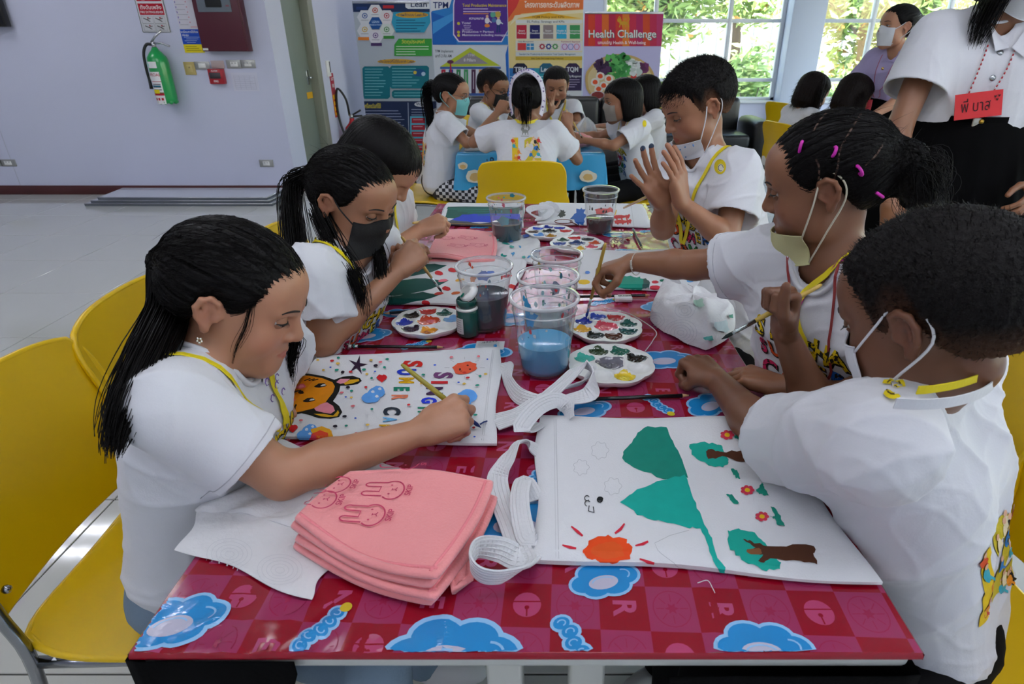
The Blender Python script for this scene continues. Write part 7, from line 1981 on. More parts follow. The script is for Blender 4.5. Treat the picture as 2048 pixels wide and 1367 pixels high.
tie = hA.w((.006, -.100, .004))
tp = [tie, atd(336, 625, .84), atd(296, 715, .775), atd(255, 800, .735), atd(232, 870, .72), atd(226, 915, .715)]
hair_cap(A, 'tied', .011, tie=(0, -.11, .015), seed=3, bulk=[(hA.w((0, -.08, .012)), hA.w((0, -.112, .008)), .018, .018)])
strands_np(tail(tp, 520, .021, .011, 5, 20, .0025), .0011, .0004, 'ponytail', A['root'])
strands_np(tail([hA.w((-.06, .02, -.06)), V3((-.41, .89, .88)), V3((-.425, .89, .83)), V3((-.430, .885, .785))], 90, .009, .006, 9, 14), .0009, .0003, 'loose_lock', A['root'])
flow_strands(A, 1500, 14, .007, (.006, -.105, .004), 31, .00042)
fuzz(A, 90, .035, 2, flow=lambda l: tuple((np.array([0, -.11, .015]) - l) / .12), lift=.35, r0=.0003, name='flyaway_hair', curl=.1)
strands_np(tail([hA.w((.066, .034, .036)), hA.w((.071, .038, .0)), hA.w((.069, .034, -.04)), hA.w((.066, .036, -.075))], 16, .004, .003, 12, 12, .002), .0004, .0002, 'side_wisps', A['root'])
b = MB()
for k in range(9): b.sphere(tie + hA.R @ V3((.016 * math.cos(k * .7), -.002, .016 * math.sin(k * .7))), .0068, M('scrunchie', '#0c0b0b', .8), 8, 6)
b.build('hair_tie', A['root'])
b = MB(); e = hA.w((.0825, -.008, -.040))
for k in range(5): b.sphere(e + hA.R @ V3((.002, .003 * math.cos(k * 1.256), .003 * math.sin(k * 1.256))), .0019, M('earring', '#d8d4c8', .15, metal=.8), 8, 6)
b.build('earring', A['root'])
for sx, pts in ((1, [V3((-.565, .79, .935)), V3((-.50, .70, .935)), V3((-.43, .72, .88)), V3((-.40, .77, .80)), V3((-.395, .79, .765))]), (-1, [V3((-.56, .80, .935)), V3((-.47, .87, .93)), V3((-.41, .84, .87)), V3((-.395, .81, .81)), V3((-.39, .80, .765))])): lanyard(A, pts, .012)
front_print(A, 0, -.15, .8); back_print(A, -.24, .9)
tipA = onz(962, 855, .748); endA = atd(803, 728, .925)
brush('olive handled paint brush in the hand of the left front girl', endA, tipA, '#9a8f2c', '#1a2a60')
# hanky with purple print hanging at her chest
b = MB(); b.grid(9, 13, lambda u, v: V3((-.432 + .004 * v + .004 * math.sin(v * 9), .82 + (u - .5) * .05 * (.5 + v * .6), .875 - .10 * v + .003 * math.sin(u * 8))), M('hanky', '#cdc6d2', .8)); o = b.build('neck_hanky', A['root'])
b = MB()
for k in range(9): x0 = V3((-.427 + .004 * (k / 9), .82 + .02 * math.sin(k * 2.3), .865 - .01 * k)); b.tube([x0 + V3((.0045, .006 * math.cos(a), .006 * math.sin(a))) for a in (0, 1, 2, 3, 4, 5)], .0008, M('hanky_print', '#7a5aa8', .8), 4)
b.build('flower_print', o)

# ---- girl in the black mask, second on the left
hB = Head((-.400, 1.268, 1.010), (.836, -.395, -.381), (.363, -.121, .924), .93)
B = person('person', 'girl in black face mask with side ponytail, second on the left', hB, (-.425, 1.235, .912), (.93, -.35, 0), (-.395, 1.36, .888), (-.462, 1.125, .893), (-.60, 1.22, .535),
    [dict(side='R', E=(-.447, 1.095, .768), W=(-.322, 1.255, .862), d=(.55, .60, .50), t=(-.6, .3, .6), n=(-.15, .72, -.65), grip='pen', sleeve=.60, sr=(.056, .064), hs=1.0),
     dict(side='L', E=(-.435, 1.40, .77), W=(-.375, 1.365, .835), d=(.35, -.15, .92), t=(-.5, -.5, .2), n=(.6, -.6, -.3), grip='fist')],
    [((-.56, 1.15, .50), (-.26, 1.12, .50), (-.27, 1.12, .06)), ((-.56, 1.30, .50), (-.26, 1.32, .50), (-.27, 1.32, .06))], skin='mid', h=.003, seed=21)
B['sk'] = 'mid'; eyes(B, .15, (0, 1, -.5), (1, -1))
hair_cap(B, 'tied', .011, tie=(.03, -.10, .02), seed=4, bulk=[(hB.w((.02, -.08, .01)), hB.w((.035, -.105, .01)), .018, .016)])
tB = hB.w((.035, -.108, .012))
strands_np(tail([tB, hB.w((.05, -.13, -.03)), V3((-.50, 1.17, .93)), V3((-.485, 1.13, .87)), V3((-.45, 1.12, .80))], 230, .014, .022, 6, 18, .004), .001, .0004, 'ponytail', B['root'])
strands_np(tail([hB.w((.07, -.035, -.03)), V3((-.42, 1.18, .93)), V3((-.385, 1.16, .87)), V3((-.375, 1.15, .79))], 200, .014, .012, 7, 18, .004), .001, .0004, 'loose_lock', B['root'])
strands_np(tail([hB.w((-.05, .0, -.07)), V3((-.36, 1.25, .91)), V3((-.35, 1.22, .85)), V3((-.345, 1.21, .80))], 130, .010, .010, 8, 14, .003), .001, .0004, 'loose_lock', B['root'])
flow_strands(B, 1100, 14, .007, (.035, -.108, .012), 32, .00042)
fuzz(B, 140, .04, 3, flow=lambda l: tuple((np.array([.03, -.1, .02]) - l) / .12), lift=.35, r0=.0003, name='flyaway_hair', curl=.1)
b = MB(); b.tube([tB + hB.R @ V3((.013 * math.cos(a), .003 * math.sin(a * 2), .013 * math.sin(a))) for a in [k * .5236 for k in range(12)]], .0042, M('band_lilac', '#7a74b0', .6), 6, closed=True); b.build('hair_tie', B['root'])
mask(B, M('mask_black', '#0a0a0b', .85, bump=.1, bscale=250), -.010, -.088, 58, loopmat=M('mask_black', '#0a0a0b'))
for pts in ([V3((-.49, 1.22, .945)), V3((-.44, 1.165, .935)), V3((-.38, 1.17, .88)), V3((-.35, 1.20, .80))], [V3((-.48, 1.25, .945)), V3((-.42, 1.305, .935)), V3((-.36, 1.28, .88)), V3((-.345, 1.22, .80))]): lanyard(B, pts, .010)
front_print(B, 0, -.16, .75); back_print(B, -.24, .85, False)
brush('thin paint brush in the hand of the girl in the black mask', atd(803, 473, 1.36), onz(884, 584, .748), '#c4a050', '#182028')
# ---- hidden child, third on the left
hC = Head((-.427, 1.61, 1.02), (.68, -.05, -.73), sc=.98)
Cc = person('person', 'child with bowed dark head half hidden behind the masked girl', hC, (-.475, 1.62, .915), (.95, -.25, 0), (-.45, 1.75, .895), (-.485, 1.50, .895), (-.58, 1.66, .535),
    [dict(side='R', E=(-.43, 1.475, .80), W=(-.345, 1.615, .853), d=(.86, .45, .2), t=(-.2, .5, .8), n=(.1, .55, -.8), grip='pen'), dict(side='L', E=(-.46, 1.86, .775), W=(-.40, 1.74, .77), d=(.5, -.8, 0), t=(0, -1, .3), n=(0, 0, -1), grip='relax')],
    [((-.54, 1.58, .50), (-.26, 1.56, .50), (-.27, 1.56, .06)), ((-.54, 1.74, .50), (-.26, 1.75, .50), (-.27, 1.75, .06))], skin='light', h=.0036, seed=31)
hair_cap(Cc, 'bob', .013, seed=5)
for pts in ([V3((-.53, 1.6, .95)), V3((-.47, 1.55, .945)), V3((-.41, 1.56, .88)), V3((-.385, 1.6, .78))], [V3((-.53, 1.64, .95)), V3((-.45, 1.68, .945)), V3((-.40, 1.65, .88)), V3((-.38, 1.61, .78))]): lanyard(Cc, pts, .010)
front_print(Cc, 0, -.14, .8)
brush('paint brush held flat by the half hidden child on the left', onz(826, 446, .885), onz(884, 434, .775), '#c4a050', '#3a4a40')

# ---- boy at the right front
hD = Head((.438, .645, 1.022), (-.53, .72, -.44), (-.299, .359, .884), 1.03)
D_ = person('person', 'boy with short black hair and white mask seen from behind, right front', hD, (.462, .665, .918), (-.69, .72, 0), (.362, .562, .905), (.565, .765, .90), (.575, .615, .535),
    [dict(side='L', E=(.328, .765, .772), W=(.298, .935, .772), d=(-.45, .88, .12), t=(-.9, -.4, .3), n=(-.1, .2, -.95), grip='fist', sleeve=.80, sr=(.062, .066), k=1.08),
     dict(side='R', E=(.435, .835, .77), W=(.365, .850, .902), d=(-.10, .05, 1), t=(0, -1, 0), n=(-1, -.1, -.05), grip='fist', k=1.0, sleeve=.55, over=dict(thumb=[(.8, .35, .45), (1, .0, .05), (1, .1, -.1)]))],
    [((.49, .52, .495), (.24, .55, .50), (.25, .56, .06)), ((.50, .70, .495), (.24, .76, .50), (.25, .76, .06))], skin='dark', neck_r=.042, h=.003, seed=41, child=1.02, loose=.0, wr=.0055, slim=.74, hem=.055)
D_['sk'] = 'dark'; eyes(D_, .3, (0, 1, -.4), (-1, 1))
hair_cap(D_, 'boy', .014, seed=6, strip=.0006, fade=.05, messy=.0008)
fuzz(D_, 4200, .0065, 4, flow=(0, .3, .4), lift=.6, r0=.0005)
mask(D_, m_maskw, -.014, -.092, 60, ear=(.074, -.022, .006))
neck_ring(D_, [atd(1835, 780, .60), atd(1870, 777, .605), atd(1925, 766, .63), atd(1978, 745, .68), atd(1985, 728, .74)], .009)
neck_ring(D_, [atd(1790, 806, .59), atd(1840, 808, .59), atd(1905, 803, .60), atd(1962, 786, .63), atd(1992, 762, .68), atd(1996, 740, .74)], .012, 'shirt_collar', m_shirt)
front_print(D_, 0, -.16, .8); D_['cf'] = np.array((-.55, .83, -.05)); back_print(D_, -.235, .95, False)
# round yellow sticker near the collar
sd = Decal(on_shirt(D_, atd(1787, 772, .4), (1, 0, 0), (0, .4368, .8996), ray(1787, 772), .006), cut=.005)
sd.poly(blob(0, 0, .013, .013, 20, 0), ink('#d8c21c')); sd.line(arc(0, 0, .008, .008, 20, 330), .0018, ink('#5a4a10')); sd.text('15', 0, 0, .009, ink('#3a3412')); stuff(sd.build('yellow_sticker', D_['root']))
brush('paint brush with teal tip in the raised fist of the right front boy', atd(1643, 569, .925), atd(1443, 678, .93), '#c9a84a', '#12201f')

# ---- girl with pink hair bands
hE = Head((.432, .968, 1.107), (-.86, .40, -.30), (-.29, .06, .95), .945)
E_ = person('person', 'girl with pink hair bands and lowered yellow mask reaching across the table', hE, (.462, .955, .985), (-.84, -.54, 0), (.535, .85, .955), (.408, 1.03, .966), (.60, .99, .535),
    [dict(side='R', E=(.292, 1.155, .908), W=(.178, 1.243, .886), d=(-.88, .12, -.30), t=(-.2, -.9, .1), n=(.25, -.15, -.80), grip='pen', sleeve=.62, sr=(.056, .066), k=1.0, hs=1.0),
     dict(side='L', E=(.50, .80, .80), W=(.40, .90, .78), d=(-.8, .6, 0), t=(.3, .4, .5), n=(0, 0, -1), grip='relax')],
    [((.57, .92, .50), (.25, .90, .50), (.26, .90, .06)), ((.57, 1.08, .50), (.25, 1.10, .50), (.26, 1.10, .06))], skin='tan', h=.003, seed=51)
E_['sk'] = 'tan'; eyes(E_, .45, (0, 1, -.35), (-1, 1))
hair_cap(E_, 'tied', .009, tie=(0, -.10, .03), seed=7, strip=.0014, bulk=[(hE.w((0, -.075, .01)), hE.w((0, -.115, .0)), .026, .03), (hE.w((0, -.115, -.0)), hE.w((-.005, -.135, -.05)), .032, .022)])
strands_np(tail([hE.w((0, -.105, .005)), hE.w((-.005, -.135, -.01)), hE.w((0, -.140, -.05)), hE.w((.0, -.125, -.085))], 520, .022, .022, 13, 14, .006), .0008, .0003, 'curly_ponytail', E_['root'])
flow_strands(E_, 1100, 12, .007, (0, -.11, .02), 33, .0004)
fuzz(E_, 200, .03, 5, flow=lambda l: tuple((np.array([0, -.1, .03]) - l) / .12), lift=.5, r0=.0003, name='flyaway_hair', curl=.1)
mpb = M('band_pink', '#d22ab0', .4)
for (x, y) in ((1602, 293), (1667, 303), (1718, 341), (1757, 388)):
    h_ = E_['bvh_hair'].ray_cast(O, ray(x, y).normalized())
    if h_[0] is None: continue
    c_, nn = h_[0], h_[1]; b = MB(); e1 = nn.cross(V3((1, 0, .3))).normalized(); e2 = nn.cross(e1)
    ax = (hE.w((0, -.1, .03)) - c_).normalized(); s1 = ax.cross(nn).normalized()
    b.tube([c_ + (s1 * math.cos(a) * .0075 + nn * (math.sin(a) * .0055 + .001)) for a in [k * .5236 for k in range(12)]], .0024, mpb, 6, closed=True); b.build('hair_band', E_['root'])
# partings: narrow strips of scalp between the twisted sections
b = MB(); msc = M('scalp', (.085, .042, .026), .6)
for ln in ([(1637, 368), (1638, 335), (1632, 318)], [(1668, 360), (1676, 330), (1680, 300), (1700, 262), (1722, 228)], [(1627, 262), (1640, 240), (1655, 224)], [(1730, 330), (1750, 312), (1765, 290)]):
    pts = []; ups = []
    for p in catmull([V3((q[0], q[1], 0)) for q in ln], 5):
        h_ = E_['bvh_hair'].ray_cast(O, ray(p.x, p.y).normalized())
        if h_[0] is not None: pts.append(h_[0] + h_[1] * .0004); ups.append(h_[1])
    if len(pts) > 3: b.ribbon(pts, ups, .0026, .0006, msc)
b.build('hair_parting', E_['root'])
mask(E_, M('mask_yellow', '#c9c694', .85, bump=.1, bscale=250), -.064, -.118, 70, chin=True, ear=(.074, -.020, .006), lift=.008, loopmat=M('loop_cream', '#d4d0b8', .7))
for wd, mat, pts in ((.011, m_lany, [(.50, .90, 1.03), (.43, .905, 1.01), (.385, .90, .93), (.40, .875, .86), (.42, .87, .80)]), (.004, M('cord_red', '#8a2a2a', .6), [(.50, 1.0, 1.03), (.41, .98, 1.01), (.385, .92, .92), (.39, .90, .84), (.43, .86, .80), (.46, .86, .85), (.44, .88, .95), (.44, .89, 1.01)]), (.003, M('cord_magenta', '#a02a78', .6), [(.47, .885, 1.02), (.42, .90, .99), (.39, .90, .90), (.40, .88, .80), (.44, .84, .78)])):
    lanyard(E_, [V3(p) for p in pts], wd, 'neck_cord' if wd < .01 else 'lanyard', mat)
front_print(E_, 0, -.135, .95)
b = MB(); wq = V3((.189, 1.235, .888)); axd = V3((-.79, .6, -.15)).normalized(); e1 = axd.orthogonal().normalized(); e2 = axd.cross(e1)
b.tube([wq + (e1 * math.cos(a) + e2 * math.sin(a)) * .0235 - V3((0, 0, .004)) for a in [k * .2618 for k in range(24)]], .0011, M('bracelet', '#c9c6bc', .6), 5, closed=True)
for k in range(5): a = .4 + k * .16; b.sphere(wq + (e1 * math.cos(a) + e2 * math.sin(a)) * .0245, .0026, M('bracelet', '#c9c6bc'), 6, 5)
b.build('bracelet', E_['root'])
brush('paint brush dipped in blue by the girl with pink hair bands', atd(1211, 486, 1.24), onz(1172, 636, TZ + .012), '#b8963a', '#20409a')

# ---- boy wiping his hands
hF = Head((.385, 1.692, 1.158), (-.87, -.22, -.435), (-.412, -.13, .902), .95)
F_ = person('person', 'boy with cropped hair and lowered patterned mask looking at his palms', hF, (.428, 1.705, 1.030), (-.85, -.45, 0), (.487, 1.585, .998), (.375, 1.80, .998), (.56, 1.66, .535),
    [dict(side='L', E=(.452, 1.50, .862), W=(.326, 1.472, .955), d=(-.24, -.02, .96), t=(.6, .75, 0), n=(-.74, .62, -.15), grip='flat', sleeve=.66, sr=(.058, .070), hs=1.02),
     dict(side='R', E=(.300, 1.56, .872), W=(.284, 1.50, .952), d=(-.52, -.10, .82), t=(.65, .45, .5), n=(.35, -.85, .3), grip='splay', sleeve=.55, hs=1.02)],
    [((.53, 1.58, .50), (.25, 1.56, .50), (.26, 1.56, .06)), ((.53, 1.74, .50), (.25, 1.76, .50), (.26, 1.76, .06))], skin='mid', h=.003, seed=61, child=1.03)
F_['sk'] = 'mid'; eyes(F_, .1, (0, 1, -.5), (-1, 1))
hair_cap(F_, 'boy', .016, seed=8, strip=.0006, fade=.06, messy=.0008)
fuzz(F_, 3200, .009, 6, flow=(0, .5, .2), lift=.5, r0=.0006, region=lambda l: l[:, 2] > .045)
fuzz(F_, 900, .016, 7, flow=(0, .6, -.6), lift=.3, r0=.0008, region=lambda l: (l[:, 1] > .045) & (l[:, 2] > .046), name='fringe')
mo, mat_at = mask(F_, m_maskw, -.066, -.112, 66, chin=True, ear=(.074, -.022, .006), lift=.008)
b = MB(); rr = random.Random(2)
for k in range(16): p = mat_at(rr.uniform(.1, .9), rr.uniform(.15, .85)); b.sphere(p + (p - hF.c).normalized() * .0012, .0022, M('mask_motif', '#5a86b8', .8), 6, 4)
b.build('mask_motif', mo)
for pts in ([V3((.50, 1.68, 1.08)), V3((.46, 1.63, 1.07)), V3((.40, 1.61, .98)), V3((.375, 1.62, .88)), V3((.37, 1.64, .80))], [V3((.46, 1.75, 1.08)), V3((.40, 1.75, 1.06)), V3((.355, 1.70, .97)), V3((.36, 1.655, .88)), V3((.365, 1.645, .80))]): lanyard(F_, pts, .011)
front_print(F_, 0, -.165, .95)
sd = Decal(on_shirt(F_, atd(1440, 333, 1.2), (1, 0, 0), (0, .4368, .8996), ray(1440, 333)), cut=.008)
sd.poly(blob(0, 0, .015, .019, 20, 0), ink('#d8c21c')); sd.poly(blob(.002, -.003, .008, .010, 14, 0), ink('#d8d6c8')); sd.line(arc(.002, -.003, .006, .008, 0, 300), .0015, ink('#3a3412')); sd.build('yellow_sticker', F_['root'])
b = MB()
for tp_ in (F_['tips']['R'][0], F_['tips']['R'][1], F_['tips']['R'][4]): b.sphere(V3(tp_), (.0066, .0066, .0075), M('paint_stain', '#24344a', .7), 10, 8)
b.build('painted_fingertips', F_['root'])
brush('paint brush clasped between the palms of the boy at the far right', onz(1247, 416, .775), atd(1345, 368, 1.50), '#c4a050', '#3a3a3a')
# ================================================================== people farther back
def bgp(name, label, hd, nb, cf, SL, SR, PV, arms, hips, **k):
    return person('person', label, hd, nb, cf, SL, SR, PV, arms, hips, **{**dict(h=.0045, wr=.003), **k})
HB = lambda x, y, z, kx, ky: ((x, y, z), (kx, ky, .48), (kx, ky, .06))
# girl with glasses and teal mask
hG = Head((-.56, 3.87, 1.035), (.95, -.22, -.16), sc=1.08)
G_ = bgp('person', 'girl with glasses and teal mask seated at the left of the back table', hG, (-.625, 3.87, .918), (.93, .3, 0), (-.665, 3.995, .895), (-.585, 3.745, .895), (-.70, 3.90, .53),
    [dict(side='R', E=(-.47, 3.70, .79), W=(-.30, 3.80, .79), d=(.9, .3, .1), t=(0, 1, .2), n=(0, .1, -1), grip='pen', sleeve=.72, sr=(.058, .068)), dict(side='L', E=(-.44, 4.08, .78), W=(-.28, 4.06, .77), d=(1, 0, 0), t=(0, -1, .2), n=(0, 0, -1), grip='relax')],
    [HB(-.64, 3.82, .50, -.33, 3.72), HB(-.64, 3.98, .50, -.33, 3.98)], seed=71, pants=M('check_cloth', '#2a2a30', .9))
G_['sk'] = 'mid'; eyes(G_, .8, (0, 1, -.2))
tG = hG.w((0, -.095, .03)); hair_cap(G_, 'tied', .011, tie=(0, -.1, .03), seed=11, bulk=[(hG.w((0, -.085, .025)), hG.w((0, -.118, .03)), .02, .02)])
strands_np(tail([tG, hG.w((0, -.14, .02)), hG.w((0, -.145, -.05)), (-.70, 3.86, .84), (-.715, 3.85, .74)], 150, .022, .022, 3, 14), .002, .0008, 'ponytail', G_['root'])
mask(G_, M('mask_teal', '#6fb5b5', .85), -.008, -.088, 60)
b = MB(); mg = M('glasses_metal', '#b9b9bd', .2, metal=1)
for sx in (-1, 1):
    b.tube([hG.w((sx * .031 + .021 * math.cos(a), .088, .006 + .019 * math.sin(a))) for a in [k * .4488 for k in range(14)]], .0013, mg, 5, closed=True); b.tube([hG.w((sx * .052, .086, .01)), hG.w((sx * .076, .0, .012))], .0012, mg, 5)
b.tube([hG.w((-.011, .089, .008)), hG.w((.011, .089, .008))], .0012, mg, 5); b.build('glasses', G_['root'])
back_print(G_, -.22, .95, False); front_print(G_, 0, -.16, .85)
dd = Decal(lambda x, y, l: (lambda h_: None if h_[0] is None else h_[0] + V3((0, -1, 0)) * (.002 + l))(G_pb.ray_cast(V3((x, 3.2, y)), V3((0, 1, 0)))), cut=.03)
dp = G_['pants'].data; G_pb = BVHTree.FromPolygons([v.co.copy() for v in dp.vertices], [tuple(p.vertices) for p in dp.polygons])
for i in range(-17, -8):
    for j in range(10, 16):
        for (a, e) in ((0, 0), (.02, .02)): dd.rect(i * .04 + a, j * .04 + e, i * .04 + a + .02, j * .04 + e + .02, ink('#cfcfd2'), lay=1)
stuff(dd.build('check_pattern', G_['pants']))
# boy in glasses behind her
hH = Head((-.365, 4.50, 1.035), (.86, -.42, -.28), sc=1.1)
H_ = bgp('person', 'boy with glasses and black mask behind the girl with the teal mask', hH, (-.43, 4.52, .915), (.9, -.3, 0), (-.395, 4.65, .89), (-.46, 4.385, .89), (-.50, 4.6, .53),
    [dict(side='R', E=(-.30, 4.36, .80), W=(-.14, 4.28, .79), d=(.9, .3, .1), t=(0, 1, .2), n=(0, .1, -1), grip='pen'), dict(side='L', E=(-.24, 4.68, .78), W=(-.08, 4.62, .77), d=(1, 0, 0), t=(0, -1, .2), n=(0, 0, -1), grip='relax')],
    [HB(-.46, 4.52, .5, -.15, 4.5), HB(-.46, 4.68, .5, -.15, 4.68)], seed=72, skin='tan')
H_['sk'] = 'tan'; eyes(H_, .4, (0, 1, -.3)); hair_cap(H_, 'boy', .014, seed=12, fade=.05); mask(H_, M('mask_black', '#0a0a0b'), -.012, -.088, 58)
b = MB()
for sx in (-1, 1):
    b.tube([hH.w((sx * .031 + .02 * math.cos(a), .09, .005 + .016 * math.sin(a))) for a in [k * .4488 for k in range(14)]], .0016, m_black, 5, closed=True); b.tube([hH.w((sx * .051, .087, .01)), hH.w((sx * .076, .0, .012))], .0014, m_black, 5)
b.build('glasses', H_['root']); lany_std(H_, .15, .012); back_print(H_, -.2, .9, False)
# girl seen from behind with patterned hair scarf
hI = Head((-.10, 3.385, 1.045), (.08, .96, -.24), sc=1.1)
I_ = bgp('person', 'girl from behind with floral hair scarf and large 12 on her shirt', hI, (-.11, 3.33, .925), (.05, 1, 0), (-.255, 3.33, .888), (.04, 3.33, .888), (-.11, 3.17, .53),
    [dict(side='R', E=(.16, 3.40, .745), W=(.115, 3.55, .90), d=(-.1, .3, .95), t=(-.9, .2, .1), n=(.1, .9, -.2), grip='pen', sleeve=.66, sr=(.06, .072)), dict(side='L', E=(-.395, 3.40, .835), W=(-.27, 3.54, .975), d=(.55, .4, .7), t=(.6, -.2, -.5), n=(.3, .9, -.3), grip='pen', sleeve=.66, sr=(.06, .072))],
    [HB(-.03, 3.2, .5, -.02, 3.5), HB(-.19, 3.2, .5, -.2, 3.5)], seed=73, loose=.02)
I_['sk'] = 'mid'; hair_cap(I_, 'tied', .012, tie=(0, -.1, .02), seed=13, bulk=[(hI.w((0, -.085, .01)), hI.w((0, -.115, -.01)), .022, .026)])
strands_np(tail([hI.w((0, -.105, .01)), hI.w((0, -.135, -.02)), hI.w((0, -.13, -.08)), hI.w((.0, -.11, -.13))], 170, .026, .022, 4, 12), .0022, .0008, 'ponytail', I_['root'])
mscf = M('scarf_white', '#d4cddb', .8)
b = MB(); sc_p = [hI.w((-.066, -.06, -.075)), hI.w((-.078, -.055, .0)), hI.w((-.060, -.085, .075)), hI.w((0, -.085, .112)), hI.w((.060, -.085, .075)), hI.w((.078, -.055, .0)), hI.w((.066, -.06, -.075))]
sc_c = catmull(sc_p, 6); b.ribbon(sc_c, [(p - hI.w((0, -.02, .01))).normalized() for p in sc_c], .036, .004, mscf); o = b.build('hair_scarf', I_['root'])
b = MB(); rr = random.Random(6)
for k in range(46):
    p = rr.choice(sc_c); p = p + (p - hI.w((0, -.02, .01))).normalized() * .0035 + hI.R @ V3((0, rr.uniform(-.015, .015), 0)); b.sphere(p, (.004, .004, .004), M('scarf_dots', '#8a72a8', .8), 6, 4)
stuff(b.build('flower_print', o)); back_print(I_, -.118, 1.0)
neck_ring(I_, [V3((-.17, 3.32, .955)), V3((-.14, 3.275, .95)), V3((-.11, 3.262, .948)), V3((-.08, 3.275, .95)), V3((-.05, 3.32, .955))], .014)
# boy facing the camera
hJ = Head((.062, 4.72, 1.037), (0, -.95, -.30), sc=1.1)
J_ = bgp('person', 'boy with lowered black mask facing the camera across the back table', hJ, (.06, 4.77, .917), (0, -1, 0), (.195, 4.77, .89), (-.075, 4.77, .89), (.06, 4.87, .53),
    [dict(side='R', E=(-.10, 4.58, .79), W=(.02, 4.49, .88), d=(.1, -.2, .97), t=(.5, .8, 0), n=(.7, -.4, 0), grip='splay', hs=1.1), dict(side='L', E=(.22, 4.57, .78), W=(.15, 4.47, .80), d=(-.6, -.6, .2), t=(-.5, .6, .3), n=(-.2, -.2, -.9), grip='pen')],
    [HB(-.02, 4.81, .5, -.03, 4.5), HB(.14, 4.81, .5, .15, 4.5)], seed=74, skin='mid')
J_['sk'] = 'mid'; eyes(J_, .25, (0, 1, -.5)); hair_cap(J_, 'boy', .015, seed=14, fade=.05); mask(J_, M('mask_black', '#0a0a0b'), -.060, -.102, 56, chin=True); lany_std(J_, .16, .012); front_print(J_, 0, -.15, .85)
# bobbed girl with grey mask
hK = Head((.432, 3.85, 1.005), (-.97, -.16, -.12), sc=1.1)
K_ = bgp('person', 'girl with bobbed black hair and grey mask at the right of the back table', hK, (.495, 3.86, .885), (-.93, -.36, 0), (.53, 3.725, .862), (.475, 3.99, .862), (.60, 3.89, .53),
    [dict(side='L', E=(.38, 3.66, .78), W=(.205, 3.74, .80), d=(-.9, .25, .25), t=(0, .5, .8), n=(-.1, .8, -.5), grip='pen', sleeve=.66, sr=(.058, .07)), dict(side='R', E=(.34, 4.06, .78), W=(.16, 4.02, .79), d=(-1, -.1, .1), t=(0, -.6, .6), n=(0, -.2, -1), grip='pen')],
    [HB(.55, 3.80, .5, .24, 3.70), HB(.55, 3.97, .5, .24, 3.98)], seed=75, skin='mid')
K_['sk'] = 'mid'; eyes(K_, .7, (0, 1, -.3)); hair_cap(K_, 'bob', .014, seed=15); mask(K_, M('mask_grey', '#8d857c', .85), -.010, -.09, 60, loops=False); lany_std(K_, .17, .008); front_print(K_, -.01, -.17, .95)
sd = Decal(on_shirt(K_, atd(1289, 247, 3), (1, 0, 0), (0, .4368, .8996), ray(1289, 247)), cut=.02); sd.poly(blob(0, 0, .012, .02, 14, 0), ink('#d8c21c')); sd.build('yellow_sticker', K_['root'])
hL = Head((.64, 4.40, 1.0), (-.96, -.05, -.25), sc=1.08)
L_ = bgp('person', 'dark haired child partly hidden behind the bobbed girl', hL, (.70, 4.41, .885), (-.95, -.1, 0), (.715, 4.28, .865), (.69, 4.545, .865), (.74, 4.45, .53),
    [dict(side='L', E=(.56, 4.24, .78), W=(.40, 4.30, .78), d=(-1, .1, .1), t=(0, .5, .8), n=(0, .2, -1), grip='relax'), dict(side='R', E=(.53, 4.60, .78), W=(.36, 4.58, .78), d=(-1, 0, 0), t=(0, -1, .3), n=(0, 0, -1), grip='relax')],
    [HB(.68, 4.37, .5, .38, 4.35), HB(.68, 4.53, .5, .38, 4.53)], seed=76)
hair_cap(L_, 'bob', .014, seed=16)
neck_ring(L_, [V3((.77, 4.40, .925)), V3((.74, 4.35, .925)), V3((.69, 4.345, .92))], .012)
# the two seated at the third table
for nm, c, lab, sd_ in (('M', (1.86, 4.60, 1.0), 'long haired child seated at the third table, farther of two', 81), ('N', (1.965, 4.20, 1.005), 'long haired child seated at the third table, nearer of two', 82)):
    x, y, z = c; hh_ = Head(c, (.80, .40, -.45), sc=1.12)
    Q = bgp('person', lab, hh_, (x - .075, y - .03, z - .115), (.95, .25, 0), (x - .10, y + .11, z - .14), (x - .045, y - .155, z - .14), (x - .17, y - .02, .53),
        [dict(side='R', E=(x + .12, y - .16, .79), W=(x + .24, y - .02, .775), d=(.9, .3, 0), t=(0, 1, .3), n=(0, 0, -1), grip='relax'), dict(side='L', E=(x + .09, y + .18, .79), W=(x + .24, y + .15, .775), d=(1, 0, 0), t=(0, -1, .3), n=(0, 0, -1), grip='relax')],
        [HB(x - .12, y - .1, .5, x + .2, y - .08), HB(x - .12, y + .06, .5, x + .2, y + .1)], seed=sd_)
    hair_cap(Q, 'long', .016, seed=sd_, mat=M('hair_brown', '#120a08', .5, spec=.12, bump=.3, bscale=200))
    strands_np(tail([hh_.w((.05, -.05, .02)), hh_.w((.085, -.04, -.05)), hh_.w((.08, -.02, -.12)), hh_.w((.07, .0, -.17))], 150, .03, .03, sd_, 12), .0024, .0008, 'long_hair', Q['root'], M('hair_brown'))
    fuzz(Q, 700, .03, sd_, flow=(0, -.2, -.9), lift=.25, r0=.0011, mat=M('hair_brown')); back_print(Q, -.2, .9, False)
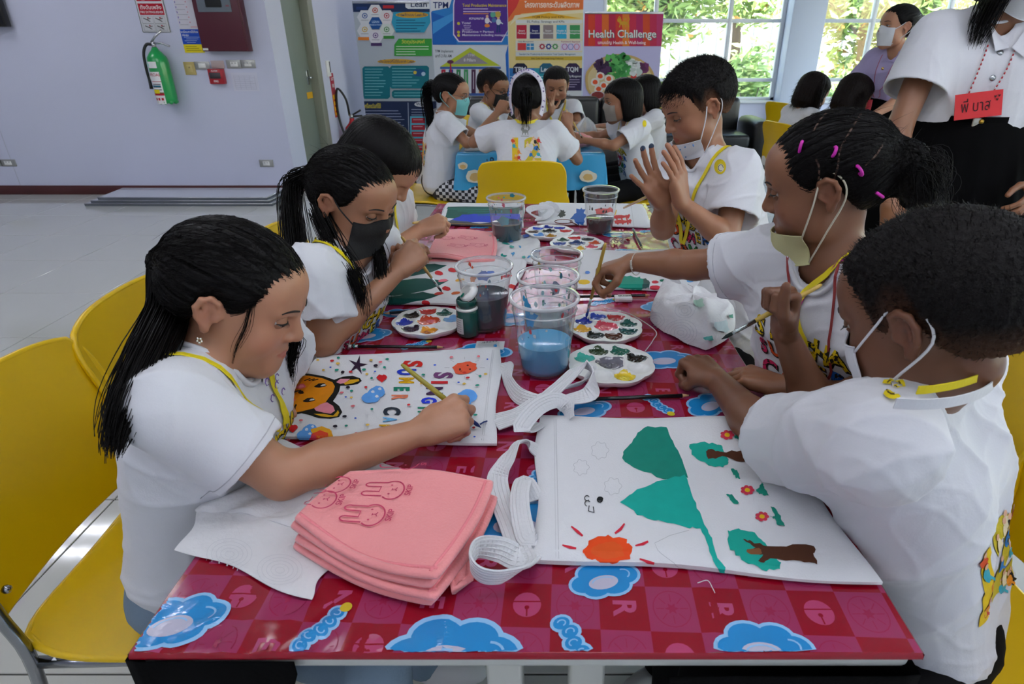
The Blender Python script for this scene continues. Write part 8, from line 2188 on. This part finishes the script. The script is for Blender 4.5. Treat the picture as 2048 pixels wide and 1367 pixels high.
# standing woman in the lilac blouse
m_lilac = M('blouse_lilac', '#a99ec4', .8, bump=.06, bscale=300); m_skirt = M('skirt_black', '#060607', .95, spec=.08, bump=.05, bscale=200)
hO = Head((2.135, 4.20, 1.400), (-.97, -.12, .02), sc=1.12)
O_ = bgp('person', 'standing woman in lilac blouse and black skirt with white mask', hO, (2.185, 4.21, 1.262), (-.86, -.42, 0), (2.255, 4.06, 1.215), (2.115, 4.345, 1.215), (2.215, 4.25, .98),
    [dict(side='L', E=(2.16, 3.97, 1.02), W=(1.985, 3.93, .925), d=(-.8, .3, -.5), t=(-.2, .8, .4), n=(-.4, .3, -.8), grip='relax', sleeve=.74, sr=(.06, .072), k=1.05), dict(side='R', E=(2.02, 4.42, 1.02), W=(1.93, 4.20, .915), d=(-.4, -.8, -.3), t=(-.6, .4, .5), n=(-.3, .2, -.9), grip='relax', sleeve=.74, sr=(.06, .072), k=1.05)],
    [], seed=91, child=1.12, shirt=m_lilac, skin='light', loose=.006, hem=-.03, cat='person')
O_['sk'] = 'light'; eyes(O_, .8); hair_cap(O_, 'tied', .013, tie=(0, -.1, .05), seed=17, bulk=[(hO.w((0, -.08, .045)), hO.w((0, -.105, .04)), .034, .036)])
strands_np(tail([hO.w((0, -.115, .03)), hO.w((0, -.13, -.03)), hO.w((0, -.115, -.10))], 90, .02, .016, 5, 10), .0024, .001, 'ponytail', O_['root'])
b = MB(); b.tube([hO.w((.0, -.128, .05)), hO.w((.01, -.15, .06)), hO.w((.0, -.14, .035)), hO.w((-.01, -.155, .025))], .008, m_black, 6); b.build('hair_bow', O_['root'])
mask(O_, m_maskw, -.006, -.092, 62)
def skirt_of(P, top, rx0, ry0, bot, rx1, ry1, cx, cy, mat, pleats=18):
    b = MB(); hd_ = V3(tuple(P['cf'])); a0 = math.atan2(hd_.y, hd_.x)
    def fn(u, v):
        a = 2 * math.pi * u; z = top + (bot - top) * v; k = v ** .8; rx = rx0 + (rx1 - rx0) * k; ry = ry0 + (ry1 - ry0) * k
        pl = 1 + .035 * v * math.sin(a * pleats)
        x, y = rx * math.cos(a) * pl, ry * math.sin(a) * pl
        return V3((cx + x * math.cos(a0) - y * math.sin(a0), cy + x * math.sin(a0) + y * math.cos(a0), z))
    b.grid(144, 16, fn, mat, closed_u=True, flip=True); b.lathe([(0, top), (min(rx0, ry0) * .98, top)], mat, 32, (cx, cy, 0)); b.build('skirt', P['root'])
    b = MB(); b.grid(64, 3, lambda u, v: (lambda p: V3((cx + (p.x - cx) * 1.015, cy + (p.y - cy) * 1.015, top + .012 - .045 * v)))(fn(u, 0)), mat, closed_u=True, flip=True); b.build('waistband', P['root'])
def legs_of(P, cx, cy, z0, lat_, skin_c, shoe=True):
    b = MB(); m = M('leg_skin_' + skin_c, SKIN[skin_c], .5)
    for s in (-1, 1):
        p = V3((cx, cy, 0)) + V3(tuple(P['lat'])) * s * lat_; p.z = 0
        b = MB(); b.tube([p + V3((0, 0, z0)), p + V3((0, 0, z0 * .55)), p + V3((0, 0, z0 * .35)), p + V3((0, 0, .09)), p + V3((0, 0, .02))], [.06, .048, .05, .03, .03], m, 14); b.build('leg', P['root'])
        b = MB(); f_ = V3(tuple(P['cf'])).normalized(); R_ = Matrix((f_.cross(V3((0, 0, 1))), f_, V3((0, 0, 1)))).transposed(); b.sphere(p + f_ * .06 + V3((0, 0, .035)), (.042, .12, .034), m_black, 16, 10, R_); b.build('shoe', P['root'])
skirt_of(O_, 1.035, .105, .135, .50, .20, .24, 2.215, 4.25, m_skirt); legs_of(O_, 2.215, 4.25, .55, .08, 'light')
b = MB(); nbO = V3(tuple(O_['nb']))
for s in (-1, 1): b.grid(7, 7, lambda u, v: nbO + V3((-.055, -.025, .0)) * (.4 + .7 * v) + V3(tuple(O_['lat'])) * s * (.058 - .05 * v * u) + V3((0, 0, .022 - .085 * v * (1 - .3 * u) - .012 * u)), m_lilac)
b.build('collar', O_['root'])
lanyard(O_, [nbO + V3((-.02, -.07, .0)), nbO + V3((-.10, -.08, -.08)), nbO + V3((-.14, -.07, -.2)), nbO + V3((-.14, -.06, -.27))], .003, 'card_string', M('string_red', '#b04a54', .7)); lanyard(O_, [nbO + V3((-.05, .05, .0)), nbO + V3((-.12, .01, -.08)), nbO + V3((-.15, -.02, -.2)), nbO + V3((-.145, -.05, -.27))], .003, 'card_string', M('string_red', '#b04a54'))
b = MB(); q = nbO + V3((-.152, -.055, -.27)); l_ = V3(tuple(O_['lat'])); f_ = V3(tuple(O_['cf'])); vs = [q + l_ * a * .035 + V3((0, 0, c_)) + f_ * t for t in (0, .002) for (a, c_) in ((-1, -.10), (1, -.10), (1, 0), (-1, 0))]
b.add(vs, [(0, 1, 2, 3), (7, 6, 5, 4), (0, 4, 5, 1), (1, 5, 6, 2), (2, 6, 7, 3), (3, 7, 4, 0)], M('card_pink', '#e0505c', .6)); b.build('name_card', O_['root'])
b = MB(); b.sphere(nbO + V3((-.125, -.10, -.09)), .009, M('pin_gold', '#b89a5a', .3, metal=1), 8, 6); b.build('pin', O_['root'])
# standing woman in front on the right
hP = Head((1.425, 2.10, 1.512), (.35, -.72, -.55), sc=1.15)
P_ = bgp('person', 'standing woman in white blouse and black skirt with red name card, face out of frame', hP, (1.405, 2.16, 1.372), (-.22, -.97, 0), (1.565, 2.11, 1.315), (1.245, 2.185, 1.315), (1.40, 2.19, 1.03),
    [dict(side='R', E=(1.145, 2.09, 1.065), W=(1.10, 1.96, .835), d=(.1, -.5, -.8), t=(.6, -.5, 0), n=(.6, .3, -.3), grip='relax', sleeve=.60, sr=(.066, .084), k=1.12), dict(side='L', E=(1.665, 2.05, 1.06), W=(1.545, 1.955, .905), d=(-.4, -.5, -.5), t=(-.5, -.5, .4), n=(-.5, .4, -.3), grip='relax', sleeve=.60, sr=(.066, .084), k=1.12)],
    [], seed=92, child=1.2, skin='tan', loose=.012, hem=.0, h=.004, wr=.002)
P_['sk'] = 'tan'; hair_cap(P_, 'long', .016, seed=18)
for sx in (-1, 1): strands_np(tail([hP.w((sx * .05, .02, .05)), hP.w((sx * .085, .02, -.04)), hP.w((sx * .085, .045, -.12)), hP.w((sx * .08, .08, -.19))], 230, .03, .024, 6 + sx, 14), .0016, .0005, 'long_hair', P_['root'])
mask(P_, m_maskw, -.006, -.092, 62)
skirt_of(P_, 1.085, .150, .185, .42, .30, .36, 1.40, 2.19, m_skirt, 22); legs_of(P_, 1.40, 2.19, .5, .09, 'tan')
m_blw = M('blouse_white', '#d6d7dd', .8, bump=.05, bscale=300)
nbP = V3(tuple(P_['nb'])); lP, fP, uP = (V3(tuple(P_[k])) for k in ('lat', 'cf', 'up'))
def pp(x, y): 
    h_ = P_['bvh'].ray_cast(O, ray(x, y).normalized()); return (h_[0] if h_[0] is not None else atd(x, y, 1.8)), (h_[1] if h_[0] is not None else V3((0, -1, 0)))
b = MB()
for (q0, q1, q2, q3) in (((1975, 55), (2000, 62), (2012, 98), (1985, 105)), ((2018, 98), (2050, 55), (2075, 60), (2045, 120))):
    Q4 = [pp(*t)[0] + V3((0, -.012, .004)) for t in (q0, q1, q2, q3)]; b.grid(5, 5, lambda u, v: (Q4[0] * (1 - u) + Q4[1] * u) * (1 - v) + (Q4[3] * (1 - u) + Q4[2] * u) * v, m_blw); b.grid(5, 5, lambda u, v: (Q4[0] * (1 - u) + Q4[1] * u) * (1 - v) + (Q4[3] * (1 - u) + Q4[2] * u) * v + V3((0, .003, -.001)), m_blw)
b.build('collar', P_['root'])
for (x, y) in ((2000, 105), (1985, 156)):
    p, n_ = pp(x, y); b = MB(); R_ = n_.to_track_quat('Z', 'Y').to_matrix(); b.lathe([(0, .002), (.0085, .0015), (.0095, -.001), (0, -.001)], M('button_metal', '#a9adb0', .25, metal=.9), 16, p + n_ * .002, fn=lambda q: R_ @ q); b.build('button', P_['root'])
ms = M('string_stripe_red', '#b82a34', .7); mw = M('string_stripe_white', '#d8d4d4', .7)
for st, lab in (([(1985, 52), (1972, 95), (1955, 140), (1935, 187)], 0), ([(2048, 62), (2030, 95), (2010, 140), (1985, 182)], 1)):
    pts = catmull([pp(*t)[0] + V3((0, -.006, 0)) for t in st], 10); b = MB()
    for k in range(len(pts) - 1): b.tube([pts[k], pts[k + 1]], .0022, ms if k % 2 else mw, 6)
    b.build('card_string', P_['root'])
c0 = [pp(1911, 190)[0], pp(2004, 178)[0], pp(2003, 230)[0], pp(1908, 241)[0]]; yv = min(c.y for c in c0) - .012
c0 = [ony(1911, 190, yv), ony(2007, 178, yv + .002), ony(2003, 230, yv - .004), ony(1908, 241, yv - .004)]
b = MB(); vs = [p for p in c0] + [p + V3((0, .0015, 0)) for p in c0]; b.add(vs, [(3, 2, 1, 0), (4, 5, 6, 7), (0, 1, 5, 4), (1, 2, 6, 5), (2, 3, 7, 6), (3, 0, 4, 7)], M('card_red', '#c81c24', .6)); o = b.build('name_card', P_['root'])
def cfn(x, y, l): p = (c0[0] * (1 - x) + c0[1] * x) * (1 - y) + (c0[3] * (1 - x) + c0[2] * x) * y; return p + V3((0, -.0006 - l, 0))
dd = Decal(cfn); dk = ink('#3a0c14')
dd.text('พี่ บาส', .44, .54, .62, dk, flip=-1, wfit=.62, bold=.0)
for (x, y) in ((.84, .22), (.92, .2), (.88, .34)): dd.poly([(x - .025, y - .03), (x, y - .01), (x + .025, y - .03), (x + .02, y + .03), (x, y + .07), (x - .02, y + .03)], dk)
dd.build('card_writing', o)
p, n_ = pp(1953, 244); b = MB(); b.rbox((p.x - .026, p.y - .022, p.z - .012), (p.x + .026, p.y - .016, p.z + .016), .003, M('buckle', '#b8b2a0', .2, metal=.8), 2); b.sphere((p.x, p.y - .022, p.z + .004), .008, M('buckle_gold', '#b8943a', .3, metal=.8), 8, 6); b.build('belt_buckle', P_['root'])

# ------------------------------------------------------------------ small things on the back tables
def bcup(label, x, y, z, s=1):
    return cup(label, x, y, .11 * s, .042 * s, .03 * s, water('pale', '#a9b0b2'), .04, (), 0, z)
ZB2 = T + .001
bcup('small clear cup in the middle of the back table', .03, 4.1, ZB2); bcup('small clear cup farther back on the back table', -.06, 4.22, ZB2, .9)
p = onz(1742, 232, T); cup('clear cup on the third table behind the seated girls', 2.62, 5.0, .13, .055, .04, None, 0, (), 0, T + .001)
b = MB(); rr = random.Random(3)
b.sphere((.19, 3.92, ZB2 + .045), (.07, .06, .045), m_towel, 16, 10); b.sphere((.24, 3.96, ZB2 + .035), (.05, .05, .034), m_towel, 12, 8); b.sphere((.13, 3.95, ZB2 + .03), (.05, .045, .03), m_towel, 12, 8); tag(b.build('pink_cloth'), 'crumpled pink cloth on the right part of the back table', 'cloth')
for x, y, a, lab in ((-.38, 3.92, .1, 'white tote bag lying on the left of the back table'), (.08, 4.0, -.2, 'white tote bag lying on the right of the back table'), (-.22, 4.15, .05, 'white tote bag at the far side of the back table')):
    b = MB(); R_ = Matrix.Rotation(a, 3, 'Z'); b.rbox((-.13, -.13, .0), (.13, .13, .008), .004, m_canvas, 2, fn=lambda c: R_ @ c + V3((x, y, ZB2))); o = tag(b.build('tote_bag'), lab, 'tote bag')
    dd = Decal(lambda u, v, l: R_ @ V3((u, v, .0085 + l)) + V3((x, y, ZB2)))
    for k in range(5): dd.poly(blob(rr.uniform(-.09, .09), rr.uniform(-.09, .09), .02, .016, 9, .3, 0, k), paint(rr.choice(('#c8303a', '#2a6ab0', '#2a8a60', '#d8a020'))))
    stuff(dd.build('painting', o))
# clear bag hanging over the sofa corner of the table
b = MB()
def bagf(u, v):
    a = 2 * math.pi * u; r = .06 * math.sin(math.pi * (v * .85 + .1)) * (1 + .25 * math.sin(5 * a + 4 * v) + .12 * math.sin(11 * a))
    return V3((.25 + r * math.cos(a), 4.2 + r * .7 * math.sin(a), ZB2 + .15 * v))
b.grid(48, 18, bagf, clear_plastic('bag_plastic', (.97, .98, 1), .45, .2), closed_u=True); tag(b.build('plastic_bag'), 'crumpled clear plastic bag on the far right of the back table', 'plastic bag')
for (hx, hy, hz), (tx, ty, tz_), lab in (((.10, 3.60, 1.02), (.04, 3.80, .85), 'thin brush in the right hand of the girl with the scarf'), ((.11, 3.85, .96), (.20, 3.66, .82), 'thin brush in the hand of the bobbed girl'), ((-.02, 4.46, 1.0), (.02, 4.49, .86), 'thin brush in the raised hand of the boy facing the camera')):
    brush(lab, (hx, hy, hz), (tx, ty, tz_), '#c4a050', '#3a2a20', .0045)
for k, (x, y, rot) in enumerate(((2.35, 4.75, .1), (2.75, 4.85, -.15), (3.1, 4.7, .2))):
    b = MB(); R_ = Matrix.Rotation(rot, 3, 'Z'); b.rbox((-.14, -.12, 0), (.14, .12, .006), .003, m_canvas, 1, fn=lambda c: R_ @ c + V3((x, y, T + .0006))); tag(b.build('tote_bag'), ('white tote bag on the third table nearest the seated girls', 'white tote bag in the middle of the third table', 'white tote bag at the right of the third table')[k], 'tote bag')
